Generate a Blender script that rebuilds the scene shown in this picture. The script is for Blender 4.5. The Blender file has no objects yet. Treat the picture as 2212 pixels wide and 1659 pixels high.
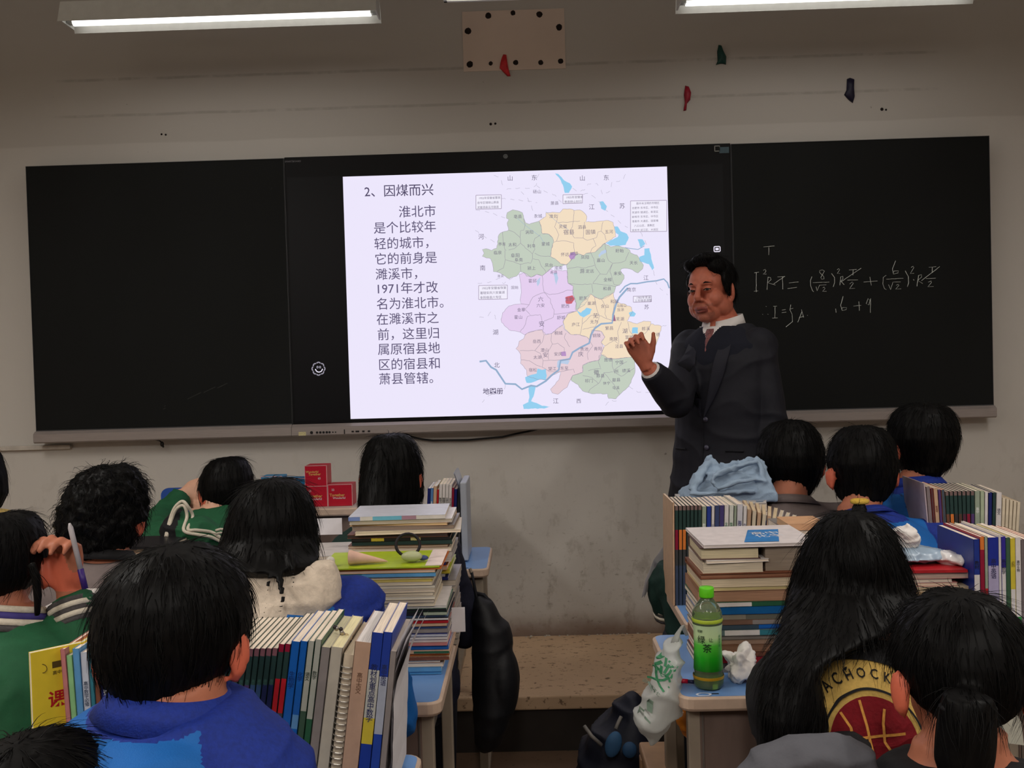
import bpy, bmesh, math, random
from mathutils import Vector, Matrix, noise
from mathutils.geometry import tessellate_polygon
V = Vector
SC = bpy.context.scene
COL = SC.collection
PI = math.pi
random.seed(7)

# ------------------------------------------------------------------ camera
F = 2100.0
CAMZ = 1.447
CAM = V((2.1787, -4.338, CAMZ))
_yaw, _pitch, _roll = -.0165, -.0237, -.0283
_f = V((math.sin(_yaw)*math.cos(_pitch), math.cos(_yaw)*math.cos(_pitch), math.sin(_pitch)))
_r0 = V((math.cos(_yaw), -math.sin(_yaw), 0)); _u0 = _r0.cross(_f)
CR = math.cos(_roll)*_r0 + math.sin(_roll)*_u0
CU = -math.sin(_roll)*_r0 + math.cos(_roll)*_u0
cam_d = bpy.data.cameras.new('camera'); cam = bpy.data.objects.new('camera', cam_d); COL.objects.link(cam)
cam.matrix_world = Matrix(((CR.x, CU.x, -_f.x, CAM.x), (CR.y, CU.y, -_f.y, CAM.y), (CR.z, CU.z, -_f.z, CAM.z), (0, 0, 0, 1)))
cam_d.sensor_width = 36; cam_d.sensor_fit = 'HORIZONTAL'; cam_d.lens = F*36/2212; cam_d.clip_start = .02; cam_d.clip_end = 60
SC.camera = cam

def at(px, py, y=None, z=None):
    """a measured pixel of the photograph -> the point of the room at depth y or height z"""
    d = _f + (px-1106)/F*CR - (py-829.5)/F*CU
    t = (y-CAM.y)/d.y if z is None else (z-CAM.z)/d.z
    return CAM + d*t

# ------------------------------------------------------------------ world, lights, exposure
SC.view_settings.view_transform = 'Standard'; SC.view_settings.look = 'None'
SC.view_settings.gamma = 1; SC.view_settings.use_curve_mapping = False
SC.view_settings.exposure = 0.0
SC.cycles.use_denoising = True
SC.cycles.max_bounces = 6; SC.cycles.diffuse_bounces = 3; SC.cycles.glossy_bounces = 3
SC.cycles.transparent_max_bounces = 12; SC.cycles.sample_clamp_indirect = 4
w = bpy.data.worlds.new('room_air'); SC.world = w; w.use_nodes = True
w.node_tree.nodes['Background'].inputs[0].default_value = (.9, .85, .8, 1)
w.node_tree.nodes['Background'].inputs[1].default_value = 0.02

def area(name, loc, sx, sy, power, col=(1, .955, .905), rot=(0, 0, 0)):
    l = bpy.data.lights.new(name, 'AREA'); l.shape = 'RECTANGLE'; l.size = sx; l.size_y = sy
    l.energy = power; l.color = col
    o = bpy.data.objects.new(name, l); COL.objects.link(o); o.location = loc; o.rotation_euler = rot
    return o
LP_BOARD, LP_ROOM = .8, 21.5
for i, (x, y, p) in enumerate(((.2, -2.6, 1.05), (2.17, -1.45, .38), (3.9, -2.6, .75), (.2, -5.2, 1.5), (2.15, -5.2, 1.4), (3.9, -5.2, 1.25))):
    area('ceiling_lamp_light', (x, y, 2.755 if y > -2 else 2.695), .26, 1.1, LP_ROOM*p)
    if y < -2: area('added_ceiling_bounce', (x, y, 2.80), .26, 1.1, LP_ROOM*p*.62, rot=(PI, 0, 0))  # extra upward light added above the closed housings, brightens ceiling and wall top

# ------------------------------------------------------------------ materials
def lin(c):
    return tuple(((v/255)/12.92 if v/255 <= .04045 else ((v/255+.055)/1.055)**2.4) for v in c[:3])
_M = {}
def mat(name, col, rough=.6, metal=0.0, var=.12, scale=30.0, spec=.4, bump=0.0, bscale=200.0, trans=0.0, alpha=1.0, coat=0.0, sheen=0.0, stretch=None, ior=1.45):
    """procedural principled material: sRGB colour with a little noise in tone and relief"""
    if name in _M: return _M[name]
    m = bpy.data.materials.new(name); m.use_nodes = True; nt = m.node_tree; N = nt.nodes; L = nt.links
    b = N['Principled BSDF']; c = lin(col)
    b.inputs['Base Color'].default_value = (*c, 1); b.inputs['Roughness'].default_value = rough
    b.inputs['Metallic'].default_value = metal; b.inputs['Specular IOR Level'].default_value = spec; b.inputs['IOR'].default_value = ior
    if trans: b.inputs['Transmission Weight'].default_value = trans
    if alpha < 1: b.inputs['Alpha'].default_value = alpha
    if coat: b.inputs['Coat Weight'].default_value = coat
    if sheen: b.inputs['Sheen Weight'].default_value = sheen
    tc = N.new('ShaderNodeTexCoord')
    src = tc.outputs['Object']
    if stretch:
        mp = N.new('ShaderNodeMapping'); mp.inputs['Scale'].default_value = stretch; L.new(src, mp.inputs['Vector']); src = mp.outputs['Vector']
    if var:
        no = N.new('ShaderNodeTexNoise'); no.inputs['Scale'].default_value = scale; no.inputs['Detail'].default_value = 4
        L.new(src, no.inputs['Vector'])
        mr = N.new('ShaderNodeMapRange'); mr.inputs['From Min'].default_value = .3; mr.inputs['From Max'].default_value = .7
        mr.inputs['To Min'].default_value = 1-var; mr.inputs['To Max'].default_value = 1+var
        L.new(no.outputs['Fac'], mr.inputs['Value'])
        mx = N.new('ShaderNodeVectorMath'); mx.operation = 'SCALE'; mx.inputs[0].default_value = c
        L.new(mr.outputs['Result'], mx.inputs['Scale']); L.new(mx.outputs['Vector'], b.inputs['Base Color'])
    if bump:
        n2 = N.new('ShaderNodeTexNoise'); n2.inputs['Scale'].default_value = bscale; n2.inputs['Detail'].default_value = 3
        L.new(src, n2.inputs['Vector'])
        bp = N.new('ShaderNodeBump'); bp.inputs['Strength'].default_value = bump; bp.inputs['Distance'].default_value = .002
        L.new(n2.outputs['Fac'], bp.inputs['Height']); L.new(bp.outputs['Normal'], b.inputs['Normal'])
    _M[name] = m
    return m
def emis(name, col, strength=1.0):
    if name in _M: return _M[name]
    m = bpy.data.materials.new(name); m.use_nodes = True; nt = m.node_tree; nt.nodes.clear()
    e = nt.nodes.new('ShaderNodeEmission'); e.inputs[0].default_value = (*lin(col), 1); e.inputs[1].default_value = strength
    o = nt.nodes.new('ShaderNodeOutputMaterial'); nt.links.new(e.outputs[0], o.inputs[0]); _M[name] = m
    return m

# ------------------------------------------------------------------ mesh building
class MB:
    def __init__(s): s.v = []; s.f = []; s.m = []
    def add(s, vs, fs, mi=0):
        o = len(s.v); s.v += [V(p) for p in vs]; s.f += [tuple(i+o for i in f) for f in fs]; s.m += [mi]*len(fs); return s
    def box(s, c, d, mi=0, R=None, taper=1.0):
        c = V(c); x, y, z = d[0]/2, d[1]/2, d[2]/2; vs = []
        for k, t in ((-1, 1), (1, taper)):
            for i, j in ((-1, -1), (1, -1), (1, 1), (-1, 1)): vs.append(V((i*x*t, j*y*t, k*z)))
        if R is not None: vs = [R @ p for p in vs]
        return s.add([p+c for p in vs], [(0, 3, 2, 1), (4, 5, 6, 7), (0, 1, 5, 4), (1, 2, 6, 5), (2, 3, 7, 6), (3, 0, 4, 7)], mi)
    def rings(s, rs, mi=0, cap=True, closed=False):
        n = len(rs[0]); vs = [p for r in rs for p in r]; fs = []
        m = len(rs)
        for i in range(m if closed else m-1):
            a = i*n; b = ((i+1) % m)*n
            for j in range(n): k = (j+1) % n; fs.append((a+j, a+k, b+k, b+j))
        if cap and not closed: fs += [tuple(range(n))[::-1], tuple(range((m-1)*n, m*n))]
        return s.add(vs, fs, mi)
    def tube(s, pts, rad, n=8, mi=0, cap=True, flat=1.0, up=None):
        pts = [V(p) for p in pts]; m = len(pts)
        if not hasattr(rad, '__len__'): rad = [rad]*m
        T = []
        for i in range(m):
            t = pts[min(i+1, m-1)]-pts[max(i-1, 0)]
            T.append(t.normalized() if t.length > 1e-9 else V((0, 0, 1)))
        a = V(up) if up else (V((0, 0, 1)) if abs(T[0].z) < .9 else V((1, 0, 0)))
        rs = []
        for i in range(m):
            x = a.cross(T[i]); x = x.normalized() if x.length > 1e-6 else V((1, 0, 0)); yv = T[i].cross(x); a = yv
            rs.append([pts[i]+x*math.cos(2*PI*j/n)*rad[i]+yv*math.sin(2*PI*j/n)*rad[i]*flat for j in range(n)])
        return s.rings(rs, mi, cap)
    def ell(s, c, r, R=None, n=16, m=10, mi=0):
        c = V(c); vs = []; fs = []
        vs.append(V((0, 0, r[2])))
        for i in range(1, m):
            a = PI*i/m
            for j in range(n): b = 2*PI*j/n; vs.append(V((r[0]*math.sin(a)*math.cos(b), r[1]*math.sin(a)*math.sin(b), r[2]*math.cos(a))))
        vs.append(V((0, 0, -r[2])))
        for j in range(n): fs.append((0, 1+j, 1+(j+1) % n))
        for i in range(m-2):
            for j in range(n):
                a = 1+i*n; b = a+n; k = (j+1) % n; fs.append((a+j, b+j, b+k, a+k))
        e = 1+(m-2)*n
        for j in range(n): fs.append((e+j, len(vs)-1, e+(j+1) % n))
        if R is not None: vs = [R @ p for p in vs]
        return s.add([p+c for p in vs], fs, mi)
    def lathe(s, prof, c=(0, 0, 0), n=24, mi=0, cap=True):
        c = V(c)
        return s.rings([[c+V((r*math.cos(2*PI*j/n), r*math.sin(2*PI*j/n), z)) for j in range(n)] for r, z in prof], mi, cap)
    def poly(s, pts, mi=0):
        tr = tessellate_polygon([[V(p) for p in pts]]); return s.add(pts, [t for t in tr], mi)
    def ribbon(s, pts, wd, y=None, mi=0, nrm=V((0, -1, 0))):
        """flat line of width wd along pts, facing nrm"""
        pts = [V(p) for p in pts]; vs = []
        for i, p in enumerate(pts):
            t = (pts[min(i+1, len(pts)-1)]-pts[max(i-1, 0)])
            q = t.cross(nrm); q = q.normalized()*wd/2 if q.length > 1e-9 else V((wd/2, 0, 0))
            vs += [p+q, p-q]
        return s.add(vs, [(2*i, 2*i+1, 2*i+3, 2*i+2) for i in range(len(pts)-1)], mi)
    def xf(s, M4):
        s.v = [M4 @ p for p in s.v]; return s
    def mesh(s, name, mats, off=V((0, 0, 0)), smooth=False):
        me = bpy.data.meshes.new(name); me.from_pydata([tuple(p-off) for p in s.v], [], s.f)
        for m in (mats if isinstance(mats, (list, tuple)) else [mats]): me.materials.append(m)
        me.polygons.foreach_set('material_index', s.m)
        if smooth: me.polygons.foreach_set('use_smooth', [True]*len(s.f))
        me.update(); return me
ORG = {}
def link(name, me, parent=None, loc=None):
    o = bpy.data.objects.new(name, me); COL.objects.link(o)
    if parent is not None: o.parent = parent
    elif loc is not None: o.location = loc
    return o
def off_of(parent):
    o = V((0, 0, 0)); p = parent
    while p is not None: o = o+p.location; p = p.parent
    return o
def build(mb, name, mats, parent=None, smooth=False, bevel=0, base=None):
    """mesh given in room coordinates; its origin is its parent's (or base)"""
    off = off_of(parent) if parent is not None else (V(base) if base is not None else V((0, 0, 0)))
    me = mb if isinstance(mb, bpy.types.Mesh) else mb.mesh(name, mats, off, smooth)
    o = link(name, me, parent, off if parent is None else None)
    if bevel:
        b = o.modifiers.new('bevel', 'BEVEL'); b.width = bevel; b.segments = 2; b.limit_method = 'ANGLE'
    return o
def tag(o, label, cat, group=None, kind=None):
    o['label'] = label; o['category'] = cat
    if group: o['group'] = group
    if kind: o['kind'] = kind
    return o
def thing(name, label, cat, loc=(0, 0, 0), group=None, rot=(0, 0, 0)):
    o = bpy.data.objects.new(name, None); COL.objects.link(o); o.location = loc; o.rotation_euler = rot; o.empty_display_size = .05
    return tag(o, label, cat, group)
def struct(mb, name, mats, parent=None, smooth=False, bevel=0):
    o = build(mb, name, mats, parent, smooth, bevel)
    if parent is None: o['kind'] = 'structure'
    return o
def rotm(rx=0, ry=0, rz=0):
    return (Matrix.Rotation(rz, 3, 'Z') @ Matrix.Rotation(ry, 3, 'Y') @ Matrix.Rotation(rx, 3, 'X'))
_txtcache = {}
def text_mesh(body, size, m, bold=0.0, align='LEFT', spacing=1.0, depth=0.0, line=1.0):
    key = (body, size, m.name, bold, align, spacing, line)
    if key in _txtcache: return _txtcache[key]
    c = bpy.data.curves.new('lettering', 'FONT'); c.body = body; c.size = size; c.offset = bold*size; c.align_x = align
    c.space_character = spacing; c.space_line = line; c.resolution_u = 2; c.extrude = depth; c.fill_mode = 'BOTH'
    o = bpy.data.objects.new('lettering', c); COL.objects.link(o)
    dg = bpy.context.evaluated_depsgraph_get(); me = bpy.data.meshes.new_from_object(o.evaluated_get(dg))
    bpy.data.objects.remove(o); bpy.data.curves.remove(c)
    me.materials.clear(); me.materials.append(m); _txtcache[key] = me
    return me
def text(name, body, loc, size, m, parent, rot=(PI/2, 0, 0), **k):
    """lettering at a room point, lying in the local plane turned by rot"""
    me = text_mesh(body, size, m, **k)
    o = bpy.data.objects.new(name, me); COL.objects.link(o); o.parent = parent
    o.location = V(loc)-off_of(parent); o.rotation_euler = rot
    return o
def remesh(mb, voxel, smooth=3, disp=None, mats=None, pick=None, off=V((0, 0, 0)), name='body'):
    """one continuous skin around overlapping closed pieces"""
    me = mb.mesh('tmp', []); o = bpy.data.objects.new('tmp', me); COL.objects.link(o)
    r = o.modifiers.new('r', 'REMESH'); r.mode = 'VOXEL'; r.voxel_size = voxel; r.use_smooth_shade = True
    if smooth:
        s = o.modifiers.new('s', 'SMOOTH'); s.iterations = smooth; s.factor = .5
    dg = bpy.context.evaluated_depsgraph_get(); out = bpy.data.meshes.new_from_object(o.evaluated_get(dg))
    bpy.data.objects.remove(o); bpy.data.meshes.remove(me)
    out.name = name
    if disp:
        ns = [V(v.normal) for v in out.vertices]
        for v, n in zip(out.vertices, ns):
            d = disp(v.co, n)
            v.co = v.co + (n*d if not isinstance(d, Vector) else d)
    out.materials.clear()
    for m in (mats or []): out.materials.append(m)
    if pick:
        for p in out.polygons: p.material_index = pick(p.center, p.normal)
    else:
        out.polygons.foreach_set('material_index', [0]*len(out.polygons))
    if off.length:
        out.transform(Matrix.Translation(-off))
    out.polygons.foreach_set('use_smooth', [True]*len(out.polygons)); out.update()
    return out
ORD = 'first second third fourth fifth sixth seventh eighth ninth tenth eleventh twelfth thirteenth fourteenth fifteenth sixteenth seventeenth eighteenth nineteenth twentieth'.split()
def ordn(i):
    if i < 20: return ORD[i]
    t = {2: 'twenty', 3: 'thirty', 4: 'forty'}[(i+1)//10]; return t+'-'+ORD[(i+1) % 10-1] if (i+1) % 10 else {30: 'thirtieth', 40: 'fortieth'}[i+1]
# ================================================================== the room
X0, X1, YB, ZC = -1.35, 5.75, -8.6, 3.25
PLZ = .211
def wall_material():
    m = bpy.data.materials.new('aged white plaster wall'); m.use_nodes = True; nt = m.node_tree; N = nt.nodes; L = nt.links
    b = N['Principled BSDF']; b.inputs['Roughness'].default_value = .85; b.inputs['Specular IOR Level'].default_value = .2
    tc = N.new('ShaderNodeTexCoord')
    def nz(scale, det=5, rough=.6, st=None):
        n = N.new('ShaderNodeTexNoise'); n.inputs['Scale'].default_value = scale; n.inputs['Detail'].default_value = det; n.inputs['Roughness'].default_value = rough
        if st:
            mp = N.new('ShaderNodeMapping'); mp.inputs['Scale'].default_value = st; L.new(tc.outputs['Object'], mp.inputs['Vector']); L.new(mp.outputs['Vector'], n.inputs['Vector'])
        else: L.new(tc.outputs['Object'], n.inputs['Vector'])
        return n.outputs['Fac']
    def ramp(src, a, bb):
        r = N.new('ShaderNodeMapRange'); r.interpolation_type = 'SMOOTHSTEP'; r.inputs['From Min'].default_value = a; r.inputs['From Max'].default_value = bb; L.new(src, r.inputs['Value']); return r.outputs['Result']
    def mul(a, b2, op='MULTIPLY'):
        k = N.new('ShaderNodeMath'); k.operation = op
        for i, q in enumerate((a, b2)):
            if isinstance(q, (int, float)): k.inputs[i].default_value = q
            else: L.new(q, k.inputs[i])
        return k.outputs[0]
    def mix(fac, c1, c2):
        k = N.new('ShaderNodeMix'); k.data_type = 'RGBA'
        L.new(fac, k.inputs[0])
        if isinstance(c1, tuple): k.inputs[6].default_value = (*lin(c1), 1)
        else: L.new(c1, k.inputs[6])
        k.inputs[7].default_value = (*lin(c2), 1); return k.outputs[2]
    sx = N.new('ShaderNodeSeparateXYZ'); L.new(tc.outputs['Object'], sx.inputs[0]); X, Z = sx.outputs[0], sx.outputs[2]
    base = mix(nz(.9, 3), (193, 187, 180), (203, 199, 193))
    # old paint above the board is greyer than the later coat; limits are uneven
    zt = mul(Z, mul(nz(1.5, 3, .5), .03), 'ADD')
    up = mul(ramp(zt, 2.475, 2.485), .45)
    c = mix(up, base, (174, 168, 160))
    # two long lines where slogans were taped
    for z0, amp in ((2.752, .34), (2.592, .30)):
        d = mul(mul(Z, z0, 'SUBTRACT'), mul(mul(nz(3, 2, .5), .5, 'SUBTRACT'), .012), 'ADD')
        ab = N.new('ShaderNodeMath'); ab.operation = 'ABSOLUTE'; L.new(d, ab.inputs[0])
        ln = mul(ramp(ab.outputs[0], .009, .003), amp); ln = mul(ln, mul(ramp(X, 4.05, 3.95), ramp(X, .05, .2)))
        c = mix(mul(ln, ramp(nz(14, 4), .3, .6)), c, (120, 108, 98))
    # scuffs and hand marks, more of them low on the wall
    low = ramp(Z, 1.25, .35)
    c = mix(mul(mul(ramp(nz(9, 6, .65, (1.6, 1, 1)), .52, .66), low), .38), c, (122, 110, 92))
    c = mix(mul(mul(ramp(nz(26, 6, .7, (1, 1, 2.2)), .58, .68), ramp(Z, .95, .45)), .5), c, (96, 84, 68))
    c = mix(mul(ramp(nz(34, 3, .5), .74, .78), .5), c, (90, 80, 70))
    # grime band just above the platform
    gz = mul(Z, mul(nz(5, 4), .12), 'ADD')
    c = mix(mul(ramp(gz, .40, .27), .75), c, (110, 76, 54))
    L.new(c, b.inputs['Base Color'])
    bp = N.new('ShaderNodeBump'); bp.inputs['Strength'].default_value = .35; bp.inputs['Distance'].default_value = .004
    L.new(nz(7, 6, .6), bp.inputs['Height']); L.new(bp.outputs['Normal'], b.inputs['Normal'])
    return m
def stone_material(name, base, spots, thr=.62, sc=38, st=(1, 2.2, 1)):
    m = bpy.data.materials.new(name); m.use_nodes = True; nt = m.node_tree; N = nt.nodes; L = nt.links
    b = N['Principled BSDF']; b.inputs['Roughness'].default_value = .75
    tc = N.new('ShaderNodeTexCoord'); mp = N.new('ShaderNodeMapping'); mp.inputs['Scale'].default_value = st; L.new(tc.outputs['Object'], mp.inputs[0])
    n1 = N.new('ShaderNodeTexNoise'); n1.inputs['Scale'].default_value = sc; n1.inputs['Detail'].default_value = 5; n1.inputs['Roughness'].default_value = .7; L.new(mp.outputs[0], n1.inputs['Vector'])
    n2 = N.new('ShaderNodeTexNoise'); n2.inputs['Scale'].default_value = 3; n2.inputs['Detail'].default_value = 4; L.new(tc.outputs['Object'], n2.inputs['Vector'])
    r1 = N.new('ShaderNodeMapRange'); r1.inputs['From Min'].default_value = thr; r1.inputs['From Max'].default_value = thr+.06; L.new(n1.outputs['Fac'], r1.inputs['Value'])
    k = N.new('ShaderNodeMix'); k.data_type = 'RGBA'; k.inputs[6].default_value = (*lin(base), 1); k.inputs[7].default_value = (*lin(tuple(v*.8 for v in base)), 1); L.new(n2.outputs['Fac'], k.inputs[0])
    k2 = N.new('ShaderNodeMix'); k2.data_type = 'RGBA'; L.new(r1.outputs['Result'], k2.inputs[0]); L.new(k.outputs[2], k2.inputs[6]); k2.inputs[7].default_value = (*lin(spots), 1)
    L.new(k2.outputs[2], b.inputs['Base Color'])
    bp = N.new('ShaderNodeBump'); bp.inputs['Strength'].default_value = .3; bp.inputs['Distance'].default_value = .002; L.new(n1.outputs['Fac'], bp.inputs['Height']); L.new(bp.outputs['Normal'], b.inputs['Normal'])
    return m
M_wall = wall_material()
M_plain = mat('plain wall paint', (196, 188, 176), .85, scale=2, var=.06)
wf = struct(MB().box(((X0+X1)/2, .1, ZC/2), (X1-X0, .2, ZC)), 'wall_front', M_wall)
struct(MB().box((X0-.1, YB/2, ZC/2), (.2, -YB+.4, ZC)), 'wall_left', M_plain)
struct(MB().box((X1+.1, YB/2, ZC/2), (.2, -YB+.4, ZC)), 'wall_right', M_plain)
struct(MB().box(((X0+X1)/2, YB-.1, ZC/2), (X1-X0, .2, ZC)), 'wall_back', M_plain)
struct(MB().box(((X0+X1)/2, YB/2, ZC+.05), (X1-X0+.4, -YB+.4, .1)), 'ceiling', mat('ceiling paint', (205, 200, 190), .9, var=.04, scale=2))
M_floor = stone_material('worn terrazzo floor', (118, 92, 72), (60, 48, 40), .6, 60, (1, 1, 1))
struct(MB().box(((X0+X1)/2, YB/2, -.05), (X1-X0+.4, -YB+.4, .1)), 'floor', M_floor)
M_slab = stone_material('speckled stone slab', (226, 190, 154), (124, 98, 74), .58, 30, (1, 1.6, 1))
pl = struct(MB().box(((X0+X1)/2, -.394, PLZ-.026), (X1-X0, .788, .052)), 'platform', M_slab, bevel=.006)
build(MB().box(((X0+X1)/2, -.385, (PLZ-.052)/2), (X1-X0, .77, PLZ-.052)), 'riser', mat('dark riser', (52, 46, 42), .8, var=.2, scale=6), pl)
# chipped mortar crumbs along the wall foot
mb = MB(); rr = random.Random(3)
for i in range(46):
    x = rr.uniform(1.9, 3.0); mb.ell((x, -.004-rr.random()*.02, PLZ+.002), (rr.uniform(.002, .007), .003, .003), n=5, m=3)
build(mb, 'plaster_crumbs', M_plain, pl)['kind'] = 'stuff'
# patched plate with bolt holes above the board
a = at(998, 26, 0); b_ = at(1222, 148, 0)
mb = MB(); mb.box(((a.x+b_.x)/2, -.0015, (a.z+b_.z)/2), (b_.x-a.x, .003, a.z-b_.z))
patch = build(mb, 'wall_patch', mat('patched plaster', (214, 196, 182), .85, var=.05, scale=4), wf)
M_hole = mat('dark bolt hole', (34, 26, 24), .9, var=.3)
for px, py, s in ((1011, 67, 1.2), (1055, 34, 1.1), (1108, 28, .9), (1165, 31, 1.1), (1208, 59, 1.1), (1015, 139, 1.15), (1060, 137, .75), (1114, 135, .9), (1168, 135, .9), (1211, 132, 1)):
    p = at(px, py, -.003); rr = random.Random(px); n = 9
    ring = [[V((p.x+math.cos(2*PI*j/n)*r*(1+.25*rr.random()), -.003-d, p.z+math.sin(2*PI*j/n)*r*(1+.25*rr.random()))) for j in range(n)] for r, d in ((.0115*s, 0), (.0085*s, .003))]
    build(MB().rings(ring), 'bolt_hole', M_hole, wf)
for px, py, s in ((1060, 268, .6), (1070, 267, .5), (349, 290, .45), (358, 291, .45), (1905, 236, .7), (1914, 237, .45)):
    p = at(px, py, 0); n = 7
    build(MB().rings([[V((p.x+math.cos(2*PI*j/n)*r, -d, p.z+math.sin(2*PI*j/n)*r)) for j in range(n)] for r, d in ((.011*s, 0.0), (.006*s, .003))]), 'nail_hole', M_hole, wf)
# surface conduit at the left
a = at(-150, 972, -.01)
struct(MB().box(((X0+.12)/2, -.012, at(40, 968, -.01).z), (.12-X0, .022, .02)), 'trim_1', mat('trunking', (190, 182, 172), .6), bevel=.003)

# ---- shrivelled balloon scraps stuck to the wall
def scrap(pts, col, label, thick=.012):
    p0 = [at(x, y, 0) for x, y in pts]; c = sum(p0, V())/len(p0); n = len(p0)
    mb = MB(); base = [V((p.x, -.001, p.z)) for p in p0]
    mid = [V((c.x+(p.x-c.x)*.86, -thick*(.6+.4*((i*7) % 5)/4), c.z+(p.z-c.z)*.9)) for i, p in enumerate(p0)]
    top = [V((c.x+(p.x-c.x)*.3, -thick*1.25, c.z+(p.z-c.z)*.4)) for p in p0]
    mb.rings([base, mid, top])
    o = build(mb, 'balloon_scrap', mat('rubber '+label[11:22], col, .45, var=.25, scale=60), None, True, base=(c.x, 0, c.z))
    return tag(o, label, 'balloon', 'shrivelled balloons on the wall')
scrap([(1087, 117), (1094, 118), (1096, 134), (1099, 150), (1103, 165), (1096, 165), (1088, 157), (1079, 148), (1080, 138), (1084, 124)], (205, 42, 48), 'shrivelled bright red balloon scrap on wall below the bolt holes')
scrap([(1552, 97), (1558, 98), (1562, 110), (1569, 122), (1568, 140), (1561, 138), (1556, 138), (1546, 141), (1550, 132), (1549, 112)], (22, 66, 58), 'shrivelled dark green balloon scrap high on the wall')
scrap([(1480, 185), (1488, 187), (1493, 200), (1491, 216), (1483, 225), (1482, 239), (1476, 240), (1479, 222), (1477, 205)], (150, 18, 42), 'shrivelled crimson balloon scrap above the right end of screen')
scrap([(1829, 171), (1836, 168), (1845, 171), (1845, 190), (1846, 210), (1842, 223), (1834, 217), (1829, 212), (1823, 205), (1828, 195)], (26, 22, 48), 'shrivelled navy balloon scrap, rightmost on the wall')

# ---- board lamps (reflector trough with a bare tube)
M_lampw = mat('lamp white metal', (205, 205, 200), .45, var=.04); M_tube = emis('lit tube', (255, 252, 246), 2.6); M_sock = mat('lamp socket', (150, 150, 145), .5)
def board_lamp(xl, xr, y, z, label):
    t = thing('board_lamp', label, 'ceiling lamp', (xl, y, z), 'strip lamps over the board')
    hz = .085
    prof = [(-.075, 0), (-.045, hz), (.045, hz), (.075, 0)]
    inner = [(-.071, 0), (-.042, hz-.004), (.042, hz-.004), (.071, 0)]
    def ring(x, inset=0): return [V((x, y+a, z+b)) for a, b in prof]+[V((x, y+a, z+b)) for a, b in inner[::-1]]
    build(MB().rings([ring(xl), ring(xr)]), 'reflector', M_lampw, t)
    for x in (xl+.004, xr-.004): build(MB().box((x, y, z+hz/2+.004), (.006, .11, hz-.006), taper=.75), 'end_plate', M_lampw, t)
    c = build(MB().tube([(xl+.03, y, z+.022), (xr-.03, y, z+.022)], .018, 12), 'tube', M_tube, t, True)
    for x in (xl+.02, xr-.02): build(MB().box((x, y, z+.035), (.022, .03, .045)), 'lamp_socket', M_sock, t)
    for x in (xl+.25, xr-.25):
        build(MB().tube([(x, y, z+hz-.002), (x, y, ZC)], .006, 6), 'hanger_rod', M_sock, t)
    area('board_lamp_light', ((xl+xr)/2, y, z+.002), (xr-xl)*.96, .134, LP_BOARD, (1, .97, .93)).parent = None
pa = at(143, 52, -.5); pb = at(818, 40, -.5)
board_lamp(pa.x, pb.x, -.5, at(480, 48, -.5).z, 'long white strip lamp hanging over the left half of the board')
pa = at(1465, 10, -.5); pb = at(2120, 0, -.5)
board_lamp(pa.x, pb.x, -.5, at(1700, 8, -.5).z, 'long white strip lamp cut by the top edge above right board')
def ceiling_lamp(x, y0, y1, z, label):
    t = thing('ceiling_lamp', label, 'ceiling lamp', (x, (y0+y1)/2, z), 'ceiling lamps over the desks')
    mb = MB().box((x, (y0+y1)/2, z+.055), (.32, y1-y0, .05)); mb.box((x-.155, (y0+y1)/2, z+.02), (.012, y1-y0, .04)); mb.box((x+.155, (y0+y1)/2, z+.02), (.012, y1-y0, .04))
    mb.box((x, y0+.006, z+.02), (.32, .012, .04)); mb.box((x, y1-.006, z+.02), (.32, .012, .04))
    build(mb, 'housing', M_lampw, t)
    build(MB().box((x, (y0+y1)/2, z+.022), (.29, y1-y0-.03, .008)), 'diffuser', emis('lit diffuser', (255, 250, 240), 2.0), t)
    for yy in (y0+.2, y1-.2): build(MB().tube([(x, yy, z+.08), (x, yy, ZC)], .006, 6), 'hanger_rod', M_sock, t)
pa = at(955, 4, -.84); pb = at(1145, 0, -.84)
ceiling_lamp((pa.x+pb.x)/2+.01, -2.04, -.84, at(1040, 3, -.84).z, 'bright ceiling lamp just entering the frame at top centre')
for x, y, wd in ((.2, -2.6, 'left front'), (3.9, -2.6, 'right front'), (.2, -5.2, 'left rear'), (2.15, -5.2, 'middle rear'), (3.9, -5.2, 'right rear')):
    ceiling_lamp(x, y-.6, y+.6, 2.70, 'ceiling lamp over the '+wd+' desks, above the frame')
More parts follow.
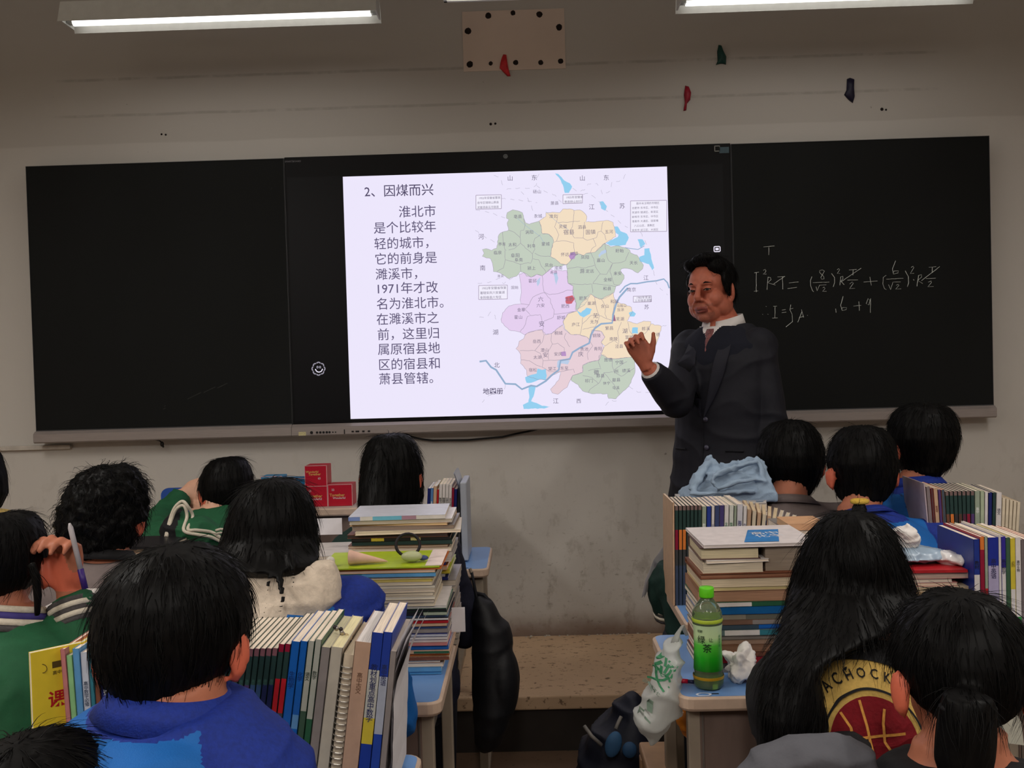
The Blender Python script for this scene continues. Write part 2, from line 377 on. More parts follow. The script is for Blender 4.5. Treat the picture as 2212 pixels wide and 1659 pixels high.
# ================================================================== the board: two chalkboards and a screen between
YF = -.08
def B(px, py, d=0.0): return at(px, py, YF-d)
ZT = CAMZ+.914; ZBT = CAMZ-.304; TRAY = .052          # top, bottom, tray height
XS0, XS1 = B(608, 346).x+.012, B(1578, 328).x
M_black = mat('matt blackboard', (13, 15, 15), .7, var=.22, scale=3, spec=.25, stretch=(1, 1, .5))
M_alu = mat('brushed aluminium tray', (150, 140, 136), .45, .25, var=.08, scale=12, stretch=(1, 1, 30))
M_edge = mat('thin aluminium edge', (74, 74, 76), .45, .3, var=.03)
M_bezel = mat('black gloss bezel', (9, 8, 11), .5, var=.05, spec=.18)
def chalkboard(x0, x1, label):
    t = thing('chalkboard', label, 'blackboard', ((x0+x1)/2, YF/2, ZBT), 'chalkboards beside the screen')
    zc = (ZT+ZBT+TRAY)/2
    build(MB().box(((x0+x1)/2, YF/2-.011, zc), (x1-x0, -YF-.022, ZT-ZBT-TRAY)), 'board_panel', M_black, t, bevel=.002)
    mb = MB()
    for x in (x0+.001, x1-.001): mb.box((x, YF-.001, zc), (.0015, .004, ZT-ZBT-TRAY))
    mb.box(((x0+x1)/2, YF-.001, ZT-.001), (x1-x0, .004, .002)); mb.box(((x0+x1)/2, YF-.001, ZBT+TRAY+.002), (x1-x0, .004, .004))
    build(mb, 'edge_strip', M_edge, t)
    mb = MB(); pr = [(-.022, ZBT+TRAY), (YF-.012, ZBT+TRAY), (YF-.03, ZBT+TRAY-.012), (YF-.03, ZBT+.006), (YF-.02, ZBT), (-.022, ZBT)]
    mb.rings([[V((x, a, b)) for a, b in pr] for x in (x0, x1)]); build(mb, 'tray', M_alu, t)
    return t
XL0, XR1 = 0.0, 4.2
cbL = chalkboard(XL0, XS0-.002, 'plain dark chalkboard on wall to the left of the lit screen')
cbR = chalkboard(XS1+.002, XR1, 'dark chalkboard right of the screen with a chalk formula')
M_chalk = mat('chalk', (236, 240, 234), .9, var=.25, scale=250)
M_dust = mat('chalk dust', (46, 48, 46), .9, var=.4, scale=120)
# handwriting on the right board, traced stroke by stroke
def H(x, y): return B(1580+x/4.424, 500+y/4.424, .0005)
strokes = [
 [(305, 148), (410, 140)], [(357, 150), (356, 224)],
 [(218, 396), (262, 388)], [(238, 392), (236, 572)], [(215, 572), (252, 568)], [(236, 580), (240, 570)],
 [(305, 372), (322, 362), (330, 376), (322, 392), (302, 408), (332, 406)],
 [(350, 434), (340, 558)], [(348, 436), (372, 440), (378, 462), (345, 488), (380, 500), (420, 512)], [(405, 500), (508, 430)], [(440, 434), (512, 432)], [(487, 436), (489, 552)],
 [(550, 492), (640, 482)], [(536, 546), (625, 534)],
 [(768, 432), (754, 470), (756, 520), (775, 568), (786, 576)],
 [(868, 368), (842, 372), (842, 392), (880, 430), (884, 452), (862, 458), (852, 440), (876, 400), (888, 380), (868, 368)],
 [(778, 490), (934, 484)], [(808, 528), (820, 566), (842, 512), (905, 510)], [(872, 540), (886, 532), (894, 544), (870, 572), (908, 572)],
 [(956, 402), (984, 440), (986, 490), (972, 530)],
 [(1010, 366), (1026, 354), (1034, 366), (1012, 402), (1036, 402)],
 [(1044, 432), (1034, 514)], [(1040, 436), (1064, 428), (1066, 452), (1046, 476), (1076, 510)], [(1050, 480), (1238, 352)],
 [(1124, 368), (1196, 364)], [(1162, 368), (1160, 418)], [(1108, 466), (1206, 462)], [(1130, 502), (1152, 484), (1166, 494), (1128, 546), (1180, 544)],
 [(1264, 484), (1394, 474)], [(1322, 434), (1336, 514)],
 [(1478, 418), (1450, 440), (1446, 500), (1462, 548), (1478, 556)],
 [(1568, 280), (1538, 360), (1548, 406), (1592, 396), (1594, 376), (1556, 378), (1544, 396)],
 [(1480, 456), (1642, 448)], [(1500, 508), (1520, 556), (1542, 484), (1614, 482)], [(1574, 514), (1592, 504), (1600, 516), (1568, 552), (1620, 548)],
 [(1660, 376), (1690, 430), (1692, 490), (1680, 528)],
 [(1718, 344), (1734, 332), (1742, 346), (1710, 402), (1744, 400)], [(1738, 458), (1744, 466)],
 [(1788, 418), (1772, 524)], [(1786, 420), (1816, 412), (1816, 436), (1780, 466), (1826, 496)], [(1816, 470), (1990, 336)],
 [(1886, 342), (1954, 338)], [(1918, 344), (1918, 394)], [(1858, 450), (1952, 446)], [(1880, 484), (1908, 474), (1910, 488), (1876, 530), (1930, 526)],
 [(328, 716), (334, 718)], [(296, 790), (300, 794)], [(346, 790), (352, 794)],
 [(400, 716), (434, 714)], [(417, 716), (415, 828)], [(390, 828), (440, 826)], [(482, 752), (516, 748)], [(482, 776), (522, 770)],
 [(566, 700), (560, 752), (580, 790), (582, 862), (560, 880), (520, 912)], [(562, 742), (588, 734)],
 [(672, 768), (634, 868)], [(668, 746), (690, 822)], [(646, 824), (688, 812)], [(724, 800), (728, 804)],
 [(995, 738), (1000, 776)], [(1066, 620), (1044, 706), (1058, 756), (1094, 748), (1100, 728), (1062, 726), (1050, 744)],
 [(1166, 714), (1238, 706)], [(1216, 670), (1222, 756)], [(1330, 668), (1304, 640), (1288, 690), (1312, 704), (1330, 640), (1326, 776)],
]
mb = MB(); rr = random.Random(5)
for s in strokes:
    pts = [H(*q) for q in s]
    fine = [pts[0]]
    for a, b_ in zip(pts, pts[1:]):
        k = max(1, int((b_-a).length/.012))
        for i in range(1, k+1): fine.append(a.lerp(b_, i/k)+V((rr.uniform(-.0006, .0006), 0, rr.uniform(-.0006, .0006))))
    for p in fine: p.y = YF-.0012
    mb.tube(fine, [.0025*rr.uniform(.75, 1.2) for _ in fine], 5, flat=.35)
build(mb, 'chalk_writing', M_chalk, cbR)['kind'] = 'stuff'
mb = MB(); p = B(585, 410, .001); mb.ribbon([p, B(588, 404, .001)], .002)
for px, py, l in ((352, 884, 6), (354, 878, 4), (405, 862, 30), (440, 848, 26), (470, 838, 22)):
    q = B(px, py, .0014); mb.ribbon([q, q+V((l/493, 0, l/1100))], .004)
build(mb, 'chalk_smudge', M_dust, cbL)

# ------------------------------------------------------------------ the screen
disp = thing('interactive_display', 'large lit touch screen with a map slide between two chalkboards', 'screen', ((XS0+XS1)/2, YF/2, ZBT))
zc = (ZT+.004+ZBT+TRAY)/2
build(MB().box(((XS0+XS1)/2, YF/2, zc), (XS1-XS0, -YF, ZT+.004-ZBT-TRAY)), 'display_body', M_bezel, disp, bevel=.003)
mb = MB()
for x in (XS0+.001, XS1-.001): mb.box((x, YF-.0015, zc), (.001, .004, ZT-ZBT-TRAY))
build(mb, 'edge_strip', M_edge, disp)
mb = MB(); pr = [(0, ZBT+TRAY), (YF-.012, ZBT+TRAY), (YF-.032, ZBT+TRAY-.012), (YF-.032, ZBT+.006), (YF-.02, ZBT), (0, ZBT)]
mb.rings([[V((x, a, b)) for a, b in pr] for x in (XS0, XS1)]); build(mb, 'tray', M_alu, disp)
AX0, AX1 = 1.150, 3.050; AZ1 = CAMZ+.914-.085; AZ0 = AZ1-1.068
scr = build(MB().box(((AX0+AX1)/2, YF-.0012, (AZ0+AZ1)/2), (AX1-AX0, .0016, AZ1-AZ0)), 'screen_panel', mat('dark lcd glass', (12, 12, 16), .45, var=.05, spec=.18), disp)
WX0, WX1 = 1.3951, 1.3951+1.0599*4/3; WZ1 = CAMZ+.914-.089; WZ0 = WZ1-1.0599
S_ = 1.0
slide = build(MB().box(((WX0+WX1)/2, YF-.0024, (WZ0+WZ1)/2), (WX1-WX0, .0008, WZ1-WZ0)), 'slide', emis('slide white', (237, 231, 252), S_), disp)
def SL(px, py, lay=1): p = at(px, py, YF-.0028); p.y = YF-.0028-.00025*lay; return p
def U(x, y): return (1020+x/5.027, 360+y/5.027)
def D(x, y): return (1020+x/5.027, 620+y/5.027)
def E_(n, c): return emis('slide '+n, c, S_)
GREEN, TAN, LILAC, PINK, BLUE = E_('sage', (196, 207, 192)), E_('tan', (243, 223, 196)), E_('lilac', (230, 208, 240)), E_('pink', (232, 208, 216)), E_('lake', (150, 208, 240))
def jag(pts, amp=1.1, step=5, seed=1):
    rr = random.Random(seed); out = []; n = len(pts)
    for i in range(n):
        a = V((*pts[i], 0)); b_ = V((*pts[(i+1) % n], 0)); k = max(1, int((b_-a).length/step))
        for j in range(k):
            q = a.lerp(b_, j/k); jj = amp if j else 0
            out.append((q.x+rr.uniform(-jj, jj), q.y+rr.uniform(-jj, jj)))
    return out
def region(name, pts, m, lay=1, seed=1, amp=.9):
    if amp: pts = jag(pts, amp, 4.5, seed)
    mb = MB().poly([SL(x, y, lay) for x, y in pts]); me = mb.mesh(name, m, off_of(slide))
    # faces must look into the room
    for p in me.polygons:
        if p.normal.y > 0: p.flip()
    return link(name, me, slide)
NW = [U(*q) for q in [(372, 560), (380, 500), (440, 468), (490, 478), (545, 500), (560, 560), (580, 610), (620, 625), (700, 600), (728, 590), (750, 660), (760, 728), (830, 732), (872, 770), (885, 820), (862, 890), (850, 975), (900, 1000), (960, 1055), (1000, 1065), (1024, 1068), (940, 1085), (880, 1085), (850, 1110), (800, 1150), (760, 1185), (700, 1170), (640, 1200), (590, 1190), (560, 1150), (520, 1140), (480, 1190), (400, 1218), (360, 1190), (290, 1150), (230, 1140), (225, 1080), (200, 1000), (110, 975), (130, 940), (110, 900), (150, 890), (210, 910), (265, 885), (290, 740), (330, 710), (395, 690), (380, 610), (398, 575)]]
NE = [U(*q) for q in [(728, 590), (800, 540), (800, 500), (870, 495), (950, 500), (985, 460), (1060, 458), (1110, 475), (1170, 470), (1215, 500), (1245, 540), (1235, 600), (1330, 600), (1400, 590), (1480, 585), (1530, 605), (1545, 660), (1560, 760), (1490, 800), (1440, 835), (1380, 890), (1330, 930), (1290, 935), (1240, 940), (1210, 965), (1150, 945), (1110, 975), (1060, 1030), (1020, 1065), (960, 1055), (900, 1000), (850, 975), (862, 890), (885, 820), (872, 770), (830, 732), (760, 728), (750, 660)]]
EA = [U(*q) for q in [(1024, 1068), (1060, 1030), (1110, 965), (1150, 945), (1210, 965), (1240, 940), (1290, 935), (1330, 930), (1380, 880), (1440, 830), (1500, 870), (1590, 860), (1660, 880), (1710, 905), (1720, 935), (1790, 960), (1820, 1010), (1860, 1070), (1850, 1110), (1800, 1155), (1740, 1120), (1680, 1105), (1620, 1110), (1610, 1130), (1650, 1180), (1650, 1215), (1600, 1285), (1560, 1300), (1540, 1370), (1440, 1430), (1380, 1440), (1320, 1405), (1290, 1385), (1220, 1500), (1150, 1545), (1120, 1560), (1128, 1480), (1095, 1390), (1095, 1295), (1040, 1265), (1032, 1140)]]
WE = [U(*q) for q in [(510, 1170), (560, 1150), (640, 1200), (700, 1170), (760, 1185), (850, 1110), (880, 1130), (1030, 1130), (1040, 1265), (1095, 1295), (1095, 1390), (1120, 1440)]]+[D(*q) for q in [(1130, 180), (1140, 260), (1040, 290), (985, 380), (990, 410), (940, 440), (870, 500), (810, 510), (780, 520), (760, 465), (700, 470), (600, 500), (570, 520), (520, 490), (480, 480), (400, 465), (320, 385), (312, 350), (330, 280), (400, 205), (470, 188), (530, 182), (520, 140), (535, 60), (530, 0)]]
SW = [D(*q) for q in [(575, 520), (600, 500), (700, 470), (760, 462), (800, 520), (865, 505), (940, 440), (985, 410), (1000, 460), (1070, 515), (1170, 520), (1250, 545), (1275, 580), (1300, 470), (1400, 480), (1440, 545), (1400, 600), (1430, 660), (1400, 730), (1380, 790), (1260, 820), (1200, 850), (1200, 925), (1090, 960), (1060, 1020), (1030, 1090), (930, 1165), (870, 1150), (850, 1110), (900, 1060), (940, 1010), (960, 920), (890, 950), (800, 1010), (700, 1000), (600, 970), (590, 900), (525, 830), (530, 790), (520, 720), (475, 670), (500, 640), (510, 590), (560, 560)]]
SE_ = [D(*q) for q in [(985, 370), (1040, 290), (1140, 260), (1180, 180), (1240, 110), (1290, 75), (1330, 110), (1400, 130), (1480, 90), (1530, 60), (1545, 130), (1570, 170), (1640, 180), (1730, 220), (1740, 270), (1680, 370), (1790, 400), (1860, 370), (1940, 375), (1940, 400), (2055, 425), (2050, 470), (1990, 640), (1950, 750), (1800, 830), (1760, 760), (1640, 770), (1540, 780), (1460, 770), (1390, 725), (1440, 640), (1400, 600), (1440, 540), (1400, 480), (1300, 465), (1275, 570), (1250, 545), (1170, 520), (1070, 515), (1005, 455)]]
SS = [D(*q) for q in [(1070, 1000), (1090, 960), (1200, 925), (1200, 850), (1260, 820), (1380, 790), (1380, 740), (1430, 735), (1480, 780), (1560, 780), (1640, 770), (1760, 760), (1770, 900), (1760, 950), (1700, 1080), (1640, 1130), (1600, 1170), (1560, 1215), (1480, 1210), (1470, 1160), (1300, 1160), (1200, 1130), (1150, 1060), (1080, 1020)]]
for n_, pts, m_ in (('sage', NW, GREEN), ('tan', NE, TAN), ('sage', EA, GREEN), ('lilac', WE, LILAC), ('pink', SW, PINK), ('tan', SE_, TAN), ('sage', SS, GREEN)):
    region('map_region', pts, m_, 1, len(pts))
lakes = [[U(*q) for q in [(900, 72), (935, 80), (1000, 150), (1060, 180), (1085, 215), (1050, 285), (1005, 285), (985, 200), (950, 130)]],
 [U(*q) for q in [(1385, 380), (1420, 375), (1462, 430), (1445, 478), (1400, 455)]],
 [U(*q) for q in [(1545, 650), (1580, 650), (1610, 700), (1680, 730), (1700, 770), (1665, 850), (1600, 860), (1500, 860), (1450, 830), (1500, 800), (1580, 765), (1590, 740), (1560, 720)]],
 [U(*q) for q in [(1870, 890), (1925, 885), (1945, 1000), (1975, 1100), (1955, 1125), (1920, 1060), (1860, 1040), (1820, 1030), (1815, 980), (1870, 960)]],
 [U(*q) for q in [(1795, 790), (1850, 790), (1880, 840), (1830, 880)]],
 [D(*q) for q in [(1130, 250), (1180, 280), (1240, 225), (1300, 240), (1280, 290), (1210, 330), (1170, 310)]],
 [D(*q) for q in [(1700, 280), (1745, 262), (1778, 290), (1760, 320), (1715, 320)]],
 [D(*q) for q in [(1740, 440), (1800, 440), (1800, 505), (1735, 505)]],
 [D(*q) for q in [(575, 980), (620, 960), (700, 940), (710, 885), (760, 900), (800, 890), (810, 960), (800, 1010), (740, 1000), (640, 1040), (590, 1040)]],
 [D(*q) for q in [(610, 1070), (690, 1080), (680, 1130), (665, 1190), (640, 1240), (700, 1260), (760, 1290), (850, 1300), (780, 1320), (640, 1320), (560, 1325), (550, 1280), (610, 1250), (620, 1180)]],
 [D(*q) for q in [(930, 800), (990, 780), (1060, 800), (1040, 840), (960, 830), (940, 880), (920, 870)]],
 [U(*q) for q in [(1370, 960), (1400, 920), (1450, 900), (1460, 930), (1400, 960), (1380, 990)]],
 [U(*q) for q in [(700, 1240), (740, 1200), (735, 1260), (710, 1300)]], [U(*q) for q in [(880, 1160), (920, 1150), (935, 1210), (910, 1290), (895, 1200)]]]
for i, l in enumerate(lakes): region('map_lake', l, BLUE if i < 10 else E_('pale water', (188, 206, 232)), 2, i, .7)
PUR, RED_ = E_('purple', (186, 148, 200)), E_('red', (206, 104, 116))
region('map_city', [U(*q) for q in [(1065, 940), (1110, 925), (1132, 960), (1110, 1000), (1070, 1010), (1050, 975)]], PUR, 2)
region('map_city', [D(*q) for q in [(1010, 110), (1090, 90), (1115, 130), (1080, 180), (1020, 180)]], RED_, 2)
region('map_city', [D(*q) for q in [(1520, 310), (1545, 300), (1560, 370), (1525, 370)]], E_('mauve', (160, 110, 140)), 2)
region('map_city', [D(*q) for q in [(965, 705), (1015, 700), (1020, 750), (970, 750)]], PUR, 2)
# county and province borders
BORD = E_('border', (150, 142, 158)); BFAINT = E_('outer border', (190, 186, 204)); RIV = E_('river', (150, 176, 206))
borders = [[U(*q) for q in l] for l in [
 [(330, 710), (335, 800), (355, 900), (370, 910)], [(395, 690), (460, 715), (520, 770), (525, 830), (460, 890), (395, 905)], [(560, 560), (575, 630), (560, 690), (525, 695), (520, 770)], [(525, 830), (600, 900), (655, 950), (655, 1000), (635, 1050), (600, 1040)], [(655, 945), (680, 900), (665, 830), (680, 780), (740, 740)], [(680, 940), (740, 970), (850, 975)], [(355, 910), (360, 1010), (440, 1030), (520, 1060), (600, 1045)], [(360, 1010), (340, 1100), (270, 1140)], [(525, 1060), (530, 1140)], [(660, 1000), (720, 1010), (750, 1080), (800, 1140)],
 [(930, 520), (915, 600), (895, 655), (940, 740), (915, 810), (890, 820)], [(1105, 475), (1100, 570), (1090, 650), (1060, 700), (1075, 720), (1110, 775), (1205, 775)], [(1220, 600), (1210, 700), (1205, 775)], [(915, 810), (1000, 805), (1105, 830), (1110, 960)], [(1205, 775), (1250, 800), (1350, 770), (1365, 710), (1400, 700), (1420, 600)], [(930, 610), (1060, 600), (1170, 590)], [(1400, 700), (1440, 740), (1455, 800)], [(1310, 780), (1345, 860), (1300, 890), (1285, 930)],
 [(1030, 1110), (1140, 1090), (1230, 1100), (1330, 1070)], [(1285, 930), (1320, 1000), (1340, 1090), (1390, 1165)], [(1440, 830), (1460, 960), (1480, 1020), (1525, 1050), (1480, 1130), (1460, 1170), (1390, 1165), (1310, 1270)], [(1525, 1050), (1620, 1040), (1665, 1020), (1700, 930)], [(1525, 1050), (1495, 1140), (1540, 1280), (1600, 1290)], [(1310, 1270), (1400, 1280), (1560, 1300)], [(1040, 1265), (1170, 1280), (1300, 1275), (1310, 1370)], [(760, 1185), (770, 1300), (780, 1360)], [(780, 1360), (840, 1390), (930, 1380), (1040, 1340), (1090, 1345)]]]
borders += [[D(*q) for q in l] for l in [
 [(780, 60), (850, 130), (850, 170), (890, 250), (880, 330), (780, 370)], [(780, 60), (720, 80), (660, 110), (620, 190), (575, 240), (635, 310), (600, 320)], [(530, 182), (620, 195)], [(600, 320), (580, 400), (520, 490)], [(635, 310), (740, 300), (770, 400), (770, 470)], [(890, 295), (1040, 280), (1140, 260)], [(860, 505), (855, 580), (870, 620), (825, 700), (830, 790)], [(780, 520), (760, 600), (680, 690), (520, 690)], [(680, 690), (740, 720), (770, 800), (1060, 790)], [(870, 620), (930, 610), (1000, 660), (1000, 720)], [(770, 800), (760, 870), (700, 850), (620, 800), (530, 790)], [(760, 870), (840, 920), (960, 920), (1100, 890), (1110, 930)], [(1280, 590), (1310, 640), (1250, 720), (1260, 790)], [(1020, 500), (1000, 550), (1060, 650)], [(1200, 330), (1190, 430), (1170, 520)], [(1200, 400), (1290, 310), (1380, 300)], [(1330, 110), (1350, 230), (1380, 320), (1340, 430), (1200, 460)], [(1400, 130), (1450, 210), (1440, 290), (1460, 340)], [(1550, 130), (1530, 300)], [(1620, 380), (1580, 480), (1590, 620), (1540, 580), (1440, 640)], [(1690, 380), (1710, 480), (1790, 560), (1790, 720)], [(1940, 400), (1900, 480), (1850, 520), (1800, 560)], [(1360, 300), (1480, 350), (1540, 370)], [(1520, 780), (1520, 860), (1540, 920), (1430, 930), (1380, 1040), (1280, 1110), (1260, 1145)], [(1540, 900), (1640, 830), (1680, 810)], [(1380, 740), (1370, 820), (1400, 890), (1330, 890), (1260, 910)], [(1200, 960), (1300, 980), (1370, 1050)], [(1430, 930), (1540, 1060), (1600, 1170)], [(1540, 920), (1620, 970), (1760, 880)]]]
mb = MB()
for i, l in enumerate(borders):
    l2 = []
    rr = random.Random(i)
    for a, b_ in zip(l, l[1:]):
        a = V((*a, 0)); b_ = V((*b_, 0)); k = max(1, int((b_-a).length/5))
        l2 += [a.lerp(b_, j/k)+V((rr.uniform(-.7, .7), rr.uniform(-.7, .7), 0))*(1 if j else 0) for j in range(k)]
    l2.append(V((*l[-1], 0))); mb.ribbon([SL(q.x, q.y, 3) for q in l2], .0014)
for pts in (NW, NE, EA, WE, SW, SE_, SS):
    q = jag(pts, .9, 4.5, len(pts)); q.append(q[0]); mb.ribbon([SL(x, y, 3) for x, y in q], .0012)
build(mb, 'map_borders', BORD, slide)['kind'] = 'stuff'
def dash(mb, pts, wd, on=6, offl=3, lay=3):
    rr = random.Random(len(pts)); acc = []
    for a, b_ in zip(pts, pts[1:]):
        a = V((*a, 0)); b_ = V((*b_, 0)); L_ = (b_-a).length; k = max(1, int(L_/3))
        acc += [a.lerp(b_, j/k)+V((rr.uniform(-.8, .8), rr.uniform(-.8, .8), 0)) for j in range(k)]
    i = 0
    while i < len(acc)-1:
        seg = acc[i:i+int(on/1.5)]
        if len(seg) > 1: mb.ribbon([SL(q.x, q.y, lay) for q in seg], wd)
        i += int((on+offl)/1.5)
mb = MB()
for l, s in (([(235, 95), (300, 120), (330, 200), (370, 245), (520, 235), (640, 240), (700, 200), (700, 130), (730, 80), (770, 75)], 0), ([(700, 205), (790, 270), (900, 310), (960, 380), (1000, 450)], 0), ([(1090, 235), (1150, 275), (1240, 240), (1260, 190), (1350, 180), (1400, 250), (1410, 300), (1500, 270), (1520, 170), (1640, 150), (1670, 50)], 0), ([(1200, 300), (1270, 290), (1340, 340), (1400, 400), (1470, 490), (1560, 560), (1640, 640), (1710, 665)], 0), ([(530, 270), (600, 340), (650, 440), (660, 510), (800, 560)], 0), ([(320, 345), (520, 365), (720, 390)], 0), ([(40, 470), (200, 500), (370, 565)], 0), ([(35, 690), (130, 760), (270, 830)], 0), ([(60, 1265), (180, 1260), (300, 1210), (340, 1270), (480, 1180)], 0), ([(1830, 710), (1900, 860), (1930, 890)], 0), ([(1970, 1130), (1980, 1200), (2010, 1300), (2130, 1400)], 0),
   ([(75, 325), (160, 330), (200, 270), (245, 300), (260, 370), (310, 385)], 1), ([(2060, 425), (2140, 415)], 1), ([(1700, 1080), (1800, 1140), (1960, 1150), (2040, 1130)], 1), ([(360, 1060), (350, 1110), (260, 1150), (150, 1190), (100, 1270)], 1), ([(2040, 1240), (2025, 1285)], 1), ([(1450, 1290), (1490, 1230), (1580, 1240), (1595, 1290)], 1)):
    dash(mb, [(D if s else U)(*q) for q in l], .0017)
build(mb, 'map_outer_borders', BFAINT, slide)['kind'] = 'stuff'
mb = MB()
for l, s, wd in (([(80, 810), (150, 800), (205, 870), (260, 900), (300, 960), (360, 1050), (470, 1055), (540, 1110), (640, 1070), (700, 1080), (800, 1020), (860, 960), (940, 900), (960, 800), (1060, 780), (1090, 710), (1170, 660), (1270, 610), (1290, 520), (1330, 450), (1400, 400), (1520, 390), (1530, 300), (1560, 190), (1600, 110), (1690, 10)], 1, .008), ([(1600, 1370), (1660, 1300), (1720, 1270), (1790, 1270), (1900, 1250), (2000, 1240), (2080, 1220), (2120, 1260), (2140, 1320)], 0, .006), ([(1660, 880), (1800, 900), (1870, 860)], 0, .003), ([(490, 560), (580, 640), (740, 760), (780, 830)], 0, .0012), ([(800, 490), (920, 600), (1050, 690)], 0, .0012)):
    mb.ribbon([SL(*(D if s else U)(*q), 2.5) for q in l], wd)
build(mb, 'map_rivers', RIV, slide)['kind'] = 'stuff'
# small print of the map
INK = E_('ink', (112, 104, 128)); INKD = E_('dark ink', (84, 76, 106)); INKT = E_('slide text', (92, 84, 116))
SLR = (PI/2, 0, 0)
def stext(s, px, py, size, m=INK, name='map_label', **k):
    return text(name, s, SL(px, py, 4), size, m, slide, SLR, **k)
for s, x, y, z in (('山', 380, 150, .026), ('东', 642, 145, .026), ('山', 1164, 150, .026), ('东', 1424, 145, .026), ('江', 1266, 462, .026), ('苏', 1596, 452, .026), ('河', 66, 785, .026), ('南', 82, 1125, .026), ('江', 1858, 1230, .024), ('砀山', 660, 290, .018), ('萧县', 850, 415, .018), ('淮北', 836, 556, .018), ('永城', 670, 555, .018), ('亳县', 450, 560, .018), ('涡阳', 575, 730, .018), ('蒙城', 752, 858, .018), ('太和', 392, 865, .018), ('利辛', 598, 880, .018), ('临泉', 232, 952, .018), ('界首', 284, 858, .016), ('阜阳', 418, 985, .020), ('阜南', 460, 1030, .018), ('颍上', 600, 1120, .018), ('凤台', 788, 1088, .018), ('灵璧', 940, 668, .018), ('宿县', 990, 735, .024), ('泗县', 1148, 675, .018), ('固镇', 1230, 732, .022), ('五河', 1440, 725, .018), ('怀远', 962, 972, .018), ('蚌埠', 1062, 962, .018), ('凤阳', 1180, 1002, .018), ('嘉山', 1352, 1035, .018), ('盱眙', 1556, 932, .018), ('天长', 1708, 1062, .018), ('滁', 1168, 1155, .022), ('定远', 1232, 1152, .018), ('来安', 1534, 1178, .018), ('全椒', 1426, 1245, .018), ('和县', 1420, 1342, .018), ('霍邱', 610, 1258, .018), ('寿县', 846, 1165, .016), ('淮南', 890, 1118, .018), ('南京', 1680, 1355, .020), ('固始', 422, 1328, .016), ('淮滨', 272, 1202, .014)):
    stext(s, *U(x, y), z, spacing=1.05)
for s, x, y, z in (('六', 715, 155, .024), ('六安', 698, 218, .018), ('金寨', 488, 265, .018), ('霍山', 456, 345, .018), ('安', 722, 425, .026), ('肥西', 966, 225, .018), ('合肥', 1006, 150, .018), ('舒城', 920, 350, .018), ('肥东', 1160, 140, .018), ('巢湖', 1250, 195, .018), ('含山', 1396, 225, .018), ('和县', 1500, 175, .018), ('马鞍山', 1570, 218, .014), ('当涂', 1570, 262, .016), ('庐江', 1080, 425, .018), ('无为', 1280, 395, .018), ('芜', 1310, 335, .024), ('芜湖', 1560, 365, .018), ('繁昌', 1444, 465, .018), ('南陵', 1490, 582, .018), ('宣城', 1660, 562, .018), ('湖', 1630, 500, .024), ('郎溪', 1840, 470, .018), ('广德', 1950, 535, .018), ('桐城', 892, 518, .018), ('岳西', 656, 608, .018), ('潜山', 742, 702, .018), ('太湖', 664, 780, .018), ('安', 766, 760, .024), ('庆', 1150, 752, .024), ('安庆', 888, 745, .018), ('宿松', 614, 918, .018), ('望江', 824, 905, .018), ('东至', 956, 900, .018), ('贵池', 1172, 692, .018), ('青阳', 1320, 688, .018), ('泾县', 1550, 662, .018), ('铜陵', 1306, 545, .018), ('旌德', 1432, 808, .018), ('宁国', 1552, 836, .018), ('绩溪', 1628, 925, .018), ('徽', 1320, 948, .024), ('州', 1540, 935, .020), ('黟县', 1348, 982, .018), ('祁门', 1222, 1036, .018), ('休宁', 1420, 1060, .016), ('歙县', 1520, 1026, .018), ('屯溪', 1520, 1110, .016), ('湖', 222, 515, .026), ('北', 236, 872, .026), ('江', 876, 1262, .026), ('西', 1130, 1258, .022), ('苏', 1866, 238, .022)):
    stext(s, *D(x, y), z, spacing=1.05)
stext('地图册', 1043, 851, .030, INKD, bold=.008)
# call-out boxes and the legend
def callout(x0, y0, x1, y1, lines, size, title=None):
    mb = MB(); c = [SL(x0, y0, 3.2), SL(x1, y0-1.2, 3.2), SL(x1, y1-1.2, 3.2), SL(x0, y1, 3.2)]
    b_ = MB().poly(c); me = b_.mesh('callout_box', E_('paper', (242, 238, 252)), off_of(slide))
    for p in me.polygons:
        if p.normal.y > 0: p.flip()
    link('callout_box', me, slide)
    q = [SL(x0, y0, 3.5), SL(x1, y0-1.2, 3.5), SL(x1, y1-1.2, 3.5), SL(x0, y1, 3.5), SL(x0, y0, 3.5)]
    for a, d in zip(q, q[1:]): mb.ribbon([a, d], .002)
    build(mb, 'callout_frame', E_('frame', (150, 134, 160)), slide)
    n = len(lines)
    for i, s in enumerate(lines):
        stext(s, x0+3, y0+(y1-y0)*(i+.85)/n, size, INK)
callout(1028, 422, 1083, 452, ['  1952年安徽省置宿', '县专区辖砀山萧县', '灵璧泗县五河宿县'], .0118)
callout(1216, 421, 1258, 440, ['  1955年安徽省', '萧县砀山划归'], .0125)
callout(1034, 617, 1096, 647, ['  1952年安徽省恢复', '署辖安庆六安巢湖', '阜阳宿县六专区'], .0135)
callout(1368, 640, 1407, 653, ['  1983年芜湖', '三市辖县调整'], .0125)
callout(1362, 434, 1440, 501, ['      图中未注明的市辖区', '合肥市 东市区、中市区', '芜湖市 镜湖区、新芜区', '蚌埠市 东市区、中市区', '淮南市 大通区、田家庵', '   八公山区、潘集区', '安庆市 迎江区、大观区'], .0112)
# slide text
for s, x, y in (('淮北市', 861, 469), ('是个比较年', 807, 504), ('轻的城市，', 808, 538), ('它的前身是', 809, 571), ('濉溪市，', 811, 604), ('1971年才改', 811, 635), ('名为淮北市。', 813, 668), ('在濉溪市之', 813, 701), ('前，这里归', 815, 734), ('属原宿县地', 816, 766), ('区的宿县和', 817, 799), ('萧县管辖。', 818, 830)):
    stext(s, x, y-1, .0552, INKT, 'slide_text', bold=.002)
stext('2、因煤而兴', 787, 424, .0555, INKD, 'slide_title', bold=.005)
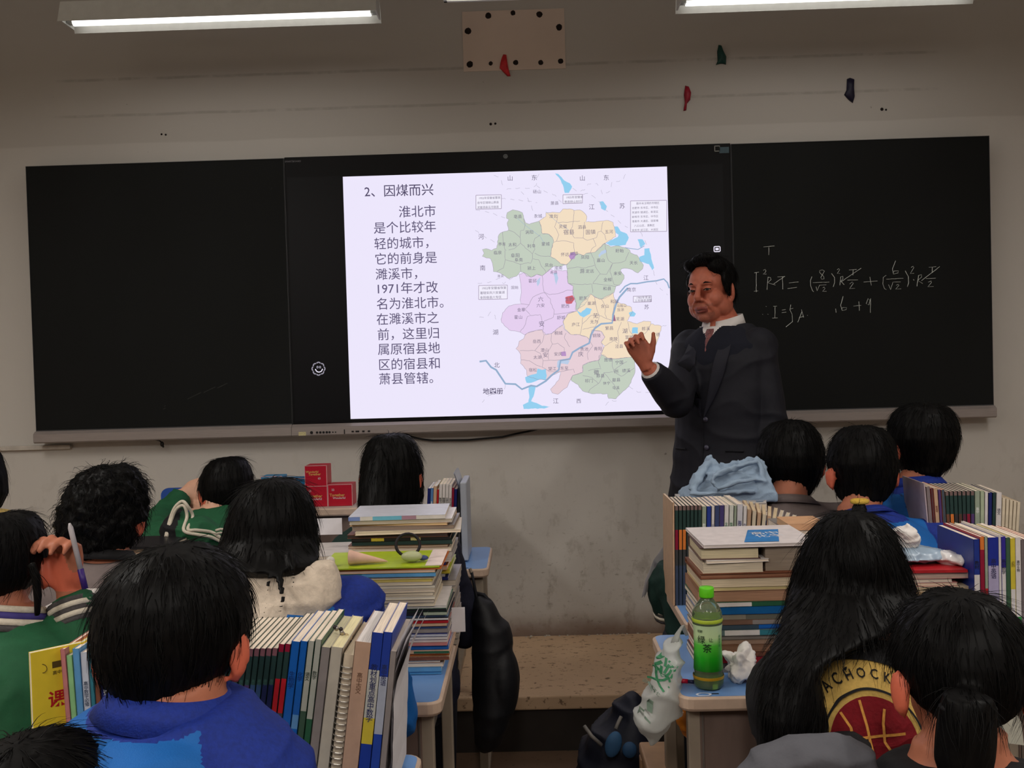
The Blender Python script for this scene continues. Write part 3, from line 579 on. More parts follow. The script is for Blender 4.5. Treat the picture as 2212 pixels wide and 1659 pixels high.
# icons on the dark margins of the screen
IC = emis('icon white', (236, 230, 246), 1.0); ICG = emis('icon grey', (150, 146, 160), 1.0)
def DP(px, py, d=.0022): return at(px, py, YF-d)
mb = MB(); mg = MB()
def zc_(x, y): return DP(660+x/23.7, 760+y/23.7)
for k in range(8):
    a = k*PI/4; cx, cy = 688+14*math.cos(a), 796.5-14*math.sin(a)
    p = [(cx+4.2*math.cos(a+PI/2+0)*t-2.2*math.cos(a)*(abs(t)**2), cy-4.2*math.sin(a+PI/2)*t+2.2*math.sin(a)*(abs(t)**2)) for t in (-1, -.5, 0, .5, 1)]
    mg.ribbon([DP(*q) for q in p], .005)
mb.ribbon([zc_(*q) for q in ((500, 880), (540, 960), (600, 1020), (690, 1040), (790, 1010), (840, 950), (870, 870))], .0042)
for ex in (612, 745):
    n = 10; c = zc_(ex, 785); mg.ribbon([c+V((math.cos(2*PI*j/n)*.0032, 0, math.sin(2*PI*j/n)*.0042)) for j in range(n+1)], .0032)
build(mb, 'smile_icon', IC, disp); build(mg, 'petal_icon', ICG, disp)
mb = MB(); c = DP(1549, 538)
q = [c+V((x, 0, z)) for x, z in ((-.013, .009), (-.010, .011), (.010, .011), (.013, .009), (.013, -.009), (.010, -.011), (-.010, -.011), (-.013, -.009), (-.013, .009))]
mb.ribbon(q, .004); mb.box((c.x, c.y, c.z), (.014, .0006, .010)); build(mb, 'panel_icon', IC, disp)
# maker's word, camera, sticker, sockets and buttons
text('lettering', 'SMARTBOARD', DP(615, 351, .001), .011, mat('grey print', (120, 118, 124), .5, var=0), disp)
text('lettering', 'SMARTBOARD', DP(1086, 908, .001), .012, mat('dark print', (70, 66, 78), .5, var=0), disp)
mb = MB(); c = at(1092, 338, YF); mb.rings([[V((c.x+math.cos(2*PI*j/14)*r, YF-d, c.z+math.sin(2*PI*j/14)*r)) for j in range(14)] for r, d in ((.010, 0), (.010, .003), (.006, .003), (.005, .001))])
build(mb, 'webcam', mat('lens glass', (24, 22, 26), .1, var=0), disp)
p = at(1573, 322, YF); build(MB().box((p.x-.018, YF-.0012, p.z-.004), (.042, .001, .026)), 'sticker', mat('teal sticker', (62, 84, 94), .5, var=.1), disp)
p = at(1549, 321, YF); mb = MB()
for dx, dz, a, b_ in ((0, .011, .024, .003), (0, -.011, .024, .003), (-.0105, 0, .003, .024), (.0105, 0, .003, .024)): mb.box((p.x+dx, YF-.0012, p.z+dz), (a, .001, b_))
build(mb, 'sticker_frame', mat('white sticker edge', (150, 150, 146), .5, var=.05), disp)
def TR(px, py): return at(px, py, YF-.0325)
M_btn = mat('black button', (20, 18, 18), .4, var=0)
p = TR(653, 937); build(MB().box((p.x, YF-.0325, p.z), (.032, .002, .016)), 'energy_label', mat('cream label', (196, 186, 140), .6, var=.15, scale=200), disp)
for px, r in ((673, .0066), (685, .0052), (692, .0052), (699, .0052), (706, .0052), (712, .0048), (719, .003), (725, .003)):
    p = TR(px, 934.5-(px-673)*.02); build(MB().tube([(p.x, YF-.030, p.z), (p.x, YF-.0345, p.z)], r, 12), 'button', M_btn, disp)
for px, w_ in ((744, .004), (762, .010), (772, .016), (785, .010), (797, .010)):
    p = TR(px, 932.5-(px-744)*.02); build(MB().box((p.x, YF-.0325, p.z), (w_, .003, .007 if px != 744 else .020)), 'socket', M_btn, disp)
# cable drooping under the screen and a clip below the left board
cb = MB(); pts = [at(x, y, -.025) for x, y in ((868, 934), (890, 944), (912, 949), (935, 951.5), (970, 951), (1010, 950.5), (1050, 947), (1085, 944), (1115, 937), (1145, 931), (1165, 926))]
tag(build(cb.tube(pts, .0045, 8), 'power_cable', mat('black rubber cable', (20, 18, 18), .5, var=0), None, True, base=pts[0]), 'black power cable drooping from the underside of the screen', 'cable')
mb = MB(); p = at(350, 957, -.05); mb.tube([at(330, 949, -.05), at(345, 952, -.05), p], .003, 6); mb.ell(p-V((0, 0, .005)), (.009, .006, .012), n=10, m=6); mb.tube([p, p-V((-.006, 0, .02))], .004, 6)
tag(build(mb, 'hanging_clip', mat('black plastic clip', (22, 20, 20), .5, var=0), None, True, base=p), 'small black clip hanging under the tray of left chalkboard', 'clip')
# ================================================================== people
from mathutils.bvhtree import BVHTree
SKIN = mat('skin warm', (172, 106, 80), .5, var=.07, scale=40, spec=.35)
SKIN_L = mat('skin pale', (214, 164, 138), .5, var=.06, scale=40, spec=.35)
SKIN_R = mat('ear skin', (206, 104, 78), .5, var=.06, scale=40, spec=.35)
LIP = mat('lips', (140, 72, 64), .45, var=.05)
HAIR = mat('black hair', (9, 8, 8), .5, var=.25, scale=120, spec=.13)

BLUE_D = mat('jacket royal blue', (20, 44, 130), .75, var=.16, scale=160, bump=.4, bscale=400)
BLUE_L = mat('jacket light blue', (16, 94, 170), .7, var=.06, scale=20, bump=.3, bscale=500)
GREEN_J = mat('jacket green', (26, 84, 52), .75, var=.1, scale=40, bump=.3)
DGREEN = mat('jacket dark green', (18, 46, 40), .75, var=.1, scale=40, bump=.3)
GREY_J = mat('jacket grey', (104, 92, 90), .75, var=.08, scale=30, bump=.3)
KNIT = mat('knit dark grey', (74, 70, 70), .85, var=.2, scale=200, bump=.6, bscale=300)
STRIPE = mat('knit cream stripe', (206, 196, 178), .85, var=.08, scale=200, bump=.5)
BLACK_C = mat('black cloth', (18, 17, 20), .8, var=.2, scale=60, bump=.3)
NAVY_C = mat('navy cloth', (24, 26, 44), .8, var=.2, scale=60, bump=.3)
FLEECE = mat('cream fleece hood', (206, 190, 172), .95, var=.1, scale=90, bump=.8, bscale=160)
TROUS = mat('dark trousers', (30, 32, 42), .85, var=.12)
SHOE = mat('trainer shoe', (60, 58, 58), .6, var=.1)
SUIT = mat('dark navy suit', (18, 18, 28), .72, var=.1, scale=80, bump=.25, bscale=600)
def sc(y): return F/(y-CAM.y)
def Rz(a): return Matrix.Rotation(a, 4, 'Z')
def head_mat(c, yaw, nod, tilt, k): return Matrix.Translation(c) @ Rz(yaw) @ Matrix.Rotation(tilt, 4, 'Y') @ Matrix.Rotation(-nod, 4, 'X') @ Matrix.Scale(k, 4)
def head_bits(mb, M4, ears=True):
    h = MB()
    h.ell((0, -.012, .03), (.074, .092, .084), n=20, m=14); h.ell((0, .028, -.02), (.06, .06, .075), n=18, m=12)
    h.ell((0, .035, -.075), (.045, .045, .035)); h.ell((0, .066, -.09), (.018, .018, .016), n=10, m=8)
    h.tube([(0, .084, .012), (0, .1, -.018), (0, .104, -.03)], [.008, .010, .013], 8)
    h.tube([(-.022, .08, -.058), (0, .088, -.056), (.022, .08, -.058)], .006, 8); h.tube([(-.02, .078, -.067), (0, .087, -.068), (.02, .078, -.067)], .006, 8)
    h.tube([(-.042, .072, .02), (0, .084, .018), (.042, .072, .02)], .008, 8)
    h.ell((-.029, .072, .002), (.014, .012, .010), n=10, m=8); h.ell((.029, .072, .002), (.014, .012, .010), n=10, m=8)
    if ears:
        for s in (-1, 1):
            R = rotm(0, 0, s*-.5); h.ell((s*.089, -.014, -.012), (.0085, .019, .032), R, 10, 8); h.ell((s*.084, -.008, -.038), (.007, .010, .012), None, 8, 6)
    h.xf(M4); mb.v, mb.f, mb.m = mb.v+h.v, mb.f+[tuple(i+len(mb.v) for i in f) for f in h.f], mb.m+h.m
def hand_bits(mb, wrist, dirF, thumb, back, curl=(.5, .5, .5, .5), tc=.3, k=1.0, spread=.08):
    y = V(dirF).normalized(); x = V(thumb); x = (x-y*x.dot(y)).normalized(); z = x.cross(y); s = 1 if z.dot(V(back)) > 0 else -1
    M4 = Matrix(((x.x, y.x, z.x, wrist[0]), (x.y, y.y, z.y, wrist[1]), (x.z, y.z, z.z, wrist[2]), (0, 0, 0, 1))) @ Matrix.Scale(k, 4)
    h = MB(); n = 12
    h.rings([[V((cx+w*math.cos(2*PI*j/n), yy, th*math.sin(2*PI*j/n))) for j in range(n)] for yy, w, th, cx in ((-.02, .027, .021, 0), (.0, .027, .019, 0), (.03, .037, .018, .004), (.07, .042, .016, .002), (.098, .038, .011, 0))])
    tips = []
    for i, (fx, L_, r) in enumerate(((.030, .072, .0092), (.010, .080, .0094), (-.010, .074, .009), (-.029, .058, .008))):
        p = V((fx, .088, 0)); a = 0; q = [p]; ang = (1.5-i)*spread
        for sgi, sl in enumerate((.46, .31, .23)):
            a += curl[i]*(.9, 1.0, .7)[sgi]
            d = V((math.sin(ang)*math.cos(a), math.cos(ang)*math.cos(a), -s*math.sin(a)))
            p = p+d*L_*sl; q.append(p)
        h.tube(q, [r*1.08, r, r*.92, r*.62], 8); h.ell(q[-1], (r*.68,)*3, n=8, m=6); h.ell(q[1], (r*1.05,)*3, n=8, m=6)
        tips.append(q[-1])
    q = [V((.020, .012, -s*.004)), V((.043, .036, -s*(.008+.01*tc))), V((.056-.012*tc, .064, -s*(.012+.02*tc))), V((.058-.03*tc, .088, -s*(.014+.03*tc)))]
    h.tube(q, [.014, .0125, .0105, .007], 8); h.ell(q[-1], (.0078,)*3, n=8, m=6)
    h.xf(M4); o = len(mb.v); mb.v += h.v; mb.f += [tuple(i+o for i in f) for f in h.f]; mb.m += h.m
    return [M4 @ t for t in tips], M4
def torso_rings(H, Nb, lat, grow=0.0, bulge=.04, wid=1.0, lo=-.06, top=1.0, puff=1.0):
    ax = (Nb-H); L_ = ax.length; ax.normalize(); lat = lat.normalized(); fr = lat.cross(ax)*-1; rs = []
    for t, rx, ry in ((lo, .155, .115), (.05, .17, .12), (.3, .160, .112), (.55, .168, .118), (.75, .178, .118), (.86, .165, .105), (.94, .115, .085), (1.0, .070, .066), (1.06, .058, .058)):
        if t > top+.061: break
        c = H+ax*(L_*t)-fr*(bulge*math.sin(PI*max(0, min(1, t))))
        rx = rx*wid+grow; ry = ry+grow*puff
        rs.append([c+lat*rx*math.cos(2*PI*j/20)+fr*ry*math.sin(2*PI*j/20) for j in range(20)])
    return rs
def wrinkle(amp=.006, s=9.0, seed=0.0, s2=26.0):
    def f(co, n):
        rg = 1-abs(noise.noise(V((co.x*s*.8, co.y*s*.8, co.z*s*1.5))+V((0, seed+9, 0))))*2.4; cr_ = max(0, rg)**2*amp*.9
        a = noise.noise(co*s+V((seed, 0, 0))); b_ = noise.noise(V((co.x*s2*.5, co.y*s2*.5, co.z*s2))+V((seed, 5, 0)))
        return amp*a+amp*.45*b_+cr_-amp*.3
    return f
def collar(parent, Nb, ax, r=.07, h=.045, th=.006, mats=(GREY_J,), bands=1, flare=.012, name='collar', lat=None, squash=1.0):
    ax = ax.normalized(); x = V((1, 0, 0)); x = (x-ax*x.dot(ax)).normalized(); y = ax.cross(x); n = 28; mb = MB()
    for b_ in range(bands):
        z0, z1 = h*b_/bands, h*(b_+1)/bands-.0005
        def rg(rr_, z): return [Nb+ax*z+x*rr_*math.cos(2*PI*j/n)+y*rr_*squash*math.sin(2*PI*j/n) for j in range(n)]
        ra, rb = r+flare*(1-z0/h), r+flare*(1-z1/h); st = .0015*(b_ % 2)
        mb.rings([rg(ra, z0), rg(ra+th+st, z0), rg(rb+th+st, z1), rg(rb, z1)], b_ % len(mats), False, True)
    return build(mb, name, list(mats), parent, True)
def cuff(parent, p, d, r, ln=.05, mats=(KNIT, STRIPE, KNIT, STRIPE, KNIT), name='cuff'):
    d = d.normalized(); mb = MB(); k = len(mats)
    for i in range(k):
        mb.tube([p+d*ln*i/k, p+d*ln*(i+1)/k], r*(1+.04*(i % 2)), 16, i)
    return build(mb, name, list(mats), parent, True)
def limb_up(mb, a, b_, c, r, grow=0):
    mb.tube([a, a.lerp(b_, .5), b_], [r[0]+grow, (r[0]+r[1])/2+grow*1.05, r[1]+grow], 14); mb.ell(b_, (r[1]+grow,)*3, n=12, m=8)
    mb.tube([b_, b_.lerp(c, .3), c], [r[1]+grow, r[1]*1.0+grow, r[2]+grow*.6], 14)
def legs(mb, tr, sh, H, lat, fr, floor_z=0.0, seated=True):
    for s in (-1, 1):
        hip = H+lat*s*.09
        if seated:
            kn = hip+fr*.40+V((0, 0, .0)); kn.z = .50; ft = V((kn.x, kn.y, floor_z))+fr*(-.06)
        else:
            kn = hip+fr*.02+lat*s*.02; kn.z = floor_z+.47; ft = V((kn.x, kn.y, floor_z))-fr*.02
        an = ft+V((0, 0, .08))
        mb.tube([hip, kn], [.075, .052], 12); mb.ell(kn, (.053,)*3, n=10, m=8); mb.tube([kn, kn.lerp(an, .35), an], [.05, .048, .034], 12)
        mb.tube([an, ft+V((0, 0, .035)), ft+fr*.14+V((0, 0, .025))], [.034, .034, .022], 10)
        tr.tube([hip, kn], [.098, .072], 14); tr.ell(kn, (.074,)*3, n=12, m=8); tr.tube([kn, kn.lerp(an, .4), an+V((0, 0, .0))], [.070, .066, .056], 14)
        sh.rings([[ft+fr*a+lat*(w*math.cos(2*PI*j/12))+V((0, 0, .002+hh*(.5+.5*math.sin(2*PI*j/12)))) for j in range(12)] for a, w, hh in ((-.065, .02, .05), (-.05, .036, .08), (0, .038, .085), (.06, .042, .06), (.12, .044, .045), (.165, .034, .035), (.18, .01, .02))])
def hair_rows(rows, y, ry, lean=0.0):
    """closed mass of elliptical rings from measured half-widths; ry = depth radius at its widest"""
    rs = []; W = max(r[2]-r[1] for r in rows); n = 28
    k0 = sc(y); pmid = rows[len(rows)//2][0]
    for r in rows:
        py, l, rt = r[:3]; yy = y+(r[3] if len(r) > 3 else 0.0)
        a = at(l, py, yy); b_ = at(rt, py, yy); c = (a+b_)/2; rx = (b_-a).length/2
        w_ = min(1.0, (rt-l)/W); dep = ry*(w_**.75) if len(r) < 5 else r[4]
        rs.append([c+V((rx*math.cos(2*PI*j/n), dep*math.sin(2*PI*j/n), 0)) for j in range(n)])
    return MB().rings(rs)
def groove(c, amp, curly=0.0, seed=0.0, freq=9.0, flow=None):
    def f(co, n):
        d = co-c; az = math.atan2(d.x, -d.y)
        g = noise.noise(V((az*freq, d.z*7+seed, seed)))*.6+noise.noise(V((az*freq*3, d.z*10, seed+3)))*.4
        o = amp*g
        if curly: o += curly*(noise.noise(co*38+V((seed, 0, 0)))+.7*noise.noise(co*80))
        return o
    return f
def strands(me_src, off, crown, count, ln, seed, mat_, parent, lift=.004, curl=0.0, gravity=.4, rad=.0007, keep=None, name='hair_strand', width=1.0):
    rr = random.Random(seed); P = me_src.polygons; n = len(P); mb = MB(); fs = []
    for _ in range(count):
        p = P[rr.randrange(n)]; c = p.center+off; nn = V(p.normal)
        if keep and not keep(c): continue
        fl = (c-crown); fl = fl.normalized()*(1-gravity)+V((0, 0, -gravity))
        fl = fl-nn*fl.dot(nn)*.96
        if fl.length < 1e-4: continue
        fl.normalize(); sd = nn.cross(fl); L_ = ln*rr.uniform(.5, 1.3); k = 4; pts = []
        cv = rr.uniform(-1, 1)*curl; lf = lift*rr.random()
        for i in range(k+1):
            t = i/k; pts.append(c+fl*L_*t+sd*L_*cv*math.sin(t*PI*1.2)*.6+nn*(lf*math.sin(t*2.2)+.0005)-nn*L_*L_*t*t*2.2*(1-curl))
        o = len(mb.v); w = rad*rr.uniform(.7, 1.6)*width
        for i, q in enumerate(pts):
            ww = w*(1-.8*(i/k)); mb.v += [q-sd*ww, q+sd*ww, q+nn*ww]
        for i in range(k):
            for j in range(3):
                a = o+i*3+j; b_ = o+i*3+(j+1) % 3; mb.f.append((a, b_, b_+3, a+3)); mb.m.append(0)
    o = build(mb, name, mat_, parent, True); o['kind'] = 'stuff'; return o
def person(nm, label, head, y, k=1.0, yaw=0, nod=.15, tilt=0, rows=None, ry=.1, hairmat=None, nb=None, hips=None, sw=.185, byaw=0, arms=None, jmats=(BLUE_L,), jpick=None,
           jgrow=.022, wrinkle_amp=.007, strand=(700, .05, .0007), curly=0.0, coll=None, skin=None, voxel=.009, seed=1, seated=True, ears=True, lower=True, extra=None, jv=.010, group='students seen from behind', cuffs=None, hair_extra=None, bulge=.05, earmat=True, shd=.078, gamp=.004, tail=None, ear_pick=True):
    hc = at(head[0], head[1], y); hc.z = at(head[0], rows[0][0], y).z-.126*k; skin = skin or SKIN; hairmat = hairmat or HAIR
    lat = V((math.cos(byaw), math.sin(byaw), 0)); fr = V((-math.sin(byaw), math.cos(byaw), 0))
    M4 = head_mat(hc, yaw, nod, tilt, k)
    Nb = at(*nb) if nb else hc+V((0, -.035, -.145))
    H = V(hips) if hips else V((Nb.x, Nb.y+.0, .52))
    root = thing(nm, label, 'person', (H.x, H.y, 0), group)
    off = off_of(root)
    body = MB(); head_bits(body, M4, ears)
    nk = M4 @ V((0, -.022, -.05))
    body.tube([nk, Nb+V((0, 0, .015)), Nb-V((0, 0, .03))], [.052*k, .054, .062], 14)
    body.rings(torso_rings(H, Nb, lat, 0, bulge))
    axs = (Nb-H).normalized(); sh = {}
    for s, key in ((1, 'R'), (-1, 'L')):
        S = Nb-axs*shd+lat*s*(sw-.035)-axs*.03
        a = (arms or {}).get(key, {})
        el = V(a['el']) if 'el' in a else S+lat*s*.05+fr*.10-V((0, 0, .25))
        wr = V(a['wr']) if 'wr' in a else V((el.x-lat.x*s*.12, 0, 0))+V((0, el.y+.20, .80))
        sh[key] = (S, el, wr)
        body.tube([Nb-axs*.045, S], [.05, .048], 12); limb_up(body, S, el, wr, (.046, .038, .027))
        hd = a.get('hand', dict(dirF=(wr-el), thumb=-lat*s+V((0, 0, .3)), back=(0, 0, 1), curl=(.35,)*4))
        hand_bits(body, wr+(wr-el).normalized()*.015, **hd)
    tr, shoe = MB(), MB(); legs(body, tr, shoe, H, lat, fr, 0 if seated else PLZ, seated)
    Mi = M4.inverted()
    def spick(c, n):
        l = Mi @ c
        if abs(l.x) > .074 and -.055 < l.z < .03 and abs(l.y+.01) < .035: return 2
        if l.y > .076 and -.075 < l.z < -.05 and abs(l.x) < .024: return 1
        return 0
    me = remesh(body, voxel, 3, None, [skin, LIP, SKIN_R if ear_pick else skin], spick, off, 'body')
    link('body', me, root)
    # hair
    hm = hair_rows(rows, y, ry)
    hm.ell(M4 @ V((0, -.016, .032)), (.0785*k, .097*k, .089*k), M4.to_3x3().normalized(), 20, 14)
    if hair_extra:
        for e in hair_extra: e(hm)
    cen = hc
    hme = remesh(hm, .0055, 2, groove(cen, gamp, curly, seed*1.7), [hairmat], None, off, 'hair')
    ho = link('hair', hme, root)
    crown = M4 @ V((0, -.03, .11))
    n_, L_, r_ = strand
    zlow = at(head[0], rows[-1][0], y).z
    if n_: strands(hme, off, crown, n_, L_, seed, hairmat, ho, keep=(lambda c: c.z > zlow+L_*.95) if L_ < .065 else None, curl=.15 if not curly else .9, rad=r_, gravity=.35, lift=.005 if not curly else .012)
    # clothes
    j = MB(); j.rings(torso_rings(H, Nb, lat, jgrow, bulge, 1.02, -.12, .94, 1.1))
    for key, (S, el, wr) in sh.items():
        j.tube([Nb-axs*.05, S], [.058, .060], 14); j.ell(S, (.062,)*3, n=14, m=10); limb_up(j, S, el, wr+(el-wr).normalized()*.0, (.050, .044, .036), .012)
    if extra: extra(j, Nb, axs, lat, fr)
    jm = remesh(j, jv, 4, wrinkle(wrinkle_amp, 10, seed), list(jmats), (lambda c, n: jpick(c, Nb, axs)) if jpick else None, off, 'jacket')
    jo = link('jacket', jm, root)
    if coll: collar(jo, Nb+axs*coll.get('dz', -.012), axs+fr*.15, **{a: b_ for a, b_ in coll.items() if a != 'dz'})
    if cuffs:
        for key in cuffs: S, el, wr = sh[key]; cuff(jo, wr-(wr-el).normalized()*.06, wr-el, .0475)
    if lower:
        tr.rings([[H+lat*.145*math.cos(2*PI*i/16)+fr*.11*math.sin(2*PI*i/16)+V((0, 0, z)) for i in range(16)] for z in (-.09, .06)])
        link('trousers', remesh(tr, .012, 2, None, [TROUS], None, off, 'trousers'), root)
        build(shoe, 'shoes', SHOE, root, True)
    return root, M4, jo, jm, Nb, axs, sh
def on_surface(me, off, pts, lift=.002):
    """drop flat artwork (x, z) onto the back of a garment along +Y"""
    bv = BVHTree.FromPolygons([tuple(v.co+off) for v in me.vertices], [tuple(p.vertices) for p in me.polygons])
    out = []; last = None
    for x, z in pts:
        h = bv.ray_cast(V((x, -4.2, z)), V((0, 1, 0)))
        y = h[0].y if h[0] is not None else (last if last is not None else -2.6)
        last = y; out.append(V((x, y-lift, z)))
    return out
def wire(mb, pts, r, n=6): mb.tube(pts, r, n)

def neckpx(px, py, y): return (px, py, y)
# --- boy in front, blue jacket
def pick_boy(c, Nb, ax):
    d = math.hypot(c.x-Nb.x, (c.y-Nb.y)); dz = Nb.z-c.z
    if d < .096 or c.x > Nb.x+.062+.45*max(0, d-.10): return 1
    return 0
yb = -3.12
person('person', 'nearest boy at left, short black hair, two-tone blue jacket, before the upright books', (372, 1335), yb, 1.0, .0, .25, .0,
    rows=[(1178, 350, 400), (1186, 315, 440), (1202, 285, 470), (1230, 250, 502), (1270, 226, 525), (1320, 214, 537), (1370, 214, 535), (1410, 222, 522), (1445, 238, 498, -.005), (1475, 258, 470, -.015), (1498, 285, 445, -.02), (1512, 320, 410, -.025)],
    ry=.112, shd=.115, extra=lambda j, Nb, axs, lat, fr: j.ell(Nb+V((-.025, -.065, -.066)), (.125, .10, .062), None, 24, 14), nb=(368, 1517, yb-.035), hips=(1.65, -3.12, .50), sw=.165, jmats=(BLUE_L, BLUE_D), jpick=pick_boy, strand=(1500, .045, .0006), jv=.005,
    coll=dict(r=.060, h=.036, mats=(BLUE_D,), flare=.024, dz=-.018, th=.008), voxel=.006, seed=3, wrinkle_amp=.005,
    arms={'R': dict(el=(1.90, -3.0, .80), wr=(1.83, -2.93, .785), hand=dict(dirF=(-.3, 1, 0), thumb=(-1, 0, .3), back=(0, 0, 1))), 'L': dict(el=(1.44, -3.0, .80), wr=(1.52, -2.93, .785), hand=dict(dirF=(.3, 1, 0), thumb=(1, 0, .3), back=(0, 0, 1)))}, bulge=.03)
# --- hooded girl, blue jacket over cream hood
yg = -2.45
def pick_hood(c, Nb, ax):
    x = c.x-Nb.x; dz = Nb.z-c.z
    if x > .09+.75*max(0, dz) and dz < .35: return 1
    return 0
def tails_hood(hm):
    for pts, r, st, fl in (([(600, 1190), (604, 1245), (611, 1295), (600, 1340)], (.014, .009, .006, .003), .046, .5), ([(586, 1190), (583, 1240), (576, 1290), (568, 1335)], (.012, .006, .004, .002), .046, .5), ([(626, 1190), (634, 1235), (632, 1280), (640, 1330)], (.010, .005, .003, .0015), .046, .6)):
        hm.tube([at(x, y, yg-.115-st*i) for i, (x, y) in enumerate(pts)], r, 10, flat=fl)
def hood_extra(j, Nb, axs, lat, fr): pass
hood = person('person', 'long-haired student in blue jacket with cream fleece hood, beside the lime booklet', (590, 1128), yg, .98, .08, .2, .0,
    rows=[(1034, 575, 612), (1040, 548, 636), (1055, 525, 654), (1080, 508, 668), (1110, 498, 678), (1150, 487, 684), (1185, 476, 687, -.03, .11), (1210, 470, 688, -.07, .10), (1224, 478, 684, -.085, .075), (1238, 500, 664, -.10, .045)],
    ry=.115, hair_extra=[tails_hood], ears=False, shd=.034, nb=(592, 1240, yg-.05), hips=(1.64, -2.5, .48), sw=.19, jv=.006, jmats=(BLUE_L, BLUE_D), jpick=pick_hood, strand=(1500, .06, .0006), gamp=.003, seed=5, bulge=.05)
hr, hM, hjo, hjm, hNb, hax, _ = hood
mb = MB(); hd = at(592, 1262, yg-.090)
for i in range(15):
    t = i/14; a = PI*(1.12+t*.76) if False else PI*t
    c = hd+V((math.cos(a)*.098-.004, -.005-math.sin(a)*.045, -.002-math.sin(a)*.035+.006*max(0, math.cos(a)))); mb.ell(c, (.038, .036, .042+.010*math.sin(a)), n=12, m=8)
mb.tube([hd+V((-.11, 0, 0)), hd+V((-.06, -.045, -.06)), hd+V((-.02, -.055, -.085)), hd+V((.015, -.045, -.05)), hd+V((.07, 0, .015))], [.038, .052, .062, .052, .034], 14)
mb.ell(hd+V((-.015, -.01, -.003)), (.095, .06, .045), n=16, m=10)
link('hood', remesh(mb, .006, 3, wrinkle(.006, 16, 3.3), [FLEECE], None, off_of(hjo), 'hood'), hjo)
# --- ponytail girl in front of the first-row desk
yp = -1.45
def tail_p(hm):
    hm.tube([at(x, y, yp-.11-.0006*(y-980)) for x, y in ((820, 972), (816, 1000), (812, 1050), (812, 1100), (818, 1140))], (.012, .032, .042, .045, .03), 14, flat=.6)
person('person', 'student with a ponytail and dark jacket, right of the red and blue boxes', (846, 1035), yp, 1.0, -.15, .1, 0,
    rows=[(938, 825, 868), (944, 805, 884), (956, 793, 896), (980, 785, 906), (1010, 780, 912), (1045, 778, 914), (1075, 776, 912), (1100, 776, 903), (1125, 780, 880, -.02), (1140, 795, 860, -.03)],
    ry=.11, hair_extra=[tail_p], nb=(850, 1122, yp-.03), hips=(1.76, -1.5, .48), sw=.18, jmats=(NAVY_C, DGREEN), jpick=lambda c, Nb, ax: 1 if c.x < Nb.x-.08 else 0, strand=(1400, .06, .0006), gamp=.006, seed=7)
# --- slumped student left, green jacket
yl = -.92
person('person', 'student leaning on the front desk, black bob, bright green jacket', (488, 1052), yl, .98, .5, .35, .1,
    rows=[(988, 478, 515), (994, 458, 530), (1008, 444, 538), (1030, 434, 545), (1052, 431, 547), (1075, 434, 543), (1095, 441, 528), (1112, 455, 505)],
    ry=.105, nb=(468, 1102, yl-.05), hips=(.86, -1.28, .48), sw=.19, byaw=.5, jmats=(GREEN_J,), strand=(700, .05, .0006), seed=9, skin=SKIN_L, voxel=.006, bulge=.06,
    arms={'L': dict(el=at(356, 1120, -.80), wr=at(388, 1076, -.70), hand=dict(dirF=(1, .2, .12), thumb=(0, .3, 1), back=(-.2, -1, .2), curl=(.25, .3, .35, .4))), 'R': dict(el=at(520, 1140, -.85), wr=at(470, 1110, -.75))})
# --- curly student, grey jacket
yc = -1.86
person('person', 'curly-haired student in a grey jacket near the left edge', (222, 1105), yc, 1.1, .1, .2, 0,
    rows=[(1006, 222, 268), (1014, 195, 288), (1030, 170, 300), (1055, 150, 310), (1090, 136, 314), (1125, 131, 312), (1155, 136, 300), (1178, 150, 284, -.01), (1196, 176, 266, -.02)],
    ry=.115, nb=(225, 1208, yc-.03), hips=(1.06, -1.92, .48), sw=.20, jmats=(GREY_J,), curly=.010, strand=(1800, .03, .0008), seed=11, coll=dict(r=.062, h=.025, mats=(BLACK_C,), flare=.02, th=.004, dz=.0))
# --- green jacket girl at the left edge, raised hand with a pen
yk = -2.4
wrk = at(152, 1290, yk+.02)
gk = person('person', 'student in green jacket with striped collar at left edge, raised hand with pen', (2, 1200), yk, .92, .35, .12, 0,
    rows=[(1110, -15, 45), (1118, -42, 62), (1135, -62, 74), (1165, -78, 83), (1200, -85, 88), (1235, -86, 87), (1262, -80, 70), (1285, -66, 40, -.01), (1298, -50, 20, -.02)],
    ry=.115, nb=(5, 1338, yk-.03), hips=(1.07, -2.48, .48), sw=.20, jmats=(GREEN_J, KNIT), strand=(900, .05, .0006), seed=13, voxel=.0048, bulge=.04,
    coll=dict(r=.066, h=.048, mats=(KNIT, STRIPE, mat('violet stripe', (70, 62, 130), .8), STRIPE), bands=4, flare=.03, dz=-.018, th=.006),
    hair_extra=[lambda hm: hm.tube([at(x, y, yk-.08) for x, y in ((66, 1215), (78, 1245), (82, 1290), (80, 1332))], (.010, .009, .009, .006), 8)],
    arms={'R': dict(el=at(185, 1420, yk-.02), wr=wrk, hand=dict(dirF=(.0, -.05, 1), thumb=(-1, .2, .1), back=(1, -.1, .2), curl=(.95, .9, .95, 1.0), tc=.4, spread=.05))}, cuffs=('R',))
pen = MB(); p0, p1 = at(184, 1272, yk-.02), at(150, 1130, yk-.01)
po = thing('pen', 'pale pen with a violet cap held by the student in green', 'pen', p0)
d = (p1-p0); build(MB().tube([p0, p0+d*.3], .0062, 12), 'pen_cap', mat('violet cap', (58, 34, 110), .4), po, True)
build(MB().tube([p0+d*.28, p0+d*.93, p1], [.0052, .0052, .002], 12), 'barrel', mat('clear barrel', (176, 170, 172), .3), po, True)
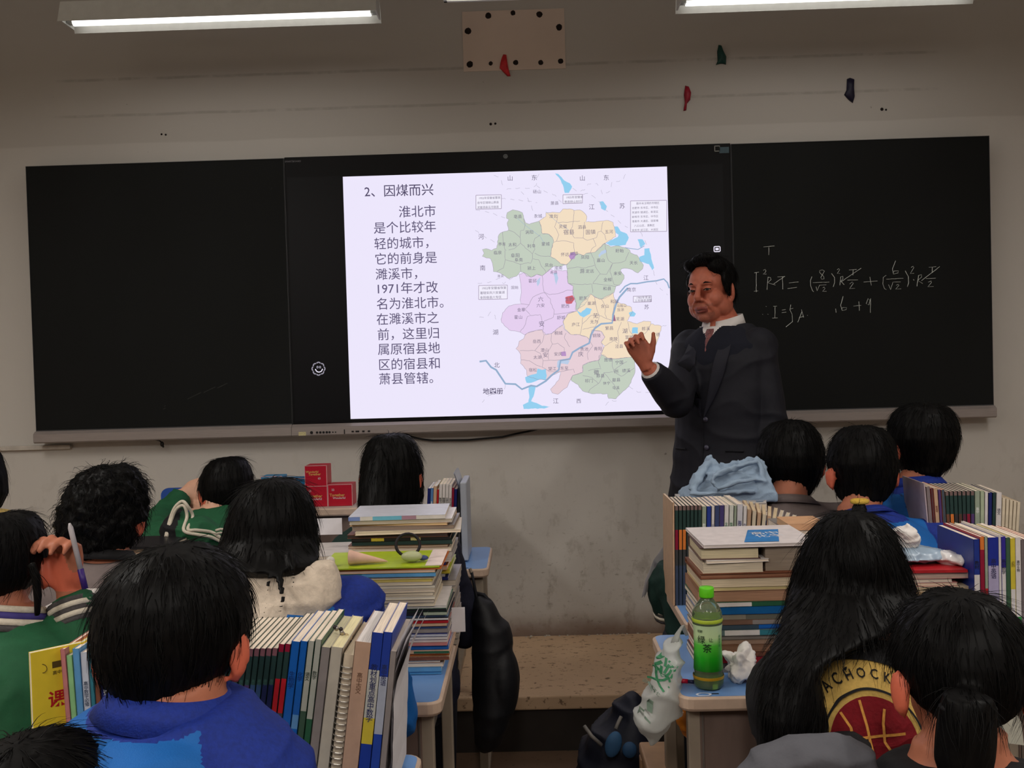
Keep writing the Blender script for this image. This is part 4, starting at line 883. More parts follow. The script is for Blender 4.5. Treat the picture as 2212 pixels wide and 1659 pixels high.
# --- scrap of another student at the far left edge
ye = -1.55
person('person', 'student mostly cut off by the left edge, yellow patterned collar', (-70, 1050), ye, 1.0, .2, .1, 0,
    rows=[(955, -95, -45), (965, -120, -20), (990, -135, -5), (1030, -142, 4), (1070, -140, 6), (1100, -125, -8), (1120, -100, -30)], ry=.11,
    nb=(-60, 1150, ye), hips=(at(-60, 1150, ye).x, ye-.05, .48), jmats=(mat('yellow patterned cloth', (214, 184, 110), .85, var=.35, scale=60),), strand=(300, .05, .0006), seed=15, coll=dict(r=.085, h=.07, mats=(mat('yellow patterned cloth', (214, 184, 110)),), flare=.02, dz=-.005, th=.012))
# --- head at the bottom left corner
yq = -3.3
person('person', 'dark crown of a head at the bottom left corner of the picture', (48, 1745), yq, 1.0, 0, .2, 0,
    rows=[(1602, 28, 85), (1607, 0, 110), (1616, -30, 138), (1632, -65, 168), (1658, -95, 194), (1705, -115, 212), (1765, -120, 216), (1825, -110, 208), (1880, -85, 180), (1910, -60, 150)], ry=.112,
    hips=(at(70, 1740, yq).x, yq-.08, .44), nb=(70, 2000, yq-.03), jmats=(BLACK_C,), strand=(1400, .05, .0006), seed=17)
# --- right group
yr = -1.12
gl = person('person', 'student with glasses and grey jacket, right of the light blue coat', (1708, 1000), yr, 1.12, .0, .25, 0,
    rows=[(908, 1692, 1728), (914, 1672, 1746), (928, 1654, 1760), (950, 1643, 1771), (978, 1637, 1778), (1004, 1640, 1778), (1022, 1652, 1774), (1042, 1659, 1764), (1062, 1668, 1748, -.01), (1082, 1684, 1738, -.02)],
    ry=.12, coll=dict(r=.072, h=.03, mats=(GREY_J,), flare=.03, dz=-.02, th=.006), shd=.045, nb=(1700, 1080, yr-.06), hips=(at(1690, 1100, yr).x-.03, yr-.12, .48), sw=.235, jmats=(GREY_J,), strand=(1600, .035, .0007), gamp=.006, seed=19, bulge=.06)
Mg = gl[1]; mb = MB()
for s in (-1, 1):
    wire(mb, [Mg @ V((s*.085, -.02, .005)), Mg @ V((s*.088, .03, .008)), Mg @ V((s*.078, .095, .004))], .0022)
    wire(mb, [Mg @ V((s*.034+.024*math.cos(a*PI/6), .098, .002+.017*math.sin(a*PI/6))) for a in range(13)], .0015)
wire(mb, [Mg @ V((-.010, .1, .004)), Mg @ V((.010, .1, .004))], .0015)
gls = build(mb, 'glasses', mat('steel rims', (70, 72, 80), .3, .8), None, True, base=Mg @ V((0, .09, 0))); tag(gls, 'thin metal glasses worn by the student in the grey jacket on the right', 'glasses')
ys = -1.42
def tail_s(hm):
    hm.tube([at(x, y, ys-.13) for x, y in ((1857, 1088), (1856, 1110), (1850, 1140), (1850, 1180))], (.014, .026, .036, .04), 12)
def pick_two(c, Nb, ax):
    return 1 if (c.x-Nb.x < -.125 or c.x-Nb.x > .17 or c.z > Nb.z-.004) else 0
person('person', 'student with hair tied low in a yellow band, blue jacket', (1860, 1008), ys, 1.1, .0, .22, 0,
    rows=[(921, 1842, 1888), (927, 1822, 1906), (942, 1806, 1920), (966, 1795, 1930), (996, 1788, 1935), (1018, 1796, 1934), (1050, 1804, 1927), (1074, 1812, 1912, -.01), (1090, 1832, 1892, -.02)],
    ry=.115, hair_extra=[tail_s], coll=dict(r=.070, h=.028, mats=(BLUE_D,), flare=.03, dz=-.02, th=.006), shd=.048, nb=(1858, 1112, ys-.05), hips=(at(1850, 1100, ys).x+.05, ys-.2, .48), sw=.235, arms={'L': dict(el=at(1628, 1168, ys-.02), wr=at(1650, 1195, ys+.17))}, jmats=(BLUE_L, BLUE_D), jpick=pick_two, strand=(1300, .05, .0006), gamp=.006, seed=21)
c = at(1857, 1083, ys-.125); mb = MB(); n = 20
mb.rings([[c+V((math.cos(2*PI*i/n)*(.021+.006*math.cos(2*PI*j/8)), math.sin(2*PI*i/n)*(.016+.006*math.cos(2*PI*j/8)), .007*math.sin(2*PI*j/8))) for j in range(8)] for i in range(n)], 0, False, True)
tag(build(mb, 'hair_band', mat('mustard elastic', (206, 168, 66), .8, var=.2, scale=200), None, True, base=c), 'mustard yellow hair band on the low ponytail at right', 'hair band')
yt = -1.2
def pick_tall(c, Nb, ax): return 1 if (c.z > Nb.z-.018) else 0
tl = person('person', 'short-haired student in light blue jacket with lettering on back, highest head at right', (1994, 960), yt, 1.08, .08, .1, 0,
    rows=[(872, 1972, 2022), (878, 1950, 2040), (892, 1933, 2054), (915, 1923, 2064), (945, 1920, 2068), (960, 1928, 2066), (985, 1938, 2058), (1000, 1944, 2050), (1016, 1950, 2036, -.01), (1032, 1964, 2024, -.015)],
    ry=.118, shd=.05, nb=(1982, 1046, yt-.02), hips=(at(1985, 1060, yt).x, yt-.06, .48), sw=.20, jmats=(BLUE_L, BLUE_D), jpick=pick_tall, strand=(1600, .035, .0007), gamp=.006, seed=23,
    coll=dict(r=.064, h=.04, mats=(BLUE_D,), flare=.03, dz=-.02, th=.008))
tm = text_mesh('LDCCO', .052, mat('navy print', (20, 58, 110), .7), .006)
o = bpy.data.objects.new('back_lettering', tm.copy()); COL.objects.link(o); o.parent = tl[2]
base = at(1957, 1098, yt-.16)
q = on_surface(tl[3], off_of(tl[2]), [(base.x+v.co.x, base.z+v.co.y) for v in o.data.vertices], .003)
for v, p in zip(o.data.vertices, q): v.co = p-off_of(tl[2])
# --- long-haired girl at the front right desk
yz = -2.5
lg = person('person', 'student with very long black hair right of tea bottle, basketball badge on black jacket', (1835, 1215), yz, 1.05, .1, .25, 0,
    rows=[(1108, 1812, 1872), (1114, 1795, 1890), (1128, 1776, 1908), (1150, 1758, 1924), (1180, 1742, 1938), (1215, 1728, 1952), (1255, 1715, 1966), (1300, 1706, 1976, -.045, .11), (1345, 1692, 1935, -.10, .095), (1385, 1678, 1850, -.15, .08), (1415, 1665, 1790, -.185, .07), (1450, 1652, 1765, -.215, .06), (1495, 1642, 1775, -.235, .055), (1545, 1640, 1788, -.255, .045), (1595, 1648, 1780, -.265, .035), (1640, 1664, 1768, -.27, .03), (1675, 1690, 1750, -.27, .02)],
    ry=.118, nb=(1840, 1370, yz-.06), hips=(2.77, yz-.1, .48), sw=.168, arms={'L': dict(el=at(1722, 1570, -2.52), wr=at(1760, 1520, -2.43), hand=dict(dirF=(1, .15, 0), thumb=(0, 1, .3), back=(0, 0, 1))), 'R': dict(el=at(2010, 1560, -2.50), wr=at(1960, 1500, -2.41), hand=dict(dirF=(-1, .15, 0), thumb=(0, 1, .3), back=(0, 0, 1)))}, jmats=(BLACK_C,), strand=(3000, .07, .0006), gamp=.005, seed=25, bulge=.05, jv=.008)
lj, ljm = lg[2], lg[3]; loff = off_of(lj); yb_ = yz-.235
cE = at(1882, 1597, yb_); sE = sc(yb_)
def disc(r0, r1, a0, a1, n=40):
    mb = MB(); vs = []
    for i in range(n+1):
        a = a0+(a1-a0)*i/n
        for j in range(5): r = r0+(r1-r0)*j/4; vs.append((cE.x+r*math.cos(a), cE.z+r*math.sin(a)))
    fs = [(i*5+j, i*5+j+1, (i+1)*5+j+1, (i+1)*5+j) for i in range(n) for j in range(4)]
    return vs, fs
def patch_on(name, shapes, m, lift):
    mb = MB()
    for vs, fs in shapes: mb.add(on_surface(ljm, loff, vs, lift), fs)
    me = mb.mesh(name, m, loff)
    for p in me.polygons:
        if p.normal.y > 0: p.flip()
    link(name, me, lj)
GOLD = mat('gold felt badge', (206, 170, 92), .9, var=.12, scale=120, bump=.5); MAROON = mat('maroon felt badge', (122, 14, 26), .9, var=.12, scale=90, bump=.5)
patch_on('badge_ring', [disc(.0, .118, 0, 2*PI)], GOLD, .006)
patch_on('badge_ball', [disc(.0, .070, 0, 2*PI)], MAROON, .009)
def line_px(pts, wd):
    q = [at(x, y, yb_) for x, y in pts]; f = []
    for a, b_ in zip(q, q[1:]): f += [a.lerp(b_, t/6) for t in range(6)]
    f.append(q[-1]); vs = []
    for i, p in enumerate(f):
        t = (f[min(i+1, len(f)-1)]-f[max(i-1, 0)]); n_ = V((t.z, 0, -t.x)).normalized()*wd/2
        for k in (-1, 0, 1): vs.append((p.x+n_.x*k, p.z+n_.z*k))
    fs = [(i*3+j, i*3+j+1, i*3+j+4, i*3+j+3) for i in range(len(f)-1) for j in range(2)]
    return vs, fs
patch_on('badge_seam', [line_px(l, .0042) for l in ([(1857, 1513), (1864, 1555), (1870, 1600), (1878, 1650)], [(1815, 1538), (1832, 1565), (1836, 1600), (1836, 1628)], [(1800, 1592), (1840, 1585), (1890, 1578), (1945, 1574)], [(1907, 1528), (1899, 1555), (1899, 1590), (1922, 1626)])], mat('gold seam', (214, 150, 70), .9, var=.2, scale=200), .012)
patch_on('badge_border', [disc(.078, .0815, .2, PI*.98), disc(.118, .124, .1, PI)], BLACK_C, .0105)
for i, ch in enumerate('RACHOCK'):
    a = math.radians(140-i*12.0); r = .094
    tmm = text_mesh(ch, .019, mat('black print', (24, 20, 18), .8, var=0), .012, 'CENTER').copy()
    ob = bpy.data.objects.new('badge_letter', tmm); COL.objects.link(ob); ob.parent = lj
    ca, sa = math.cos(a-PI/2), math.sin(a-PI/2)
    q = on_surface(ljm, loff, [(cE.x+r*math.cos(a)+v.co.x*ca-v.co.y*sa, cE.z+r*math.sin(a)+v.co.x*sa+v.co.y*ca) for v in tmm.vertices], .011)
    for v, p in zip(tmm.vertices, q): v.co = p-loff
# small pale stars on the yoke
for px, py, s in ((1795, 1433, .012), (1843, 1418, .011), (1896, 1418, .013), (1739, 1547, .010)):
    c = at(px, py, yb_); vs = [(c.x, c.z)]+[(c.x+s*(1 if i % 2 else .45)*math.cos(i*PI/5+.3), c.z+s*(1 if i % 2 else .45)*math.sin(i*PI/5+.3)) for i in range(10)]
    patch_on('badge_star', [(vs, [(0, i+1, (i+1) % 10+1) for i in range(10)])], STRIPE, .004)
# --- front right girl with ponytail
yw = -2.98
person('person', 'student nearest at right, black jacket, ponytail, both ears showing', (2072, 1430), yw, .98, -.04, .2, 0,
    rows=[(1282, 2050, 2110), (1288, 2022, 2138), (1302, 1998, 2160), (1326, 1972, 2180), (1360, 1951, 2194), (1400, 1939, 2203), (1440, 1938, 2205), (1475, 1950, 2198), (1508, 1975, 2180, -.01), (1535, 2002, 2155, -.02), (1556, 2035, 2125, -.03)],
    ry=.108, nb=(2078, 1640, yw-.03), hips=(2.82, yw-.08, .46), sw=.185, jmats=(BLACK_C,), strand=(1600, .06, .0006), seed=27, voxel=.006,
    hair_extra=[lambda hm: hm.tube([at(x, y, yw-.13) for x, y in ((2092, 1500), (2090, 1535), (2086, 1580), (2082, 1640), (2085, 1740))], (.03, .034, .036, .036, .02), 14)])
c = at(2091, 1528, yw-.130); mb = MB(); mb.rings([[c+V((math.cos(2*PI*i/16)*(.031+.005*math.cos(2*PI*j/6)), math.sin(2*PI*i/16)*(.020+.005*math.cos(2*PI*j/6)), .004*math.sin(2*PI*j/6))) for j in range(6)] for i in range(16)], 0, False, True)
tag(build(mb, 'hair_band', BLACK_C, None, True, base=c), 'black hair band on the ponytail of the nearest student at right', 'hair band')
# --- student hidden behind the book row; only an arm shows at the aisle
ya = -1.36
person('person', 'student hidden by upright books, dark green striped sleeve hanging into the aisle', (1560, 1180), ya, .9, .3, .9, 0,
    rows=[(1110, 1550, 1580), (1116, 1530, 1600), (1135, 1508, 1622), (1160, 1504, 1626), (1190, 1512, 1618), (1215, 1530, 1600)], ry=.09, nb=(1545, 1180, ya-.02), hips=(2.76, ya-.16, .47), sw=.18,
    jmats=(DGREEN,), strand=(0, 0, 0), seed=29, voxel=.008, lower=True,
    arms={'L': dict(el=at(1438, 1262, ya-.05), wr=at(1448, 1338, ya-.02), hand=dict(dirF=(.25, 0, -1), thumb=(.3, 1, 0), back=(-1, 0, 0), curl=(.5, .5, .6, .6)))}, cuffs=('L',))
# ================================================================== the teacher
def teacher():
    y0 = -.60; yaw = math.radians(142); by = math.radians(138)
    hc = at(1534, 628, y0); k = 1.0
    lat = V((math.cos(by), math.sin(by), 0)); fr = V((-math.sin(by), math.cos(by), 0))
    M4 = head_mat(hc, yaw, .03, .05, k)
    Nb = at(1562, 706, y0+.01); hx = at(1565, 1040, y0)
    H = V((hx.x, y0, PLZ+.82))
    root = thing('person', 'teacher standing at the right end of screen in a dark navy suit, hand raised', 'person', (H.x, H.y, PLZ))
    off = off_of(root)
    b = MB(); h = MB()
    h.ell((0, -.014, .035), (.077, .096, .088), n=28, m=20); h.ell((0, .026, .03), (.067, .064, .06), n=24, m=16)
    for s in (-1, 1):
        h.ell((s*.036, .042, -.034), (.037, .040, .040)); h.ell((s*.056, .004, -.060), (.027, .052, .042))
        h.ell((s*.031, .0765, .001), (.0165, .0125, .0115), n=14, m=10); h.ell((s*.0135, .095, -.037), (.0085, .011, .008), n=10, m=8)
        R = rotm(0, 0, s*-.45); h.ell((s*.087, -.012, -.012), (.008, .020, .033), R, 12, 10); h.ell((s*.083, -.004, -.040), (.008, .011, .013))
        h.tube([(s*.022, .089, -.04), (s*.036, .079, -.062), (s*.040, .068, -.08)], [.006, .007, .006], 8)
    h.ell((0, .03, -.078), (.058, .056, .043), n=20, m=14); h.ell((0, .064, -.100), (.026, .022, .020)); h.ell((0, .070, -.060), (.032, .024, .028))
    h.tube([(0, .088, .020), (0, .098, -.005), (0, .110, -.028), (0, .108, -.040)], [.009, .010, .0135, .009], 12)
    h.tube([(-.048, .072, .024), (-.022, .086, .026), (0, .086, .022), (.022, .086, .026), (.048, .072, .024)], [.008, .0095, .008, .0095, .008], 10)
    h.tube([(-.027, .086, -.070), (-.008, .0965, -.0655), (0, .096, -.067), (.008, .0965, -.0655), (.027, .086, -.070)], [.003, .0046, .004, .0046, .003], 10)
    h.tube([(-.024, .084, -.0785), (0, .094, -.080), (.024, .084, -.0785)], [.003, .0058, .003], 10)
    h.xf(M4); b.v, b.f, b.m = h.v, h.f, h.m
    nk = M4 @ V((0, -.018, -.055)); b.tube([nk, Nb+V((0, 0, .02)), Nb-V((0, 0, .04))], [.060, .062, .075], 16)
    axs = V((0, 0, 1)); b.rings(torso_rings(H, Nb, lat, .01, 0, 1.05))
    SR = Nb+lat*.150-V((0, 0, .075)); SL_ = Nb-lat*.150-V((0, 0, .075))
    elR = at(1462, 868, y0-.16); wrR = at(1402, 796, y0-.26)
    elL = SL_-lat*.045+fr*.0-V((0, 0, .27)); wrL = elL+fr*.06-V((0, 0, .24))
    for S, el, wr in ((SR, elR, wrR), (SL_, elL, wrL)):
        b.tube([Nb-V((0, 0, .05)), S], [.055, .055], 12); limb_up(b, S, el, wr, (.052, .042, .029))
    tips, HM = hand_bits(b, wrR+V((-.012, 0, .016)), (-.42, -.10, .9), (.9, -.1, .42), (.15, 1, .1), curl=(.95, 1.0, 1.02, 1.05), tc=-.5, k=.98, spread=.09)
    hand_bits(b, wrL-V((0, 0, .015)), (0, 0, -1), fr, -lat, curl=(.3, .35, .4, .45))
    tr, shoe = MB(), MB(); legs(b, tr, shoe, H-V((0, 0, .0)), lat, fr, PLZ, False)
    Mi = M4.inverted()
    def spick(c, n):
        l = Mi @ c
        if l.y > .080 and -.0845 < l.z < -.0615 and abs(l.x) < .026: return 1
        if l.y > .06 and l.z > -.125 and (-.0615 < l.z < -.052 or l.z < -.0845) and abs(l.x) < .045: return 2
        return 0
    TSK = mat('teacher skin', (178, 100, 78), .48, var=.07, scale=60, spec=.4)
    me = remesh(b, .0038, 2, None, [TSK, mat('teacher lips', (132, 66, 58), .45, var=.05), mat('stubble', (160, 94, 76), .6, var=.2, scale=300)], spick, off, 'body'); link('body', me, root)
    # eyes and brows
    mb = MB(); bw = MB()
    for s in (-1, 1):
        e = MB(); e.ell((s*.031, .0866, -.0005), (.0118, .0035, .0030), n=14, m=8, mi=0); e.ell((s*.031-.003, .0885, -.0003), (.0064, .0028, .0031), n=12, m=8, mi=1)
        e.tube([(s*.018, .0875, .0005), (s*.031, .0898, .0046), (s*.046, .082, .001)], .0022, 6, 1)
        e.xf(M4); build(e, 'eye', [mat('eye white', (142, 122, 108), .3, var=0), mat('iris dark', (28, 18, 14), .2, var=0)], root, True)
        g = MB(); g.tube([(s*.014, .0905, .0225), (s*.030, .092, .0285), (s*.048, .078, .0245)], [.003, .0042, .002], 8, flat=.7); g.xf(M4); build(g, 'eyebrow', HAIR, root, True)
    g = MB(); g.tube([(-.023, .0875, -.0745), (0, .0995, -.0735), (.023, .0875, -.0745)], [.0008, .0013, .0008], 6); g.xf(M4); build(g, 'mouth_line', mat('mouth dark', (54, 22, 20), .6, var=0), root, True)
    # hair: parted, off the forehead, fuller at the sides and crown
    hm = MB(); hm.ell((0, -.030, .052), (.086, .096, .082), n=28, m=20); hm.ell((0, -.062, -.015), (.074, .056, .062), n=24, m=16); hm.ell((-.012, .040, .112), (.058, .052, .026), rotm(.25, .12, 0), 20, 12)
    hm.ell((.045, .034, .098), (.034, .040, .026), rotm(.3, 0, -.3), 16, 10); hm.ell((-.05, .03, .088), (.034, .04, .034), None, 16, 10)
    for s in (-1, 1): hm.ell((s*.074, -.010, .035), (.015, .050, .045), None, 14, 10); hm.ell((s*.076, .012, .01), (.008, .018, .03), None, 12, 8)
    hm.xf(M4); hme = remesh(hm, .004, 2, groove(hc, .0035, 0, 4.0), [HAIR], None, off, 'hair'); ho = link('hair', hme, root)
    strands(hme, off, M4 @ V((.03, -.02, .14)), 1200, .045, 31, HAIR, ho, rad=.0006, curl=.2, gravity=.3)
    # jacket
    j = MB(); n = 24; rs = []
    for z, rx, ry, fy in ((-.155, .225, .165, .005), (-.10, .218, .160, .005), (.0, .205, .155, .0), (.14, .192, .145, .0), (.28, .195, .142, 0), (.39, .200, .140, -.008), (.447, .185, .122, -.015), (.493, .138, .094, -.022), (.528, .092, .070, -.03)):
        zz = H.z+z*(Nb.z-H.z)/.52
        c = V((H.x+(Nb.x-H.x)*max(0, z/.52), y0+.0, zz))+fr*fy
        rs.append([c+lat*rx*math.copysign(abs(math.cos(2*PI*i/n))**.85, math.cos(2*PI*i/n))+fr*ry*math.copysign(abs(math.sin(2*PI*i/n))**.85, math.sin(2*PI*i/n)) for i in range(n)])
    j.rings(rs)
    for S, el, wr, gw in ((SR, elR, wrR, .016), (SL_, elL, wrL, .018)):
        j.tube([Nb-V((0, 0, .065)), S], [.062, .066], 14); j.ell(S, (.070,)*3, n=14, m=10)
        j.tube([S, S.lerp(el, .5), el], [.068, .063, .056+gw*.3], 16); j.ell(el, (.058+gw*.2,)*3); j.tube([el, el.lerp(wr, .45), wr-(wr-el).normalized()*.012], [.058, .052, .045], 16)
    jm = remesh(j, .007, 3, wrinkle(.006, 7, 2.5, 16), [SUIT], None, off, 'suit_jacket'); jo = link('suit_jacket', jm, root)
    bv = BVHTree.FromPolygons([tuple(v.co+off) for v in jm.vertices], [tuple(p.vertices) for p in jm.polygons])
    def front(u, z, lift=.003):
        """point on the jacket front: u across (lat), z height"""
        c = V((H.x+(Nb.x-H.x)*.6, y0, z))+lat*u
        hit = bv.ray_cast(c+fr*.185, -fr)
        return (hit[0]+fr*lift) if hit[0] is not None else c+fr*.14
    zt = Nb.z
    jj = MB(); jj.rings(torso_rings(H, Nb, lat, .020, 0, 1.05, -.06, .94)); jj.tube([SR, Nb-V((0, 0, .055)), SL_], [.058, .064, .058], 12)
    link('jumper', remesh(jj, .007, 2, None, [mat('dark jumper', (17, 19, 32), .9, var=.2, scale=200), mat('white shirt', (214, 208, 206), .7, var=.04)], lambda c, n: 1 if (c.z > Nb.z-.050 and (c-Nb).dot(fr) > 0 and abs((c-Nb).dot(lat)) < .040*(1-(Nb.z-c.z)/.050)+.002) else 0, off, 'jumper'), root)
    # lapels, opening, buttons, pocket, V of jumper, shirt and tie
    for s in (-1, 1):
        rows_ = []
        for t in [i/9 for i in range(10)]:
            z = zt-.035-.30*t; u0 = s*(.052*(1-t)+.004); w_ = .045*math.sin(PI*min(1, .22+t*.78))+.004
            rows_.append([front(u0, z, .008), front(u0+s*w_, z, .010), front(u0+s*w_, z, .002)])
        mb = MB()
        vs = [p for r in rows_ for p in r]; fs = [(i*3+q, i*3+q+1, i*3+q+4, i*3+q+3) for i in range(9) for q in range(2)]
        mb.add(vs, fs); build(mb, 'lapel', mat('suit lapel', (23, 23, 35), .7, var=.1, scale=80), jo, True)
    mb = MB(); wire(mb, [front(.004, zt-.33-.36*t/8, .002) for t in range(9)], .0022); build(mb, 'front_edge', mat('suit seam', (14, 14, 22), .8), jo)
    for i, z in enumerate((zt-.345, zt-.45)):
        p = front(-.012, z, .004); mb = MB(); mb.tube([p, p+fr*.004], .0095, 14); build(mb, 'button', mat('suit button', (70, 68, 84), .3), jo, True)
    mb = MB(); wire(mb, [front(.085, zt-.46, .004), front(.145, zt-.462, .004)], .004); wire(mb, [front(-.085, zt-.46, .004), front(-.145, zt-.462, .004)], .004); build(mb, 'pocket_flap', mat('suit seam', (14, 14, 22)), jo)
    # jumper in the V
    mb = MB(); vs = []; 
    for t in [i/8 for i in range(9)]:
        z = zt-.03-.26*t; w_ = .052*(1-t)+.003
        vs += [front(-w_, z, .0055), front(0, z, .007), front(w_, z, .0055)]
    pass
    # shirt collar: a band round the neck with two points, and the tie knot
    SH = mat('white shirt', (214, 208, 206), .7, var=.04); n = 30; mb = MB(); cN = Nb+V((0, 0, .012))
    ax = V((0, 0, 1))
    def cp(a, r, z): return cN+lat*math.cos(a)*r+fr*math.sin(a)*r*1.02+ax*z
    ra, rb, rc, rd = [], [], [], []
    A = [math.radians(100+340*i/n) for i in range(n+1)]
    vs = []
    for a in A:
        f_ = (1+math.sin(a))/2; drop = .035*f_**2
        vs += [cp(a, .068, .036-drop*.9), cp(a, .074, .038-drop*.9), cp(a, .084, .004-drop*1.25), cp(a, .078, -.004-drop)]
    mb.add(vs, [(i*4+q, i*4+(q+1) % 4, i*4+4+(q+1) % 4, i*4+4+q) for i in range(n) for q in range(4)]+[(3, 2, 1, 0), (n*4, n*4+1, n*4+2, n*4+3)])
    build(mb, 'shirt_collar', SH, root, True)
    mb = MB()
    for s in (-1, 1):
        a0 = math.radians(90-s*14); a1 = math.radians(90-s*52)
        mb.rings([[cp(a0, .083, -.030), cp(a1, .084, -.008), cp(a1, .088, -.034), cp(math.radians(90-s*26), .093, -.070)], [cp(a0, .087, -.030), cp(a1, .088, -.008), cp(a1, .092, -.034), cp(math.radians(90-s*26), .097, -.070)]])
    build(mb, 'collar_point', SH, root)
    mb = MB(); a = math.radians(90); TIE = mat('patterned tie', (112, 62, 62), .5, var=.55, scale=160)
    mb.rings([[cp(a, r_+dy, z)+lat*x for x, dy in ((-w_, 0), (0, .008), (w_, 0), (0, -.006))] for z, w_, r_ in ((-.020, .015, .090), (-.040, .020, .100), (-.058, .011, .110), (-.10, .020, .122), (-.16, .026, .124))])
    build(mb, 'tie', TIE, root)
    # shirt cuffs and trousers
    dR = (wrR-elR).normalized(); mb = MB().tube([wrR-dR*.03, wrR-dR*.006], [.038, .036], 16); build(mb, 'shirt_cuff', SH, root, True)
    dL = (wrL-elL).normalized(); mb = MB().tube([wrL-dL*.03, wrL+dL*.008], [.038, .036], 16); build(mb, 'shirt_cuff', SH, root, True)
    tr.rings([[H+lat*.155*math.cos(2*PI*i/16)+fr*.125*math.sin(2*PI*i/16)+V((0, 0, z)) for i in range(16)] for z in (-.12, .06)])
    link('trousers', remesh(tr, .012, 2, wrinkle(.006, 8, 1), [mat('dark suit trousers', (20, 20, 30), .75)], None, off, 'trousers'), root)
    build(shoe, 'shoes', mat('black leather shoe', (20, 18, 18), .35), root, True)
teacher()
# ================================================================== desks, books and things on them
M_rim = mat('beige desk rim', (196, 170, 150), .5, var=.08, scale=30)
M_blue = mat('blue desk laminate', (110, 150, 205), .28, var=.07, scale=8, spec=.5)
M_steel = mat('beige painted steel', (150, 136, 120), .5, var=.12, scale=10)
M_under = mat('grey steel tray', (96, 88, 82), .55, var=.15, scale=12)
def desk(x0, x1, y0, y1, z, label, fz=0.0, top=M_blue, group='school desks', th=.03):
    cx, cy = (x0+x1)/2, (y0+y1)/2; t = thing('school_desk', label, 'desk', (cx, cy, fz), group)
    def rr_(a, b_, r, zz, n=5):
        out = []
        for sx, sy, a0 in ((1, 1, 0), (-1, 1, 90), (-1, -1, 180), (1, -1, 270)):
            for i in range(n): q = math.radians(a0+90*i/(n-1)); out.append(V((cx+sx*(a-r)+r*math.cos(q), cy+sy*(b_-r)+r*math.sin(q), zz)))
        return out
    w_, d_ = (x1-x0)/2, (y1-y0)/2
    build(MB().rings([rr_(w_-.004, d_-.004, .025, z-th), rr_(w_, d_, .028, z-th+.006), rr_(w_, d_, .028, z-.004), rr_(w_-.004, d_-.004, .025, z-.0006)]), 'desktop_rim', M_rim, t, bevel=.001)
    build(MB().rings([rr_(w_-.007, d_-.007, .022, z-.003), rr_(w_-.007, d_-.007, .022, z)]), 'desktop', top, t)
    mb = MB(); bz = z-th-.14
    mb.box((cx, cy, bz), (2*w_-.10, 2*d_-.06, .004)); mb.box((cx, y1-.035, (z-th+bz)/2), (2*w_-.10, .003, .14))
    for s in (-1, 1): mb.box((cx+s*(w_-.05), cy, (z-th+bz)/2), (.003, 2*d_-.06, .14))
    build(mb, 'book_tray', M_under, t)
    for sx in (-1, 1):
        for sy in (-1, 1): build(MB().box((cx+sx*(w_-.035), cy+sy*(d_-.05), (fz+z-th)/2), (.028, .028, z-th-fz)), 'leg', M_steel, t, bevel=.003)
        build(MB().box((cx+sx*(w_-.035), cy, fz+.03), (.030, 2*d_+.02, .028)), 'foot_bar', M_steel, t)
    build(MB().box((cx, y0+.036, z-th-.075), (2*w_-.09, .006, .15)), 'tray_front', mat('scuffed brown panel', (112, 94, 86), .5, var=.25, scale=14, stretch=(1, 1, .25)), t)
    for sx in (-1, 1):
        build(MB().box((cx+sx*(w_-.075), y0+.020, z+.0004), (.014, .004, .0008)), 'rubber_mark', mat('black rubber', (24, 26, 34), .6), t)
    return t
PAG = {}
def pagemat(c):
    k = tuple(c)
    if k not in PAG: PAG[k] = mat('paper edge %d %d %d' % k, c, .85, var=.10, scale=1, stretch=None) if False else pages_material(k)
    return PAG[k]
def pages_material(c):
    m = bpy.data.materials.new('page edges'); m.use_nodes = True; nt = m.node_tree; N = nt.nodes; L = nt.links
    b = N['Principled BSDF']; b.inputs['Roughness'].default_value = .85
    tc = N.new('ShaderNodeTexCoord'); mp = N.new('ShaderNodeMapping'); mp.inputs['Scale'].default_value = (1400, 12, 12); L.new(tc.outputs['Object'], mp.inputs[0])
    n = N.new('ShaderNodeTexNoise'); n.inputs['Scale'].default_value = 1; n.inputs['Detail'].default_value = 3; L.new(mp.outputs[0], n.inputs['Vector'])
    r = N.new('ShaderNodeMapRange'); r.inputs['From Min'].default_value = .35; r.inputs['From Max'].default_value = .65; r.inputs['To Min'].default_value = .72; r.inputs['To Max'].default_value = 1.06; L.new(n.outputs['Fac'], r.inputs['Value'])
    s = N.new('ShaderNodeVectorMath'); s.operation = 'SCALE'; s.inputs[0].default_value = lin(c); L.new(r.outputs[0], s.inputs['Scale']); L.new(s.outputs[0], b.inputs['Base Color'])
    return m
CREAM = (244, 226, 206); WHITE_P = (226, 220, 214); TANP = (200, 176, 144)
COLN = dict(white=(216, 208, 204), cream=(214, 198, 172), green=(44, 92, 66), dkgreen=(40, 62, 58), blue=(24, 92, 176), ltblue=(92, 150, 196), navy=(28, 36, 100), teal=(52, 120, 134), red=(176, 30, 38), crimson=(140, 22, 50), orange=(216, 120, 52), purple=(86, 58, 110),
    yellow=(206, 186, 60), lime=(170, 190, 40), tan=(196, 160, 130), brown=(120, 72, 52), grey=(140, 132, 128), black=(30, 28, 32), pink=(190, 120, 118), violet=(120, 90, 150), peach=(216, 168, 130), ltgreen=(140, 190, 130), greygreen=(150, 160, 140))
def cm(c):
    if isinstance(c, str): return mat('cover '+c, COLN[c], .38, var=.08, scale=40, spec=.4)
    return mat('cover %d %d %d' % c, c, .38, var=.08, scale=40, spec=.4)
